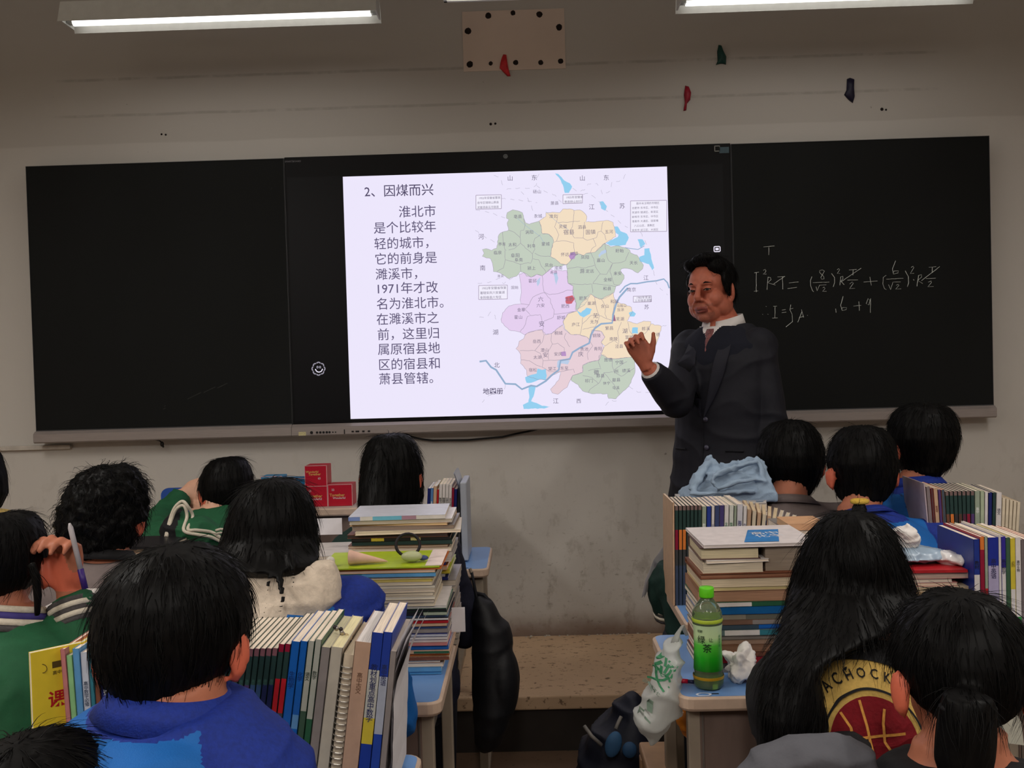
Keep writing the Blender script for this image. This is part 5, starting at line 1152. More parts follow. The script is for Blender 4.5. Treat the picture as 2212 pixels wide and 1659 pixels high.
def book(pos, R, t, h, d, col, label, group, bands=None, pages=CREAM, title=None, cat='book', name='book', soft=True, tcol=(235, 235, 230), tsize=None, flare=0.0, cover_print=None):
    """spine in the local plane y=0 facing -Y, thickness along X, height along Z, depth along +Y"""
    ct = .0008 if soft else .002; inset = .001 if soft else .004
    mb = MB(); mats = [cm(col)]
    def mi(c):
        m = cm(c)
        if m not in mats: mats.append(m)
        return mats.index(m)
    mb.box((ct/2, d/2, h/2), (ct, d, h)); mb.box((t-ct/2, d/2, h/2), (ct, d, h))
    cuts = [0]+[b_[0] for b_ in (bands or [])]+[1]; cols = [col]+[b_[1] for b_ in (bands or [])]
    for i in range(len(cuts)-1):
        z0, z1 = cuts[i]*h, cuts[i+1]*h
        if z1 > z0: mb.box((t/2, ct/2, (z0+z1)/2), (t-.0002, ct, z1-z0), mi(cols[i]))
    o = link(name, mb.mesh(name, mats)); tag(o, label, cat, group)
    o.matrix_world = Matrix.Translation(pos) @ R.to_4x4()
    pg = MB().box((t/2, d/2+ct/2-inset/2, h/2), (t-2*ct, d-ct-inset, h-2*inset)); link('pages', pg.mesh('pages', pagemat(pages)), o)
    if title:
        n = len(title); sz = tsize or min(t*.72, h*.7/n)
        tx = text_mesh('\n'.join(title), sz, mat('spine print %d %d %d' % tcol, tcol, .5, var=0), 0.01, 'CENTER', line=.9)
        q = bpy.data.objects.new('spine_title', tx); COL.objects.link(q); q.parent = o
        q.location = (t/2, -.0004, h*(.80 if n*sz < h*.6 else .9)); q.rotation_euler = (PI/2, 0, 0)
    return o
def row(x, y, z, specs, where, group, lean0=0.0, lean1=0.0, yaw=0.0, dyaw=0.0, drift=V((0, 0, 0)), gap=.0006):
    """books standing side by side, spines to the camera; lean in degrees changes along the row"""
    p = V((x, y, z)); n = len(specs)
    for i, s in enumerate(specs):
        s = dict(s); t = s['t']; ln = math.radians(lean0+(lean1-lean0)*i/max(1, n-1)); yw = math.radians(yaw+dyaw*i/max(1, n-1))
        R = rotm(0, ln, yw)
        nm_ = s.pop('d_'); lab = '%s, %s from the left in %s' % (nm_, ordn(i), where)
        s.setdefault('pages', CREAM); s.setdefault('h', .26); s.setdefault('d', .185)
        book(p, R, s.pop('t'), s.pop('h'), s.pop('d'), s.pop('c'), lab, group, **s)
        st = (t+gap)/max(.5, math.cos(ln)); p = p+V((math.cos(yw)*st, math.sin(yw)*st, 0))+drift/n
    return p
def stack(xl, yf, z, specs, where, group, seed=0, jit=.004):
    """books lying flat, listed from the bottom; 'spine' or 'pages' edge to the camera"""
    rr = random.Random(seed); n = len(specs)
    for i, s in enumerate(specs):
        s = dict(s); t = s.pop('t'); w_ = s.pop('w', .26); d = s.pop('d', .185); face = s.pop('f', 'spine'); dx = s.pop('dx', 0)+rr.uniform(-jit, jit); dy = s.pop('dy', 0)+rr.uniform(-jit, jit); yw = math.radians(s.pop('yaw', rr.uniform(-1.2, 1.2)))
        nm_ = s.pop('d_'); k = n-1-i; lab = '%s, %s in %s' % (nm_, ('topmost' if k == 0 else ordn(k)+' from the top'), where)
        if face == 'spine': R = rotm(0, 0, yw) @ Matrix(((0, 0, 1), (0, 1, 0), (-1, 0, 0))); pos = V((xl+dx, yf+dy, z+t))
        else:
            R = rotm(0, 0, yw+PI) @ Matrix(((0, 0, 1), (0, 1, 0), (-1, 0, 0))); pos = V((xl+dx+w_, yf+dy+d, z+t))
        book(pos, R, t, w_, d, s.pop('c'), lab, group, **s)
        z += t+.0004
    return z
def S(t, c, d_, **k): return dict(t=t, c=c, d_=d_, **k)

desk(1.36, 1.975, -2.99, -2.64, .76, 'blue-topped school desk of the nearest student at left, under his upright books')
desk(1.375, 1.985, -2.39, -1.84, .76, 'blue-topped school desk beside the aisle, under the tall two-stack pile of books')
desk(1.41, 2.03, -1.13, -.74, .76, 'blue-topped school desk with the hanging black bag at its aisle side')
p = at(1037, 1080, z=.92+.0); desk(.93, 1.905, -.66, -.22, .905, 'pale desk on the platform carrying red and blue boxes', PLZ, mat('pale desk laminate', (188, 178, 168), .4, var=.05))
desk(2.466, 3.085, -2.394, -1.94, .76, 'blue-topped school desk with a green tea bottle on it')
desk(2.565, 3.16, -1.86, -1.40, .76, 'blue-topped school desk under the upright textbooks, right of the aisle')
desk(3.11, 3.72, -2.40, -1.96, .76, 'school desk at the right edge under the nearer upright books')
desk(3.19, 3.80, -1.62, -1.18, .76, 'school desk at the right edge under the farther upright books')
desk(.62, 1.25, -2.33, -2.02, .76, 'school desk in front of the student in green, at the left edge')
desk(.62, 1.27, -1.62, -1.20, .76, 'school desk in front of the curly-haired student, at left')

# ---- nearest row of upright books (left)
BW = 'nearest upright row'; GR = 'upright books on the nearest desk'
xq = at(146, 1400, -2.86).x
Lft = [S(.007, 'pink', 'rose folder', h=.262, d=.20), S(.008, 'ltgreen', 'pale green exercise book', h=.252), S(.010, 'ltblue', 'sky blue exercise book', h=.262), S(.010, (176, 182, 196), 'pale blue-white workbook', h=.256, title='高中数学必修', tcol=(60, 70, 90), bands=[(.55, (190, 196, 206))]),
    S(.006, 'teal', 'teal exercise book', h=.260), S(.007, 'brown', 'brown exercise book', h=.258), S(.016, 'navy', 'thick navy book', h=.258, title='高中物理教材', tsize=.009), S(.007, 'white', 'white booklet with black title', h=.25, title='作文', tcol=(30, 30, 30)),
    S(.006, 'greygreen', 'grey-green booklet', h=.25), S(.006, 'tan', 'tan booklet', h=.25), S(.008, 'red', 'red booklet', h=.255, bands=[(.78, 'white')], title='英语', tsize=.006), S(.006, 'orange', 'orange booklet', h=.25), S(.008, 'orange', 'orange workbook', h=.25), S(.010, 'peach', 'peach workbook', h=.25), S(.010, 'greygreen', 'grey workbook', h=.25), S(.010, 'white', 'white workbook', h=.25), S(.010, 'ltblue', 'blue workbook', h=.25)]
xe = row(xq, -2.86, .7605, Lft, 'nearest row, left half', GR, -2.5, 2, 2, -2)
def gb(band, low, nm_, **k): return S(.0086, 'dkgreen', nm_, h=.262, bands=[(.0, low), (.50, (66, 74, 80)), (.61, band), (.785, 'dkgreen'), (.955, (128, 84, 92))], title='高中', tcol=(70, 110, 100), tsize=.0055, **k)
Rgt = [gb('orange', (70, 84, 120), 'dark green textbook with orange band') for _ in range(4)]+[gb((140, 40, 40), (200, 90, 60), 'dark green textbook with brick red band') for _ in range(2)]+[gb('purple', (40, 44, 52), 'dark green textbook with purple band'), gb((60, 86, 130), (44, 48, 50), 'dark green textbook with blue band'), gb((54, 80, 120), 'green', 'dark green textbook with steel band'), gb((34, 40, 80), (30, 34, 40), 'dark green textbook with navy band'), gb((30, 36, 76), (36, 34, 34), 'very dark green textbook')]
Rgt += [S(.0088, 'dkgreen', 'dark green textbook with crimson top', h=.268, bands=[(.0, (120, 96, 76)), (.42, (64, 68, 76)), (.60, 'red'), (.80, 'dkgreen'), (.955, 'crimson')]) for _ in range(2)]
Rgt += [S(.013, 'blue', 'bright blue thick workbook', h=.272, title='生物学', tcol=(20, 50, 110), tsize=.010), S(.011, 'blue', 'bright blue slimmer workbook', h=.272, bands=[(.5, (90, 140, 190)), (.58, 'blue')], title='化学', tcol=(20, 50, 110)), S(.010, 'green', 'green workbook with pale upper half', h=.272, bands=[(.42, (60, 86, 70)), (.60, (170, 172, 160))], title='语文', tcol=(50, 60, 50)), S(.010, 'green', 'green and grey workbook', h=.274, bands=[(.55, (172, 174, 162))], title='数学', tcol=(70, 80, 70)),
    S(.014, 'grey', 'grey soft notebook', h=.262, pages=(236, 226, 190)), S(.018, (188, 180, 164), 'pale grey-green thick notebook', h=.262, pages=(238, 226, 180))]
x0r = at(450, 1400, -2.86).x-.03
xe2 = row(x0r, -2.87, .7605, Rgt, 'nearest row, right half', GR, 8.5, 8.5, 0, 0)
# spiral notebook with wire rings
def spiral(x, y, z, ln):
    R = rotm(0, math.radians(ln), 0); t = .017
    o = book(V((x, y, z)), R, t, .250, .185, 'cream', 'cream spiral notebook with steel rings in the nearest upright row', GR, pages=(226, 214, 190))
    for i in range(26):
        zz = .012+i*.0088; mb = MB(); n = 10
        mb.rings([[V((t/2+(t*.62)*math.cos(2*PI*a/n)*1.0+.0009*math.cos(2*PI*b_/5)*math.cos(2*PI*a/n), -.0005-.006*math.sin(2*PI*a/n)*-1*0+(.0065+.0009*math.cos(2*PI*b_/5))*math.sin(2*PI*a/n), zz+.0009*math.sin(2*PI*b_/5))) for b_ in range(5)] for a in range(n)], 0, False, True)
        link('ring', mb.mesh('ring', mat('steel wire', (150, 146, 140), .3, .9)), o)
    return x+t+.002
xn = spiral(xe2.x+.002, -2.87, .7605, 8.5)
Rg2 = [S(.025, (190, 156, 132), 'thick tan hardback dictionary', h=.272, title='高中古文', tcol=(110, 80, 60), tsize=.009, pages=(232, 224, 220)), S(.018, 'navy', 'blue-white workbook with yellow panel', h=.285, bands=[(.04, (34, 60, 150)), (.40, 'yellow'), (.54, (190, 190, 180)), (.80, (34, 60, 150))], title='教材划重点高中数学', tcol=(30, 40, 90), tsize=.011), S(.014, (40, 70, 160), 'slimmer blue and white workbook', h=.285, bands=[(.45, (170, 176, 190)), (.76, (34, 60, 150))], title='高中英语', tcol=(40, 50, 90), tsize=.009), S(.010, 'grey', 'grey paper-backed book', h=.255)]
xf_ = row(xn, -2.88, .7605, Rg2, 'nearest row, aisle end', GR, 8, 7, 0, 0)
# loose white sheets bent over the end of the row
mb = MB()
for k in range(3):
    vs = []
    for i in range(9):
        t = i/8; zz = .79+.245*t; xx = xf_.x+.004+.030*t+.003*k+.020*max(0, t-.75)*2
        for yy in (-2.88, -2.80, -2.70): vs.append(V((xx+.006*math.sin(t*5+k)+(.025*max(0, t-.8)*(yy+2.88)*8), yy, zz-.003*k)))
    mb.add(vs, [(i*3+j, i*3+j+1, i*3+j+4, i*3+j+3) for i in range(8) for j in range(2)])
tag(build(mb, 'loose_sheets', mat('white paper', (222, 218, 222), .8, var=.04), None, True, base=(xf_.x, -2.8, .79)), 'curling white sheets at the aisle end of the nearest upright row', 'paper')
# yellow booklet facing the room
p0 = at(64, 1410, -2.88); t_ = thing('exercise_booklet', 'yellow booklet with red title at the left end of nearest books', 'booklet', (p0.x, -2.88, .7605))
hh = p0.z-.7605; ww = .078; yw = math.radians(44); dx, dy = math.cos(yw), math.sin(yw)
def YB_(u, v_, o_=0):
    if u <= ww: return V((p0.x+u*dx+o_*dy, -2.88+u*dy-o_*dx, .7605+v_))
    return V((p0.x+ww*dx+o_-.004, -2.88+ww*dy+(u-ww), .7605+v_))
for nm_, o_, m_ in (('cover', .004, mat('yellow cover', (226, 196, 50), .4, var=.06)), ('pages', .0, pagemat(WHITE_P)), ('back_cover', -.004, mat('yellow cover', (226, 196, 50)))):
    e = .0012 if nm_ != 'pages' else .0026
    build(MB().rings([[YB_(u, v_, o_+s_*e) for u, s_ in ((0, 1), (ww, 1), (.19, 1), (.19, -1), (ww, -1), (0, -1))] for v_ in (0, hh)]), nm_, m_, t_)
INKY = mat('dark olive print', (84, 66, 20), .6, var=0); REDT = mat('red print', (176, 20, 24), .6, var=0)
rt = (PI/2, 0, yw)
text('cover_title', '课时', YB_(.022, hh-.088, .0056), .027, REDT, t_, rt, bold=.022)
text('cover_line', '高中学期计划', YB_(.030, hh-.040, .0056), .0068, INKY, t_, rt, bold=.01)
mb = MB(); c = YB_(.016, hh-.027, .0056)
n = 14; mb.rings([[c+V((math.cos(2*PI*j/n)*r, 0, math.sin(2*PI*j/n)*r)) for j in range(n)] for r in (.0072, .0060)], 0, False); build(mb, 'cover_emblem', INKY, t_)
q = [YB_(.030, hh-.030, .0056), YB_(ww-.001, hh-.030, .0056), YB_(ww-.001, hh-.020, .0056), YB_(.030, hh-.020, .0056)]; mb = MB().add(q, [(0, 1, 2, 3)]); build(mb, 'cover_band', INKY, t_)
mb = MB()
for k in range(5): mb.ribbon([YB_(.002+.0094*i, .088-.010*k+.008*math.sin(i*.6+k)+.004*k, .0056) for i in range(9)], .0006)
build(mb, 'cover_waves', mat('olive wave print', (176, 148, 30), .6, var=0), t_)
# keyring tassel on the grey notebooks
p = at(745, 1378, -2.80); t_ = thing('key_tassel', 'small beaded key tassel lying on the upright notebooks', 'keyring', p)
rr = random.Random(4); CH = [mat('dark bead', (40, 34, 40), .3), mat('silver bead', (170, 164, 160), .3, .7), mat('straw bead', (190, 170, 130), .5)]
for i in range(16):
    t = i/15; q = p+V((-.012+.024*t+rr.uniform(-.003, .003), -.01+.02*t, .022-.036*t+rr.uniform(-.002, .002))); build(MB().ell(q, (.0035,)*3, n=8, m=6), 'bead', CH[i % 3], t_, True)

# ---- two-stack pile on the aisle desk
WN = 'the lime-topped front pile'; GN = 'books of the front pile at the aisle'
low = [S(.007, 'ltblue', 'bright blue workbook', w=.25, dx=-.005, bands=[(.0, (90, 160, 210))]), S(.010, 'ltblue', 'light blue paperback', w=.245), S(.008, 'white', 'white paperback', f='pages', w=.25), S(.007, 'brown', 'dark brown paperback', f='pages', w=.245), S(.008, 'tan', 'worn tan paperback', bands=[(.4, 'brown')]), S(.007, (90, 70, 60), 'brown and black paperback', bands=[(.5, 'orange')]), S(.006, 'tan', 'tan paperback', bands=[(.7, 'green')]), S(.010, 'blue', 'dark blue magazine', bands=[(.3, (150, 150, 150)), (.6, 'blue')]), S(.006, 'pink', 'pinkish booklet'), S(.007, 'white', 'white workbook with grey print', title=None), S(.006, 'white', 'white workbook with emblem'), S(.006, 'navy', 'navy booklet', bands=[(.5, (180, 180, 190))]), S(.008, 'grey', 'light grey workbook'), S(.006, (60, 80, 130), 'slate blue booklet'), S(.006, 'tan', 'speckled booklet'), S(.007, 'red', 'red paperback'), S(.005, 'black', 'black and white booklet', bands=[(.5, 'white')]), S(.006, (120, 150, 190), 'pale steel blue booklet'), S(.007, 'black', 'dark magazine', bands=[(.25, 'lime'), (.45, 'black'), (.8, 'greygreen')]), S(.006, 'green', 'green and black magazine', bands=[(.3, 'black')]), S(.006, 'white', 'white workbook', bands=[(.6, (190, 186, 180))])]
xl = at(700, 1300, -2.21).x
z1 = stack(xl+.012, -2.215, .7605, low, WN, GN, 1, .003)
up = [S(.0075, 'grey' if i % 2 else 'cream', ('grey' if i % 2 else 'cream')+' exercise book, page edges out', f='pages', w=.245, pages=((218, 204, 180), (206, 190, 170), (214, 206, 190))[i % 3]) for i in range(7)]+[S(.005, 'yellow', 'yellow-edged exercise book', f='pages', w=.245, pages=(216, 196, 120)), S(.006, 'cream', 'cream exercise book near the top', f='pages', w=.245), S(.008, 'teal', 'blue magazine', w=.25, bands=[(.35, 'ltblue')]), S(.006, 'peach', 'peach exercise book', f='pages', w=.25, pages=(230, 200, 180)), S(.004, 'orange', 'orange booklet', w=.26), S(.003, 'lime', 'lime green booklet with a white strip', w=.265, dx=-.008, dy=-.01)]
z2 = stack(xl, -2.22, z1, up, WN, GN, 2, .0025)
tq = at(905, 1235, -2.12); 
mb = MB().box((xl+.245, -2.13, z2+.0006), (.036, .18, .0008)); tag(build(mb, 'paper_strip', mat('pale card', (224, 206, 200), .7), None, base=(xl+.245, -2.13, z2)), 'pale card strip on the right end of the lime booklet', 'paper')
# things on top: keyring with stone tag, rolled paper cone, plastic ball
p = at(880, 1222, -2.17); p.z = z2+.004; n = 22; mb = MB(); Rk = rotm(math.radians(70), 0, .2)
mb.rings([[p+V((0, .02, .030))+Rk @ V((math.cos(2*PI*a/n)*(.027+.0035*math.cos(2*PI*b_/6)), math.sin(2*PI*a/n)*(.025+.0035*math.cos(2*PI*b_/6)), .005*math.sin(2*PI*b_/6))) for b_ in range(6)] for a in range(n)], 0, False, True)
k_ = thing('hair_ring', 'black corded ring with a pale green stone on the lime booklet', 'keyring', p, None)
build(mb, 'cord_ring', mat('black cord', (26, 20, 24), .6), k_, True)
build(MB().ell(p+V((.012, -.012, .010)), (.024, .014, .012), n=18, m=12), 'stone', mat('pale jade', (178, 182, 140), .35, var=.05), k_, True)
build(MB().ell(p+V((.036, -.002, .004)), (.012, .008, .006), n=10, m=8), 'blue_clasp', mat('blue clasp', (60, 70, 120), .4), k_, True)
p = at(780, 1228, -2.17); p.z = z2+.017; mb = MB(); mb.rings([[p+V((x, -.02+x*.15, -(.016-r)*.9))+V((0, math.cos(2*PI*a/18)*r, math.sin(2*PI*a/18)*r)) for a in range(18)] for x, r in ((-.022, .016), (-.020, .0165), (.055, .003), (.062, .001))])
tag(build(mb, 'paper_cone', mat('peach paper', (220, 178, 158), .7), None, True, base=p), 'rolled peach paper cone lying on the lime booklet', 'paper')
p = at(714, 1230, -2.20); p.z = z2+.011; tag(build(MB().ell(p, (.011,)*3, n=16, m=10), 'plastic_ball', mat('clear plastic white', (214, 206, 196), .25), None, True, base=p), 'small pale plastic ball on the left of the lime booklet', 'ball')
# folded note hanging from the side of the pile
p = at(985, 1335, -2.12); mb = MB(); mb.rings([[p+V((x, y*.5, z+x*.1)) for x, y in ((-.022, 0), (.022, -.03), (.022, -.027), (-.022, .003))] for z in (-.03, .026)])
tag(build(mb, 'folded_note', mat('white paper', (222, 218, 222)), None, base=p), 'folded white note sticking out of the aisle side of the pile', 'paper')
# rear pile
WR = 'the rear aisle pile'; GRR = 'books of the rear pile at the aisle'
rear = [S(.014, 'grey', 'grey-edged textbook', f='pages', w=.25, pages=(190, 176, 160)) for _ in range(11)]+[S(.007, 'navy', 'dark navy booklet', w=.23), S(.008, 'white', 'white booklet', w=.23), S(.010, 'lime', 'yellow-green textbook', w=.235, bands=[(.5, 'yellow')]), S(.010, 'orange', 'orange and yellow textbook', w=.235, bands=[(.6, 'tan')]), S(.008, 'crimson', 'crimson textbook', w=.235, bands=[(.4, 'navy')]), S(.013, 'white', 'white-paged textbook', f='pages', w=.25, pages=(200, 190, 184)), S(.012, 'grey', 'grey-paged textbook', f='pages', w=.25, pages=(190, 180, 172)), S(.009, 'cream', 'cream-paged workbook', f='pages', w=.245), S(.008, 'brown', 'brown-covered workbook', f='pages', w=.245, pages=(200, 176, 150)), S(.010, 'dkgreen', 'dark green magazine', w=.245, bands=[(.3, 'dkgreen')]), S(.008, 'black', 'black magazine with yellow letters', w=.24, bands=[(.2, 'yellow'), (.33, 'black'), (.6, (190, 180, 120)), (.7, 'black')]), S(.009, 'brown', 'brown-black folder', f='pages', w=.245, pages=(60, 44, 40)), S(.007, 'cream', 'cream sheaf of papers', f='pages', w=.255, yaw=3), S(.010, 'grey', 'grey sheaf of papers', f='pages', w=.25, pages=(150, 130, 116)), S(.006, 'peach', 'buff folder', w=.24, dx=.008, yaw=-3, f='pages', pages=(226, 196, 150)), S(.009, 'white', 'white test papers', f='pages', w=.25, pages=(200, 186, 170)), S(.010, (196, 196, 206), 'glossy magazine with blue and white cover', w=.235, dx=-.006, bands=[(.0, (120, 140, 200)), (.12, 'white'), (.25, (110, 180, 210)), (.55, (170, 130, 150)), (.7, 'white')])]
zt_ = stack(at(758, 1200, -1.99).x, -1.99, .7605, rear, WR, GRR, 5, .005)
# sheaf stack at its left
WL = 'low pile left of the rear pile'
stack(at(655, 1200, -1.95).x, -1.955, .7605, [S(.02, 'grey', 'grey textbook', f='pages', w=.2) for _ in range(8)]+[S(.02, 'dkgreen', 'green-black magazine', w=.2, bands=[(.6, 'black')]), S(.008, 'lime', 'lime magazine', w=.2), S(.008, 'tan', 'tan worn magazine', w=.2, yaw=4), S(.010, 'white', 'white test sheets', w=.2, f='pages', yaw=-3), S(.008, 'white', 'white test papers', w=.205, f='pages', yaw=2)], WL, 'books of the low left pile', 7)
mb = MB(); q = at(705, 1130, -1.86); mb.rings([[q+V((x, 0, z)) for x in (-.04, .04)]+[q+V((x, .002, z)) for x in (.04, -.04)] for z in (-.03, .012)])
tag(build(mb, 'standing_sheet', mat('white paper', (222, 218, 222)), None, base=q), 'white sheet standing behind the low pile of test papers', 'paper')

# ---- upright books of the ponytail student
xa = at(915, 1100, -.98).x
xz = row(xa, -.99, .7605, [S(.010, 'navy', 'navy textbook', h=.255, pages=WHITE_P), S(.010, 'blue', 'blue and black textbook', h=.256, bands=[(.5, (80, 120, 170))], title='生物', tsize=.006), S(.012, 'tan', 'pale tan workbook', h=.262, pages=WHITE_P), S(.007, 'red', 'red-banded workbook', h=.25, bands=[(.5, 'white'), (.62, 'red')]), S(.011, (190, 196, 150), 'pale workbook with lime blocks', h=.268, bands=[(.3, 'lime'), (.7, 'white')], title='数学必修', tcol=(20, 20, 20), tsize=.009), S(.011, (196, 200, 160), 'pale workbook with green blocks', h=.268, bands=[(.35, 'lime'), (.75, 'white')], title='物理必修', tcol=(20, 20, 20), tsize=.009), S(.011, (196, 200, 190), 'pale workbook with blue-green blocks', h=.268, bands=[(.35, 'greygreen'), (.75, 'white')], title='化学必修', tcol=(20, 20, 20), tsize=.009), S(.011, 'white', 'white workbook', h=.266, title='语文必修', tcol=(60, 20, 40), tsize=.008), S(.008, 'crimson', 'dark crimson textbook', h=.255), S(.010, 'navy', 'dark blue textbook', h=.25)], 'row beside the ponytail student', 'upright books on the second desk', 4, 3)
mb = MB(); vs = []; n = 12
for i in range(n+1):
    t = i/n; z_ = .765+.30*t; cx = xz.x+.012+.006*math.sin(t*3)-.012*max(0, (t-.85)/.15)
    for j in range(2): vs.append(V((cx, -.99+.19*j, z_)))
o = MB().add(vs, [(i*2, i*2+1, i*2+3, i*2+2) for i in range(n)])
o.add([p+V((.004, 0, 0)) for p in vs], [(i*2, i*2+2, i*2+3, i*2+1) for i in range(n)])
tag(build(o, 'file_cover', mat('translucent file', (196, 200, 212), .35, var=.04, trans=.2), None, True, base=(xz.x, -.9, .765)), 'tall pale plastic file cover standing at the right of the second-row books', 'file')
tag(build(MB().box((xz.x+.035, -.91, .90), (.022, .21, .27)), 'file_box', mat('translucent grey file', (168, 172, 182), .4, var=.04), None, bevel=.004, base=(xz.x, -.9, .765)), 'grey plastic file box beside the pale file cover', 'file')
# small things on the platform desk's right end
tag(build(MB().box((1.86, -.45, .915), (.07, .06, .018)), 'eraser_block', mat('white plastic', (200, 200, 200), .5), None, bevel=.003, base=(1.86, -.45, .906)), 'small white block at the right end of the platform desk', 'box')

# ---- boxes on the platform desk
ZB = .9055
def card_box(xc, y, z, w_, d, h, col, label, lines, tcol, name='printed_box', lid=None):
    t = thing(name, label, 'box', (xc, y, z), 'boxes on the platform desk')
    build(MB().box((xc, y, z+h/2), (w_, d, h)), 'carton', mat('carton %d %d %d' % col, col, .35, var=.04, scale=10), t, bevel=.0015)
    mb = MB(); e = .0012
    for s in (-1, 1): mb.box((xc+s*w_/2, y-d/2, z+h/2), (e*1.6, e*1.6, h))
    mb.box((xc, y-d/2, z+h), (w_, e*1.6, e*1.6)); build(mb, 'worn_edge', mat('worn card edge', (214, 160, 160) if col[0] > 100 else (120, 160, 200), .6), t)
    for s, dx, dz, sz, c_ in lines:
        text('print', s, (xc-w_/2+dx, y-d/2-.0007, z+dz), sz, mat('box print %d %d %d' % c_, c_, .5, var=0), t, bold=.03)
    return t
RED_B = (178, 20, 44); GOLDP = (206, 150, 84); SILV = (206, 176, 180); BLU_B = (22, 84, 150)
yb_x = -.56; k_ = 1/sc(yb_x-.04)
x0 = at(661, 1080, yb_x-.04).x; x1 = at(708, 1080, yb_x-.04).x; x2 = at(761, 1080, yb_x-.04).x
hA = .079
card_box((x0+x1)/2, yb_x, ZB, x1-x0, .09, hA, RED_B, 'lower red box with gold print, under the other tall red box', [('22', .012, .058, .011, SILV), ('Together', .006, .036, .0155, GOLDP), ('Wonderful', .014, .026, .011, SILV)], GOLDP)
card_box((x0+x1)/2, yb_x, ZB+hA+.0005, x1-x0, .09, hA, RED_B, 'upper red box with gold print, topmost of the boxes', [('Wonderful', .004, .052, .011, GOLDP), ('Together', .014, .042, .0125, GOLDP), ('63', .05, .026, .011, SILV)], GOLDP)
card_box((x1+x2)/2+.002, yb_x, ZB, x2-x1-.002, .09, hA+.004, RED_B, 'red box with gold print to the right of the tall pair', [('22', .014, .060, .011, SILV), ('Together', .006, .038, .0155, GOLDP), ('Wonderful', .018, .028, .011, SILV)], GOLDP)
xb0 = at(610, 1080, yb_x-.04).x; card_box((xb0+x0)/2-.001, yb_x+.005, ZB, x0-xb0-.002, .09, .085, BLU_B, 'blue box beside the red boxes', [('Together', .026, .030, .011, (130, 140, 150)), ('Student', .040, .020, .009, (110, 130, 160))], SILV)
t_ = card_box((xb0+x0)/2-.001, yb_x+.012, ZB+.0855, x0-xb0-.002, .085, .023, (40, 120, 170), 'flat lighter blue box on the blue box beside the red ones', [('Student', .014, .008, .009, SILV)], SILV)
xc0 = at(562, 1080, yb_x-.04).x; card_box((xb0+xc0)/2-.002, yb_x+.02, ZB, xb0-xc0-.004, .09, .082, BLU_B, 'left blue box below the shiny wrapped one', [], SILV)
t_ = card_box((xb0+xc0)/2-.002, yb_x+.02, ZB+.0825, xb0-xc0-.004, .085, .036, (56, 132, 176), 'blue box in shiny torn wrapping, leftmost of the boxes', [('Student', .012, .016, .009, SILV)], SILV)
rr = random.Random(8); mb = MB(); cc = V(((xb0+xc0)/2, yb_x-.028, ZB+.10))
for i in range(10): a = cc+V((rr.uniform(-.02, .04), -.004, rr.uniform(-.012, .016))); mb.add([a, a+V((rr.uniform(.005, .02), -.004, rr.uniform(-.006, .01))), a+V((rr.uniform(-.01, .01), -.003, rr.uniform(-.016, -.004)))], [(0, 1, 2)])
build(mb, 'torn_wrap', mat('crinkled clear film', (216, 226, 230), .12, var=0, spec=.8), t_)
# blue chair back behind the slumped student
ch = thing('blue_chair', 'blue plastic chair back behind the hands of the student at left', 'chair', (at(450, 1060, -.42).x, -.42, PLZ))
cx = at(450, 1060, -.42).x; ztop = at(400, 1053, -.42).z; w2 = (at(560, 1060, -.42).x-at(358, 1060, -.42).x)/2; n = 6
rg = [V((cx+sx*(w2-.03)+.03*math.cos(math.radians(a0+90*i/5)), 0, ztop-.11+sy*.08+.03*math.sin(math.radians(a0+90*i/5)))) for sx, sy, a0 in ((1, 1, 0), (-1, 1, 90), (-1, -1, 180), (1, -1, 270)) for i in range(n)]
build(MB().rings([[p+V((0, y_, 0)) for p in rg] for y_ in (-.43, -.415)]), 'backrest', mat('blue chair plastic', (38, 78, 160), .4, var=.04), ch)
build(MB().box((cx, -.27, PLZ+.44), (w2*1.7, .32, .02)), 'seat', mat('blue chair plastic', (38, 78, 160)), ch, bevel=.008)
for sx in (-1, 1):
    build(MB().tube([(cx+sx*w2*.75, -.42, ztop-.15), (cx+sx*w2*.78, -.41, PLZ+.43), (cx+sx*w2*.8, -.43, PLZ)], .011, 8), 'leg', M_steel, ch); build(MB().tube([(cx+sx*w2*.75, -.14, PLZ+.43), (cx+sx*w2*.8, -.12, PLZ)], .011, 8), 'leg', M_steel, ch)

# ---- left piles
pal = [('white', 'white'), ('cream', 'cream'), ('navy', 'navy'), ('greygreen', 'sage'), ('brown', 'brown'), ('grey', 'grey'), ('crimson', 'crimson'), ('tan', 'tan')]
def auto(n, seed, w_=.25, tr=(.007, .013), fp=.5):
    rr = random.Random(seed); out = []
    for i in range(n):
        c, nm_ = pal[(i*3+seed) % 8]; f = 'pages' if rr.random() < fp else 'spine'
        out.append(S(rr.uniform(*tr), c, nm_+(' book, page edges out' if f == 'pages' else ' book, spine out'), f=f, w=w_+rr.uniform(-.012, .012), pages=(rr.choice(((214, 198, 172), (190, 170, 148), (222, 212, 198))))))
    return out
za = stack(at(90, 1200, -1.52).x, -1.53, .7605, auto(7, 3)+[S(.008, 'crimson', 'crimson workbook'), S(.009, (120, 110, 90), 'grey-olive workbook', f='pages'), S(.008, 'brown', 'brown workbook', f='pages'), S(.010, 'grey', 'grey workbook'), S(.012, (180, 176, 150), 'pale sage workbook', f='pages'), S(.008, 'black', 'black folder', w=.24), S(.008, 'cream', 'cream workbook', f='pages'), S(.014, (200, 190, 180), 'pale thick folder', w=.26, dx=-.02)], 'pile left of the curly head', 'books of the left-hand pile', 11)
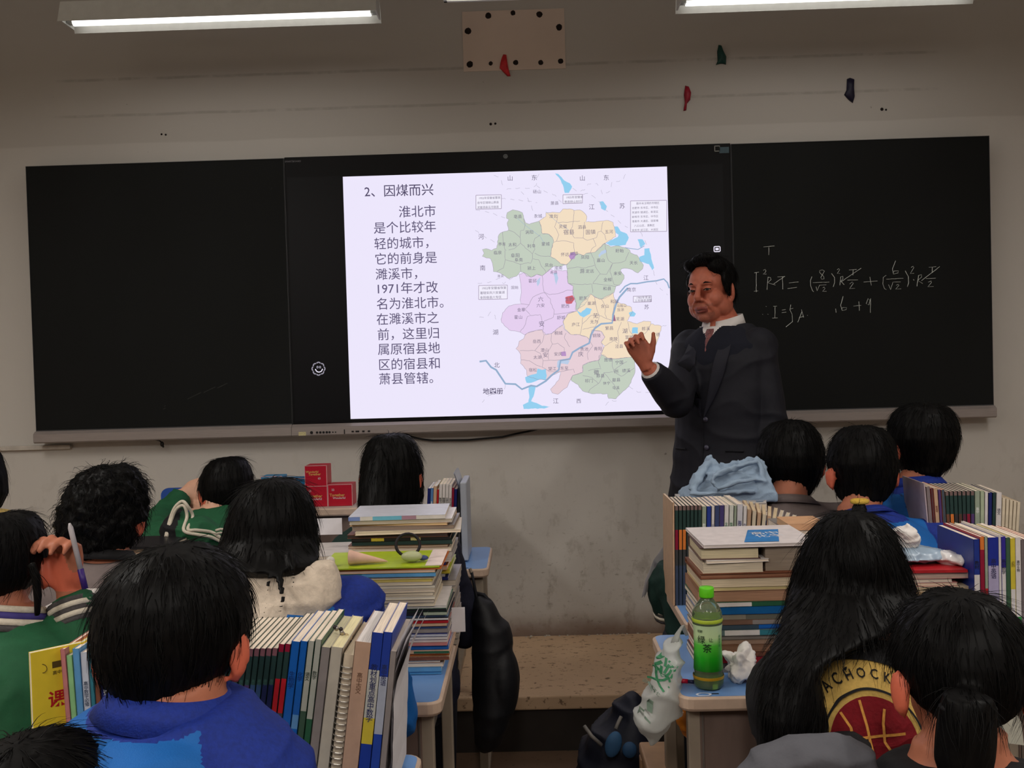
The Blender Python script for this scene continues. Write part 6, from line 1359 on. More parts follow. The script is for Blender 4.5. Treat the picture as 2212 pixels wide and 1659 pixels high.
zb = stack(at(248, 1200, -1.50).x, -1.51, .7605, auto(4, 5, .14)+[S(.010, 'yellow', 'pale yellow booklet', w=.13), S(.014, 'lime', 'green booklet', w=.13), S(.012, 'blue', 'blue booklet', w=.12), S(.010, 'purple', 'dark purple booklet', w=.13)]+auto(5, 8, .15, (.008, .012), .9)+[S(.010, 'tan', 'rumpled tan papers', w=.17, yaw=5, f='pages'), S(.008, 'cream', 'rumpled cream papers', w=.18, yaw=-6, f='pages'), S(.008, 'black', 'black patterned folder', w=.17)], 'pile right of the curly head', 'books of the second left pile', 13)
zc2 = stack(at(88, 1300, -2.26).x, -2.27, .7605, auto(14, 9, .20, (.009, .013), .8)+[S(.008, 'cream', 'cream booklet', w=.20, f='pages'), S(.006, 'white', 'white papers', w=.20, f='pages')], 'the pile behind the raised hand', 'books behind the raised hand', 17)

# ---- right side: upright textbooks by the aisle
WU = 'the row right of aisle'; GU = 'upright books right of the aisle'
xs = at(1450, 1180, -1.66).x
def gt(b_, **k): return S(.0095, 'dkgreen', 'dark green textbook with %s band' % b_[0], h=.275, bands=[(.0, (60, 70, 90)), (.40, (60, 60, 60)), (.56, b_[1]), (.76, 'dkgreen'), (.955, (120, 96, 92))], pages=(236, 216, 200))
RR1 = [S(.006, 'tan', 'tan hardboard cover', h=.285), gt(('crimson', 'crimson')), gt(('orange', 'orange')), gt(('amber', 'orange')), gt(('dark', (44, 58, 56))), gt(('green', 'dkgreen')), gt(('red', 'red')), gt(('brick', 'red')), S(.012, 'greygreen', 'pale green workbook', h=.272, title='数学'), S(.012, 'navy', 'blue and white workbook', h=.272, bands=[(.1, 'white'), (.3, (40, 60, 140))]), S(.008, 'white', 'white workbook', h=.272, title='化学', tcol=(40, 60, 120)), S(.012, (150, 150, 170), 'patterned blue-white workbook', h=.274, bands=[(.45, (60, 70, 110))]), S(.012, (160, 150, 176), 'patterned violet-white workbook', h=.274, bands=[(.45, (70, 60, 110))]), S(.012, 'white', 'white textbook with green title', h=.274, title='生物', tcol=(60, 120, 80)), S(.012, (206, 206, 196), 'white textbook', h=.274, title='地理', tcol=(60, 120, 80)), S(.007, 'greygreen', 'thin grey textbook', h=.272), S(.016, 'white', 'thick white textbook', h=.276, bands=[(.45, (200, 196, 200))], title='英语', tcol=(40, 40, 110)), S(.010, 'white', 'white textbook with navy title', h=.27, title='历史', tcol=(40, 40, 110))]
xm = row(xs, -1.665, .7605, RR1, WU, GU, 1.0, 3, 0, 0)
xm2 = row(xm.x+.001, -1.645, .7605, [S(.010, 'cream' if i % 2 else 'tan', 'buff exercise book', h=.258-.004*i, pages=(220, 196, 160)) for i in range(6)]+[S(.010, 'white', 'pale exercise book', h=.232-.006*i, pages=(224, 206, 180)) for i in range(4)], 'the sloping end of that row', GU, 4, 10, -8, -14)
# flat pile with the light blue coat behind the row
sx0 = at(1476, 1100, -1.28).x
zk = stack(sx0, -1.30, .7605, [S(.024, 'grey', 'grey file under the coat', w=.26, f='pages') for _ in range(9)]+[S(.010, 'white', 'white file under the coat', w=.26, f='pages', pages=WHITE_P)], 'the pile under the coat', 'files under the coat', 19)
DENIM = mat('pale blue cloth', (150, 170, 192), .85, var=.08, scale=40, bump=.4, bscale=300)
def CP(x, y, dy=0): return at(x, y, -1.19+dy)
def cloth_mound(pts_top, y, dep, seed, ridge=.018, nx=90, ny=44):
    '''heaped cloth: outline of its crest measured left to right, folds from ridged noise'''
    P = [at(a, b_, y) for a, b_ in pts_top]; z0 = min(P[0].z, P[-1].z); vs = []; xs0, xs1 = P[0].x, P[-1].x
    def crest(x):
        for a, b_ in zip(P, P[1:]):
            if a.x <= x <= b_.x: t = (x-a.x)/max(1e-6, b_.x-a.x); t = t*t*(3-2*t); return a.z+(b_.z-a.z)*t
        return z0
    for j in range(ny+1):
        v = j/ny*2-1
        for i in range(nx+1):
            u = i/nx; x = xs0+(xs1-xs0)*u; prof = max(0, 1-abs(v)**2.4)**.6; h_ = (crest(x)-z0)*prof
            q = V((x*13+v*1.6, v*2.2-x*4, seed)); rg = 1-abs(noise.noise(q))*2.6; rg2 = 1-abs(noise.noise(q*2.1+V((3, 1, 0))))*2.4
            e = min(1, 6*u, 6*(1-u))*prof
            z = z0+h_+(max(0, rg)**2*ridge+max(0, rg2)**2*ridge*.4-ridge*.5)*e
            vs.append(V((x+.010*noise.noise(q*1.3), y+v*dep+.012*noise.noise(q*1.7+V((5, 0, 0))), z)))
    n1 = nx+1; fs = [(j*n1+i, j*n1+i+1, (j+1)*n1+i+1, (j+1)*n1+i) for j in range(ny) for i in range(nx)]
    return MB().add(vs, fs), V(((xs0+xs1)/2, y, z0))
mb, cb0 = cloth_mound([(1474, 1066), (1486, 1050), (1500, 1040), (1512, 1020), (1526, 997), (1540, 992), (1552, 1006), (1575, 1006), (1604, 1000), (1630, 990), (1646, 996), (1656, 1030), (1662, 1066)], -1.19, .10, 3.7, .026)
low = MB(); low.v = [V((p.x, p.y, cb0.z-.012)) for p in mb.v]; nV = len(mb.v); nx_, ny_ = 91, 45
cl = MB(); cl.add(mb.v+low.v, mb.f+[tuple(k+nV for k in f[::-1]) for f in mb.f]); edge = [i for i in range(nx_)]+[j*nx_+nx_-1 for j in range(1, ny_)]+[(ny_-1)*nx_+i for i in range(nx_-2, -1, -1)]+[j*nx_ for j in range(ny_-2, 0, -1)]
cl.f += [(edge[(k+1) % len(edge)], edge[k], edge[k]+nV, edge[(k+1) % len(edge)]+nV) for k in range(len(edge))]; cl.m += [0]*len(edge)
def roll(pts, r, fl=.62): cl.tube([CP(*q) for q in pts], r, 14, flat=fl)
roll([(1494, 1060, -.10), (1504, 1036, -.085), (1522, 1008, -.05), (1538, 994, -.01)], [.014, .020, .018, .008])
roll([(1545, 1052, -.125), (1538, 1036, -.125), (1550, 1022, -.115), (1580, 1014, -.10), (1612, 1004, -.08), (1640, 996, -.05)], [.009, .012, .015, .016, .013, .008])
roll([(1548, 1056, -.13), (1562, 1052, -.135), (1590, 1040, -.125), (1625, 1036, -.11), (1655, 1040, -.09)], [.008, .010, .012, .011, .009])
roll([(1490, 1066, -.11), (1530, 1066, -.12), (1580, 1062, -.12), (1630, 1060, -.11)], [.008, .010, .010, .010])
roll([(1636, 994, -.05), (1646, 1012, -.07), (1650, 1036, -.09)], [.008, .011, .011])
tag(build(remesh(cl, .0042, 1, wrinkle(.004, 26, 4.4, 60), [DENIM], None, cb0, 'crumpled_coat'), 'crumpled_coat', None, None, base=cb0), 'crumpled light blue coat heaped on a pile at the right, before the teacher', 'coat')

# ---- pile beside the tea bottle
WB = 'pile behind the tea bottle'; GB = 'books behind the tea bottle'
bot = [S(.010, 'grey', 'dark booklet', w=.25, bands=[(.4, 'navy'), (.7, 'grey')]), S(.010, (80, 70, 70), 'grey patterned book', w=.25, bands=[(.3, 'red'), (.5, 'grey')]), S(.014, 'red', 'red paperback with pale title', w=.25, title=None), S(.010, 'brown', 'brown paperback', w=.25), S(.016, (126, 84, 60), 'russet paperback', w=.25, f='pages', pages=(140, 100, 74)), S(.008, (150, 120, 100), 'dusty brown paperback', w=.25), S(.010, 'grey', 'grey paperback', w=.25), S(.012, (90, 110, 110), 'grey-teal paperback with white title', w=.25, bands=[(.2, 'white'), (.5, 'teal')]), S(.010, (60, 76, 90), 'slate paperback', w=.25, bands=[(.5, 'blue')]), S(.010, (120, 90, 76), 'rust paperback', w=.25, bands=[(.45, 'grey')]), S(.012, (150, 144, 130), 'stone grey paperback', w=.25, bands=[(.4, (110, 110, 100)), (.7, 'cream')]), S(.016, 'blue', 'bright blue paperback', w=.25, bands=[(.0, (22, 92, 150))]), S(.010, 'green', 'green paperback with white label', w=.25, bands=[(.0, 'white'), (.45, 'green'), (.9, 'white')]), S(.024, (130, 92, 70), 'thick russet book, page edges out', w=.24, f='pages', pages=(176, 132, 104)), S(.008, 'tan', 'spiral pad with yellow edge', w=.24, f='pages', pages=(214, 196, 140)), S(.018, 'cream', 'cream paper block', w=.23, f='pages', pages=(216, 196, 166)), S(.012, 'brown', 'brown-red hardback', w=.235, f='pages', pages=(160, 110, 84), soft=False)]
xb = at(1514, 1400, -2.24).x
zz = stack(xb, -2.245, .7605, bot, WB, GB, 21, .003)
zz1 = stack(xb+.004, -2.245, zz, [S(.022, 'cream', 'ruled notebook with curled pages', w=.13, d=.17, f='pages', pages=(220, 204, 180)), S(.006, 'white', 'folded worksheet', w=.135, d=.17, f='pages', yaw=4), S(.026, (96, 70, 66), 'thick hardback, page edges out', w=.13, d=.17, f='pages', soft=False, pages=(222, 206, 170))], 'upper left of the bottle pile', GB, 23, .001)
stack(xb+.145, -2.24, zz, [S(.054, 'brown', 'very thick grey-edged dictionary', w=.10, d=.16, f='pages', pages=(150, 134, 118))], 'upper right of the bottle pile', GB, 24, .0)
o = stack(xb+.002, -2.25, zz1+.0006, [S(.007, (226, 216, 216), 'white workbook with a blue title block', w=.245, d=.22, f='pages', pages=(216, 204, 200), dx=.004)], 'pile behind the tea bottle', GB, 25, .0)
tb = [q for q in bpy.data.objects if q.get('label', '').startswith('white workbook with a blue title block')][0]
Mt = tb.matrix_world.copy()
pr = MB().add([V((xb+.10, -2.235, o+.0006)), V((xb+.175, -2.235, o+.0006)), V((xb+.21, -2.09, o+.0006)), V((xb+.14, -2.09, o+.0006))], [(0, 1, 2, 3)])
def local_child(mb, name, m, par):
    Mi = par.matrix_basis.inverted(); mb.v = [Mi @ p for p in mb.v]; return link(name, mb.mesh(name, m), par)
local_child(pr, 'title_block', mat('blue title block', (60, 130, 196), .4), tb)
def flat_text(s, loc, size, m, par, rz=0.0, **k):
    tx = text_mesh(s, size, m, **k).copy(); tx.transform(par.matrix_basis.inverted() @ Matrix.Translation(loc) @ Rz(rz)); return link('cover_text', tx, par)
flat_text('高中\n化学', V((xb+.135, -2.15, o+.0010)), .034, mat('white print', (230, 230, 236), .5, var=0), tb, .1)
# second small book lying behind on top
zz3 = stack(at(1700, 1150, -2.02).x, -2.03, .7605, [S(.029, 'grey', 'file', w=.16, f='pages') for _ in range(9)]+[S(.016, 'peach', 'peach hardback with a ring stain', w=.09, d=.11, pages=(222, 180, 140))], 'the hidden pile behind the white workbook', 'books behind the white workbook', 27)

# ---- tea bottle
pb = at(1531, 1484, z=.7605); bt = thing('tea_bottle', 'plastic bottle of green tea with a green cap on the blue desk', 'bottle', pb)
x_, y_, z0 = pb.x, pb.y, .7605
prof = [(.004, .004), (.020, .001), (.0275, .003), (.0305, .010), (.0315, .022), (.0300, .028), (.0290, .034), (.0300, .040), (.0295, .05), (.0280, .09), (.0285, .12), (.0305, .135), (.0312, .142), (.0295, .1445), (.0310, .149), (.0300, .158), (.0240, .170), (.0165, .180), (.0130, .186), (.0125, .190)]
GL = mat('bottle plastic', (206, 226, 190), .06, var=0, trans=.9, spec=.5, ior=1.3); TEA = mat('green tea', (120, 150, 40), .1, var=0, trans=.75, ior=1.33)
build(MB().lathe(prof, (x_, y_, z0), 28, cap=False), 'bottle_shell', GL, bt, True)
build(MB().lathe([(r*.955, z) for r, z in prof if z < .142]+[(.0001, .1422)], (x_, y_, z0+.001), 24), 'tea', TEA, bt, True)
build(MB().lathe([(.0148, .188), (.0152, .190), (.0152, .206), (.0140, .2085), (.001, .209)], (x_, y_, z0), 28), 'cap', mat('green cap', (96, 200, 30), .4, var=.04), bt, True)
lm = bpy.data.materials.new('tea label print'); lm.use_nodes = True; nt = lm.node_tree; N = nt.nodes; L = nt.links
tc = N.new('ShaderNodeTexCoord'); sx = N.new('ShaderNodeSeparateXYZ'); L.new(tc.outputs['Object'], sx.inputs[0]); cr = N.new('ShaderNodeValToRGB'); mr = N.new('ShaderNodeMapRange'); mr.inputs['From Min'].default_value = .040; mr.inputs['From Max'].default_value = .136; L.new(sx.outputs[2], mr.inputs[0]); L.new(mr.outputs[0], cr.inputs[0])
el = cr.color_ramp.elements; el[0].position = 0; el[0].color = (*lin((20, 110, 20)), 1); el[1].position = 1; el[1].color = (*lin((190, 214, 170)), 1)
for ps, c_ in ((.28, (34, 160, 30)), (.55, (84, 190, 60)), (.72, (190, 214, 160))): e_ = el.new(ps); e_.color = (*lin(c_), 1)
L.new(cr.outputs[0], N['Principled BSDF'].inputs['Base Color']); N['Principled BSDF'].inputs['Roughness'].default_value = .3
build(MB().lathe([(.0303, .040), (.0298, .05), (.0283, .09), (.0288, .12), (.0307, .134)], (x_, y_, z0), 32, cap=False), 'wrap_label', lm, bt, True)
build(MB().lathe([(.0318, .022), (.0324, .025), (.0318, .028)], (x_, y_, z0), 28, cap=False), 'gold_band', mat('gold band', (206, 160, 40), .3, .4), bt, True)
build(MB().lathe([(.0306, .138), (.0322, .142), (.0306, .146)], (x_, y_, z0), 28, cap=False), 'shoulder_ring', mat('olive ring', (170, 190, 60), .3), bt, True)
BK = mat('label black print', (16, 40, 20), .5, var=0)
def wrap(s, ang, z, size, m, nm_='label_text', bold=.004):
    tx = text_mesh(s, size, m, bold, 'CENTER', line=1.0).copy(); o_ = off_of(bt)
    for v in tx.vertices:
        a = ang+v.co.x/.0295; zz_ = z+v.co.y; rr_ = .0307 if zz_ > .1 else .0303
        v.co = V((math.sin(a)*rr_, -math.cos(a)*rr_, zz_))
    link(nm_, tx, bt)
wrap('绿', -.62, .100, .017, BK); wrap('茶', -.22, .082, .019, BK); wrap('让', .04, .103, .009, BK); wrap('低糖', -.7, .121, .006, BK)
wrap('蜂\n蜜\n茉\n莉', .72, .110, .0065, mat('label green print', (50, 120, 40), .5, var=0))
# tissue, pen with red cap
def crumple(c, r, seed, name, label, cat, m=None, squash=.8, vox=.0035, amp=.45):
    mb = MB().ell(c, (r, r*.8, r*squash), n=40, m=28); rr = random.Random(seed)
    def f(co, n):
        d = (co-c)/r; a = noise.noise(d*1.6+V((seed, 0, 0))); b_ = abs(noise.noise(d*3.5+V((0, seed, 0)))); return r*amp*(1.3*a+.5*b_-.2+.6*max(0, 1-abs(noise.noise(d*1.3+V((seed, 2, 0))))*3)**2)
    me = remesh(mb, vox, 0, f, [m or mat('tissue paper', (226, 220, 216), .85, var=.04)], None, c-V((0, 0, r*squash)), name)
    o = link(name, me); o.location = c-V((0, 0, r*squash)); return tag(o, label, cat)
c = at(1602, 1452, -2.30); c.z = .7605+.034; crumple(c, .036, 3, 'crumpled_tissue', 'crumpled white tissue on the blue desk beside the tea bottle', 'tissue', squash=.95)
c2 = at(1632, 1478, -2.315); c2.z = .7605+.013; crumple(c2, .016, 5, 'crumpled_tissue', 'small scrap of tissue right of the crumpled tissue by the bottle', 'tissue')
p0 = at(1464, 1470, z=.766); p1 = at(1500, 1473, z=.766); pe = thing('pen', 'pen with a red cap lying behind the tea bottle', 'pen', p0)
build(MB().tube([p0, p0.lerp(p1, .62)], [.0052, .0045], 12), 'pen_cap', mat('red cap', (190, 24, 54), .35), pe, True); build(MB().tube([p0.lerp(p1, .6), p1], .004, 12), 'barrel', mat('dark barrel', (40, 40, 70), .4), pe, True)
mk = at(1520, 1500, z=.7608); mb = MB(); n = 16; mb.rings([[mk+V((math.cos(2*PI*j/n)*r*1.4, math.sin(2*PI*j/n)*r*.9, 0)) for j in range(n)] for r in (.008, .0115)], 0, False)
tag(build(mb, 'sticker_residue', mat('white residue', (200, 206, 220), .7), None, base=mk), 'whitish sticker residue near the edge of the bottle desk', 'sticker')
# books/packs to the right: tissue pack on a red book
W3 = 'the pile under the tissue pack'; G3 = 'books under the tissue pack'
x3 = at(1895, 1230, -2.2).x-.06
z3 = stack(x3, -2.21, .7605, [S(.016, 'white', 'white block of sheets', f='pages') for _ in range(6)]+[S(.010, (90, 90, 80), 'dark speckled book'), S(.018, (40, 84, 140), 'dull blue book', bands=[(.0, (44, 90, 150))]), S(.012, (120, 150, 170), 'pale blue-grey book', bands=[(.7, 'white')]), S(.009, 'tan', 'tan exercise book', f='pages', w=.25, pages=(190, 160, 116)), S(.009, 'tan', 'buff exercise book', f='pages', w=.25, pages=(196, 164, 120)), S(.009, 'cream', 'cream exercise book', f='pages', w=.25, pages=(200, 176, 140)), S(.008, 'pink', 'rose-covered notebook', w=.23, f='pages', pages=(226, 200, 180)), S(.008, 'white', 'white worksheet pad', w=.22, f='pages', pages=(232, 214, 196)), S(.014, 'pink', 'pale pink folder', f='pages', pages=(206, 176, 160)), S(.006, 'red', 'glossy red folder', w=.25, d=.22, yaw=-2)], W3, G3, 31)
cN = V((x3+.155, -2.13, z3+.018))
mb = MB(); mb.ell(cN, (.085, .05, .018), n=28, m=14); mb.ell(cN+V((0, 0, -.004)), (.095, .056, .010), n=28, m=12)
pk = thing('tissue_pack', 'soft pack of tissues with one pulled out, on the red folder', 'tissue', cN-V((0, 0, .018)))
link('wrapper', remesh(mb, .004, 2, wrinkle(.004, 30, 2, 70), [mat('pale film wrapper', (150, 168, 186), .25, var=.08, scale=20)], None, off_of(pk), 'wrapper'), pk)
mb = MB(); mb.tube([cN+V((.005, 0, .01)), cN+V((.003, -.005, .030)), cN+V((-.012, -.002, .052)), cN+V((.008, 0, .060))], [.014, .026, .032, .014], 16, flat=.7)
link('tissue', remesh(mb, .003, 1, wrinkle(.007, 40, 6, 90), [mat('tissue paper', (226, 220, 216))], None, off_of(pk), 'tissue'), pk)
text('pack_print', '抽纸', cN+V((-.06, -.03, .014)), .014, mat('grey print2', (110, 120, 130), .5, var=0), pk, (.35, 0, 0))
mb = MB().ell(V((x3+.235, -2.15, z3+.012)), (.034, .045, .012), rotm(0, 0, .5), 20, 10)
o = link('film_scrap', remesh(mb, .003, 0, wrinkle(.008, 40, 9, 90), [mat('glossy white film', (226, 222, 220), .08, var=0, spec=.8)], None, V((x3+.235, -2.15, z3)), 'film_scrap')); o.location = V((x3+.235, -2.15, z3)); tag(o, 'shiny crumpled film wrapper at the right end of the red folder', 'wrapper')
# leaning papers between pile and right row
mb = MB()
q = [at(2062, 1128, -2.05), at(2118, 1142, -2.08), at(2130, 1150, -2.0), at(2075, 1148, -2.0)]
mb.rings([q, [p+V((0, 0, -.004)) for p in q]]); q = [at(2078, 1165, -2.16), at(2100, 1172, -2.16), at(2098, 1200, -2.16), at(2082, 1215, -2.16)]; mb.rings([q, [p+V((0, .004, 0)) for p in q]])
tag(build(mb, 'loose_papers', mat('greenish paper', (196, 200, 176), .8), None, base=q[0]), 'loose pale papers poking up between the red folder and upright books', 'paper')
# right rows
WQ = 'the farther right row'; GQ = 'upright books at the far right'
xr = at(2012, 1100, -1.52).x
row(xr, -1.52, .7605, [S(.004, (190, 170, 176), 'pale slanting folder', h=.30), S(.010, (120, 100, 96), 'grey-brown folder', h=.29, bands=[(.5, (130, 116, 116))]), S(.006, 'red', 'red textbook', h=.285, bands=[(.4, (90, 60, 60))]), S(.010, 'tan', 'tan textbook with dark title', h=.285, title='新高考', tcol=(120, 60, 40)), S(.007, 'purple', 'dark purple textbook', h=.28), S(.008, 'orange', 'orange-banded textbook', h=.28, bands=[(.4, (70, 80, 90))])]+[gt((n_, c_)) for n_, c_ in (('brown', 'brown'), ('rust', 'orange'), ('dark', (60, 50, 50)), ('umber', (90, 60, 50)), ('plum', (90, 40, 60)), ('crimson', 'crimson'), ('mauve', 'purple'))]+[S(.013, 'greygreen', 'pale workbook with grey letters', h=.275, title='高中'), S(.010, (170, 180, 150), 'pale green workbook', h=.275), S(.008, 'white', 'white and crimson workbook', h=.272, bands=[(.0, 'crimson'), (.45, 'white')]), S(.009, 'navy', 'navy textbook', h=.27), S(.008, 'dkgreen', 'deep green textbook', h=.27), S(.014, 'white', 'white textbook with pale blue foot', h=.27, bands=[(.0, 'ltblue'), (.5, 'white')], title='语文', tcol=(60, 60, 80))]+[S(.008, 'cream', 'cream exercise book', h=.255-.003*i) for i in range(5)], WQ, GQ, -4, 4, -3, -5)
WX = 'the nearer right row'
xr2 = at(2103, 1180, -2.24).x
row(xr2, -2.24, .7605, [S(.013, (30, 50, 130), 'blue workbook with white panel', h=.275, bands=[(.3, 'white'), (.72, (30, 50, 130))], title='教材', tcol=(20, 20, 30), tsize=.010), S(.009, 'crimson', 'dark red textbook with orange top', h=.28, bands=[(.9, 'orange')]), S(.007, (80, 60, 50), 'grey-brown textbook', h=.28, bands=[(.0, 'red'), (.6, 'greygreen')]), S(.022, (30, 44, 140), 'thick blue textbook with white panel', h=.278, bands=[(.1, 'crimson'), (.45, (30, 44, 140)), (.5, (170, 160, 190)), (.78, (30, 44, 140))], title='高中英语', tcol=(40, 40, 80), tsize=.012), S(.005, 'white', 'thin white booklet', h=.283), S(.009, (60, 60, 160), 'violet-blue workbook with white panel', h=.279, bands=[(.2, 'brown'), (.4, 'white'), (.76, (50, 40, 140))], title='高中数学', tcol=(30, 30, 60), tsize=.009), S(.009, 'green', 'dark green workbook', h=.277, bands=[(.3, (70, 90, 110)), (.45, (60, 90, 66))]), S(.010, 'yellow', 'yellow workbook', h=.275, bands=[(.0, 'white'), (.6, 'yellow')], title='必刷', tcol=(120, 100, 20)), S(.011, 'white', 'white workbook with a green block', h=.277, bands=[(.05, (30, 130, 50)), (.38, 'white')], title='高中生物', tcol=(40, 40, 60), tsize=.007), S(.007, (110, 100, 100), 'grey textbook', h=.272), S(.013, 'crimson', 'crimson and violet textbook', h=.272, bands=[(.5, (140, 50, 110)), (.75, (110, 80, 86))]), S(.012, (190, 90, 60), 'rust-coloured textbook', h=.27, bands=[(.4, 'tan')]), S(.012, 'brown', 'brown textbook', h=.268)], WX, GQ, 0, 0, 0, -2)

# ---- bags
def P_(x, y, yy): return at(x, y, yy)
yb1 = -1.42
bp = thing('backpack', 'black backpack hanging from the aisle side of the second desk', 'bag', P_(1060, 1420, yb1), None)
mb = MB(); n = 20; rs = []
for py, l, r_, d in ((1286, 1028, 1040, .03), (1300, 1022, 1062, .05), (1335, 1020, 1082, .075), (1350, 1020, 1102, .085), (1375, 1019, 1108, .09), (1420, 1019, 1106, .10), (1480, 1020, 1112, .11), (1520, 1021, 1112, .11), (1560, 1023, 1102, .10), (1600, 1026, 1085, .08), (1615, 1032, 1060, .05)):
    a = P_(l, py, yb1); b_ = P_(r_, py, yb1); c = (a+b_)/2; rx = (b_-a).length/2; rs.append([c+V((rx*math.cos(2*PI*j/n), d*math.sin(2*PI*j/n), 0)) for j in range(n)])
mb.rings(rs); mb.ell(P_(1085, 1470, yb1-.03), (.05, .08, .12), n=16, m=12)
link('bag_body', remesh(mb, .007, 3, wrinkle(.005, 7, 8, 16), [mat('black nylon', (14, 14, 18), .6, var=.1, scale=60, bump=.2)], None, off_of(bp), 'bag_body'), bp)
build(MB().tube([P_(1019, 1236, yb1), P_(1024, 1262, yb1), P_(1030, 1290, yb1), P_(1035, 1310, yb1)], [.012, .012, .013, .012], 8, flat=.35), 'strap', mat('black webbing', (16, 16, 22), .7), bp, True)
build(MB().tube([P_(1030, 1282, yb1), P_(1045, 1285, yb1), P_(1060, 1302, yb1), P_(1068, 1330, yb1)], .006, 8), 'top_handle', mat('black webbing', (16, 16, 22)), bp, True)
build(MB().tube([P_(1015, 1228, yb1), P_(1019, 1240, yb1)], .005, 8), 'hook', M_steel, bp)
yb2 = -1.62
fb = thing('backpack', 'dark navy backpack slumped on the floor at the aisle, with blue pull tabs', 'bag', V((P_(1320, 1600, yb2).x, yb2, 0)))
mb = MB(); rs = []
for py, l, r_, d in ((1492, 1352, 1378, .03), (1505, 1340, 1390, .06), (1530, 1318, 1400, .09), (1560, 1290, 1412, .12), (1590, 1262, 1420, .14), (1620, 1236, 1425, .15), (1660, 1222, 1432, .16), (1720, 1222, 1432, .16), (1740, 1240, 1420, .14)):
    a = P_(l, py, yb2); b_ = P_(r_, py, yb2); c = (a+b_)/2; rx = (b_-a).length/2; rs.append([c+V((rx*math.cos(2*PI*j/n), d*math.sin(2*PI*j/n), 0)) for j in range(n)])
sh_ = rs[-1][0].z-.012
rs = [[p-V((0, 0, sh_*min(1, max(0, (i-4)/3)))) for p in r_] for i, r_ in enumerate(rs)]
mb.rings(rs); link('bag_body', remesh(mb, .008, 3, wrinkle(.016, 8, 3, 20), [mat('navy nylon', (14, 18, 34), .6, var=.1, scale=60, bump=.2)], None, off_of(fb), 'bag_body'), fb)
build(MB().tube([P_(1262, 1568, yb2-.13), P_(1278, 1590, yb2-.15), P_(1300, 1610, yb2-.15)], .005, 8), 'zip_piping', mat('pale piping', (120, 116, 112), .5), fb, True)
build(MB().tube([P_(1342, 1548, yb2-.12), P_(1335, 1562, yb2-.13), P_(1330, 1575, yb2-.14)], .005, 8), 'buckle', mat('pale piping', (120, 116, 112)), fb, True)
build(MB().ell(P_(1325, 1608, yb2-.16), (.022, .012, .036), rotm(0, .3, 0), 14, 10), 'pull_tab', mat('blue tab', (50, 90, 130), .6), fb, True)
build(MB().ell(P_(1360, 1620, yb2-.16), (.020, .010, .022), None, 14, 10), 'round_patch', mat('blue patch', (40, 74, 110), .6), fb, True)
# plastic carrier bag and the orange bag on the side of the bottle desk
yb3 = -2.33
pbm = bpy.data.materials.new('thin white plastic'); pbm.use_nodes = True; nt = pbm.node_tree; N = nt.nodes; L = nt.links; b_ = N['Principled BSDF']; b_.inputs['Base Color'].default_value = (*lin((214, 216, 212)), 1); b_.inputs['Roughness'].default_value = .35
tr_ = N.new('ShaderNodeBsdfTransparent'); tl_ = N.new('ShaderNodeBsdfTranslucent'); tl_.inputs[0].default_value = (*lin((220, 220, 214)), 1); m1 = N.new('ShaderNodeMixShader'); m1.inputs[0].default_value = .35; m2 = N.new('ShaderNodeMixShader'); m2.inputs[0].default_value = .22
L.new(b_.outputs[0], m1.inputs[1]); L.new(tl_.outputs[0], m1.inputs[2]); L.new(m1.outputs[0], m2.inputs[1]); L.new(tr_.outputs[0], m2.inputs[2]); L.new(m2.outputs[0], N['Material Output'].inputs[0])
cb_ = thing('plastic_bag', 'white plastic carrier bag with green print hanging off the bottle desk', 'bag', P_(1420, 1480, yb3))
mb = MB(); rs = []; rows_b = ((1366, 1458, 1474, .010), (1378, 1446, 1474, .018), (1392, 1436, 1476, .028), (1430, 1418, 1474, .040), (1470, 1402, 1470, .050), (1510, 1385, 1474, .055), (1540, 1374, 1468, .055), (1552, 1369, 1458, .05), (1575, 1384, 1440, .035), (1600, 1400, 1424, .016), (1611, 1404, 1412, .006))
for py, l, r_, d in rows_b:
    a = P_(l, py, yb3); b2 = P_(r_, py, yb3); c = (a+b2)/2; rx = (b2-a).length/2; rs.append([c+V((rx*math.cos(2*PI*j/n), d*math.sin(2*PI*j/n), 0)) for j in range(n)])
mb.rings(rs); bme = remesh(mb, .0045, 2, wrinkle(.010, 14, 5, 34), [pbm], None, off_of(cb_), 'bag_film'); link('bag_film', bme, cb_)
def bag_print(vs, fs, m, nm_, lift=.002):
    q = []
    bv = BVHTree.FromPolygons([tuple(v.co+off_of(cb_)) for v in bme.vertices], [tuple(p.vertices) for p in bme.polygons]); last = yb3-.05
    for x, z in vs:
        h = bv.ray_cast(V((x, -3.2, z)), V((0, 1, 0))); last = h[0].y if h[0] is not None and h[0].y < yb3+.01 else last; q.append(V((x, last-lift, z)))
    me = MB().add(q, fs).mesh(nm_, m, off_of(cb_)); link(nm_, me, cb_)
GP = mat('bag green print', (60, 130, 90), .5, var=.1); GP2 = mat('bag grey-green print', (120, 140, 124), .5, var=.1)
for s, px_, py_, sz, rt_, m_ in (('又', 1401, 1470, .036, -.55, GP), ('颂', 1412, 1448, .040, -.55, GP), ('一', 1420, 1478, .022, -.55, GP), ('回收', 1392, 1484, .008, -.55, GP2), ('环保', 1408, 1492, .008, -.55, GP2)):
    tm_ = text_mesh(s, sz, m_, .02); c = P_(px_, py_, yb3-.04); ca, sa = math.cos(rt_), math.sin(rt_)
    bag_print([(c.x+v.co.x*ca-v.co.y*sa, c.z+v.co.x*sa+v.co.y*ca) for v in tm_.vertices], [tuple(p.vertices) for p in tm_.polygons], m_, 'bag_lettering')
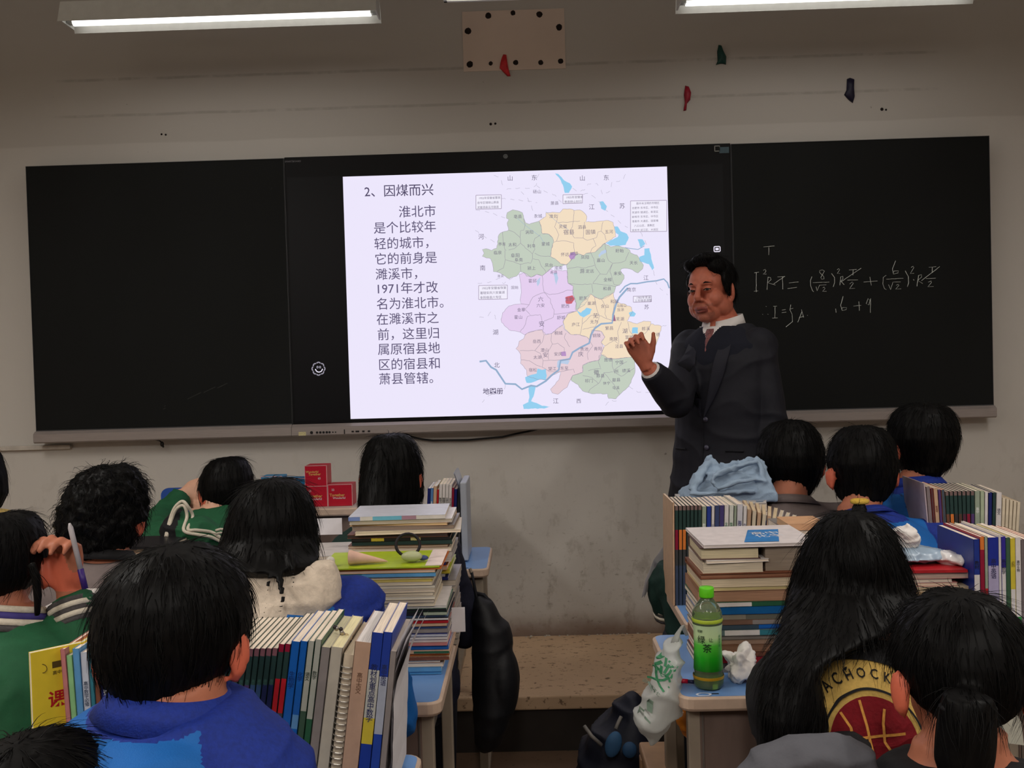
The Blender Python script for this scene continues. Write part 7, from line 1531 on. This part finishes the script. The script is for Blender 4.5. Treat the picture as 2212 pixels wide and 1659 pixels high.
for q in ([(1398, 1508), (1411, 1514), (1408, 1540), (1398, 1536)], [(1380, 1520), (1395, 1534), (1394, 1538), (1379, 1524)], [(1376, 1532), (1404, 1556), (1403, 1560), (1375, 1537)]):
    g = []
    for i in range(4):
        for j in range(4):
            u, v = i/3, j/3; a = P_(*q[0], yb3-.04).lerp(P_(*q[1], yb3-.04), u); b2 = P_(*q[3], yb3-.04).lerp(P_(*q[2], yb3-.04), u); c = a.lerp(b2, v); g.append((c.x, c.z))
    bag_print(g, [(i*4+j, i*4+j+1, (i+1)*4+j+1, (i+1)*4+j) for i in range(3) for j in range(3)], GP2, 'bag_block')
for dx in (0, .010): build(MB().tube([P_(1456, 1392, yb3-.01), P_(1464, 1368, yb3), P_(1474, 1352, yb3+.06), P_(1484, 1372, yb3+.10)], [.010, .007, .005, .004], 8, flat=.3), 'bag_handle', pbm, cb_, True)
mb = MB(); rs = []
for py, l, r_, d in ((1528, 1466, 1494, .02), (1545, 1462, 1497, .03), (1570, 1468, 1498, .03), (1595, 1480, 1499, .022), (1616, 1492, 1500, .008)):
    a = P_(l, py, -2.25); b2 = P_(r_, py, -2.25); c = (a+b2)/2; rx = (b2-a).length/2; rs.append([c+V((rx*math.cos(2*PI*j/n), d*math.sin(2*PI*j/n), 0)) for j in range(n)])
o = link('orange_bag', remesh(mb.rings(rs), .005, 2, wrinkle(.006, 20, 2, 40), [mat('orange film', (220, 132, 44), .3, var=.08, scale=20, trans=.15)], None, P_(1482, 1620, -2.25), 'orange_bag')); o.location = P_(1482, 1620, -2.25)
tag(o, 'small orange plastic bag hanging behind the white carrier bag', 'bag')
# white sheets held out beside the hanging green sleeve
mb = MB(); yy = -1.40
for k in range(2):
    q = [P_(1432+k*3, 1182, yy), P_(1412, 1210, yy), P_(1394+k*4, 1255, yy-.02), P_(1386+k*5, 1292, yy-.03)]; r2 = [P_(1446, 1196, yy+.03), P_(1432, 1225, yy+.03), P_(1412, 1258, yy), P_(1398, 1278, yy)]
    mb.add(q+r2, [(0, 1, 5, 4), (1, 2, 6, 5), (2, 3, 7, 6)]); mb.add([p+V((0, .003, 0)) for p in q+r2], [(0, 4, 5, 1), (1, 5, 6, 2), (2, 6, 7, 3)])
tag(build(mb, 'drooping_sheets', mat('white paper', (222, 218, 222)), None, True, base=P_(1410, 1240, yy)), 'white sheets drooping beside the dark green sleeve at the aisle', 'paper')
# stool seen under the carrier bag
st = thing('wooden_stool', 'beige wooden stool under the white carrier bag', 'stool', V((at(1440, 1600, -2.02).x, -1.95, 0))); sxx = at(1440, 1600, -2.02).x-.012
WOOD = mat('pale beech', (176, 140, 108), .5, var=.1, scale=20, stretch=(1, 1, .1))
build(MB().box((sxx, -1.93, .435), (.07, .20, .03)), 'seat', WOOD, st, bevel=.006)
for s_ in (-1, 1): build(MB().box((sxx-.018, -1.93+s_*.075, .21), (.036, .036, .42)), 'leg', WOOD, st, bevel=.003)
# grey jacket and green bag draped at the bottom right
mb = MB(); yy = -3.02
mb.tube([P_(1635, 1700, yy), P_(1668, 1660, yy), P_(1730, 1646, yy-.01), P_(1800, 1636, yy), P_(1850, 1650, yy+.01), P_(1880, 1690, yy)], [.035, .035, .032, .034, .026, .02], 16); mb.ell(P_(1740, 1740, yy), (.10, .07, .07), n=20, m=12)
o = link('grey_jacket', remesh(mb, .005, 3, wrinkle(.007, 14, 2, 30), [mat('slate grey cloth', (84, 84, 90), .85, var=.08, scale=40, bump=.3)], None, P_(1740, 1740, yy), 'grey_jacket')); o.location = P_(1740, 1740, yy)
tag(o, 'slate grey jacket draped over a chair back at the bottom edge, below the basketball badge', 'jacket')
ck = thing('school_chair', 'chair under the slate grey jacket at the bottom edge', 'chair', V((P_(1740, 1740, yy).x, yy+.1, 0))); xx = P_(1740, 1740, yy).x
build(MB().box((xx, yy, .78), (.22, .018, .10)), 'backrest', WOOD, ck, bevel=.006); build(MB().box((xx, yy+.17, .44), (.24, .30, .02)), 'seat', WOOD, ck, bevel=.006)
for s_ in (-1, 1):
    build(MB().tube([(xx+s_*.10, yy, .80), (xx+s_*.11, yy-.01, 0)], .010, 8), 'leg', M_steel, ck); build(MB().tube([(xx+s_*.10, yy+.30, .43), (xx+s_*.11, yy+.31, 0)], .010, 8), 'leg', M_steel, ck)
# grey lining at the bottom beside the boy's jacket and the pale sheet at the far right
mb = MB(); mb.ell(at(572, 1668, -2.96), (.046, .04, .026), n=18, m=10); o = link('grey_scarf', remesh(mb, .004, 2, wrinkle(.005, 30, 2), [mat('beige grey cloth', (176, 156, 142), .9, var=.1, scale=60)], None, at(572, 1690, -2.96), 'grey_scarf')); o.location = at(572, 1690, -2.96); tag(o, 'beige-grey cloth at the right shoulder of the nearest boy', 'cloth')
yy = -2.72; mb = MB(); q = [P_(2172, 1532, yy), P_(2190, 1530, yy), P_(2206, 1560, yy), P_(2212, 1610, yy), P_(2180, 1606, yy), P_(2138, 1566, yy), P_(2160, 1562, yy)]
mb.rings([q, [p+V((0, .004, 0)) for p in q]]); tag(build(mb, 'pale_folder', mat('pale folder', (196, 194, 180), .6, var=.06), None, base=q[0]), 'pale folder edge at the right border, beside the nearest ponytail', 'file')

# striped green jacket heaped on the chair behind the front-left student
yy = -1.30
mb = MB(); mb.ell(P_(425, 1150, yy), (.085, .07, .055), rotm(0, .25, 0), 20, 12); mb.ell(P_(385, 1150, yy+.01), (.05, .06, .07), None, 18, 12); mb.ell(P_(430, 1195, yy), (.11, .08, .045), None, 20, 12); mb.ell(P_(470, 1165, yy+.02), (.06, .06, .05), None, 16, 10); mb.ell(P_(430, 1240, yy+.01), (.12, .09, .06), None, 16, 10)
gj = thing('draped_jacket', 'dark green jacket with cream striped hem heaped behind the front-left student', 'jacket', P_(420, 1290, yy))
gz = P_(420, 1162, yy).z; gx = P_(392, 1150, yy).x
gm = remesh(mb, .005, 2, wrinkle(.010, 14, 7, 30), [BLACK_C, GREEN_J], lambda c, n: 1 if (c.x > gx and c.z > gz-.25*(c.x-gx)) else 0, off_of(gj), 'jacket_body'); link('jacket_body', gm, gj)
bv = BVHTree.FromPolygons([tuple(v.co+off_of(gj)) for v in gm.vertices], [tuple(p.vertices) for p in gm.polygons])
for d_ in (0, 9):
    pts = []
    for x, y in ((347+d_*.3, 1165), (350+d_*.4, 1130), (360+d_*.3, 1104+d_*.4), (376, 1090+d_), (388-d_*.5, 1100+d_*.5), (396-d_, 1125), (400-d_*.9, 1146+d_*.3), (420, 1148+d_), (445, 1156+d_), (468, 1170+d_), (486, 1178+d_)):
        c = P_(x, y, yy-.09); h = bv.ray_cast(V((c.x, -3.0, c.z)), V((0, 1, 0))); pts.append(V((c.x, (h[0].y if h[0] is not None else yy-.02)-.002, c.z)))
    sm = []
    for k in range(len(pts)-1):
        a, b2, c2, d2 = pts[max(k-1, 0)], pts[k], pts[k+1], pts[min(k+2, len(pts)-1)]
        for q in range(5): t = q/5; sm.append(.5*((2*b2)+(c2-a)*t+(2*a-5*b2+4*c2-d2)*t*t+(3*b2-a-3*c2+d2)*t**3))
    build(MB().tube(sm+[pts[-1]], .0052, 8), 'stripe', STRIPE, gj, True)
for d_ in (0, 8): build(MB().tube([P_(466, 1146+d_, yy-.10), P_(476, 1143+d_, yy-.10), P_(488, 1144+d_, yy-.09)], .004, 8), 'stripe', STRIPE, gj, True)
pts = [P_(x, y, yy-.10) for x, y in ((384, 1186), (396, 1178), (410, 1184), (425, 1190), (440, 1184), (446, 1176))]; build(MB().tube(pts, .006, 8), 'stripe', STRIPE, gj, True)
build(MB().box((P_(430, 1270, yy).x, yy, .72), (.30, .16, .02)), 'chair_back', WOOD, gj)
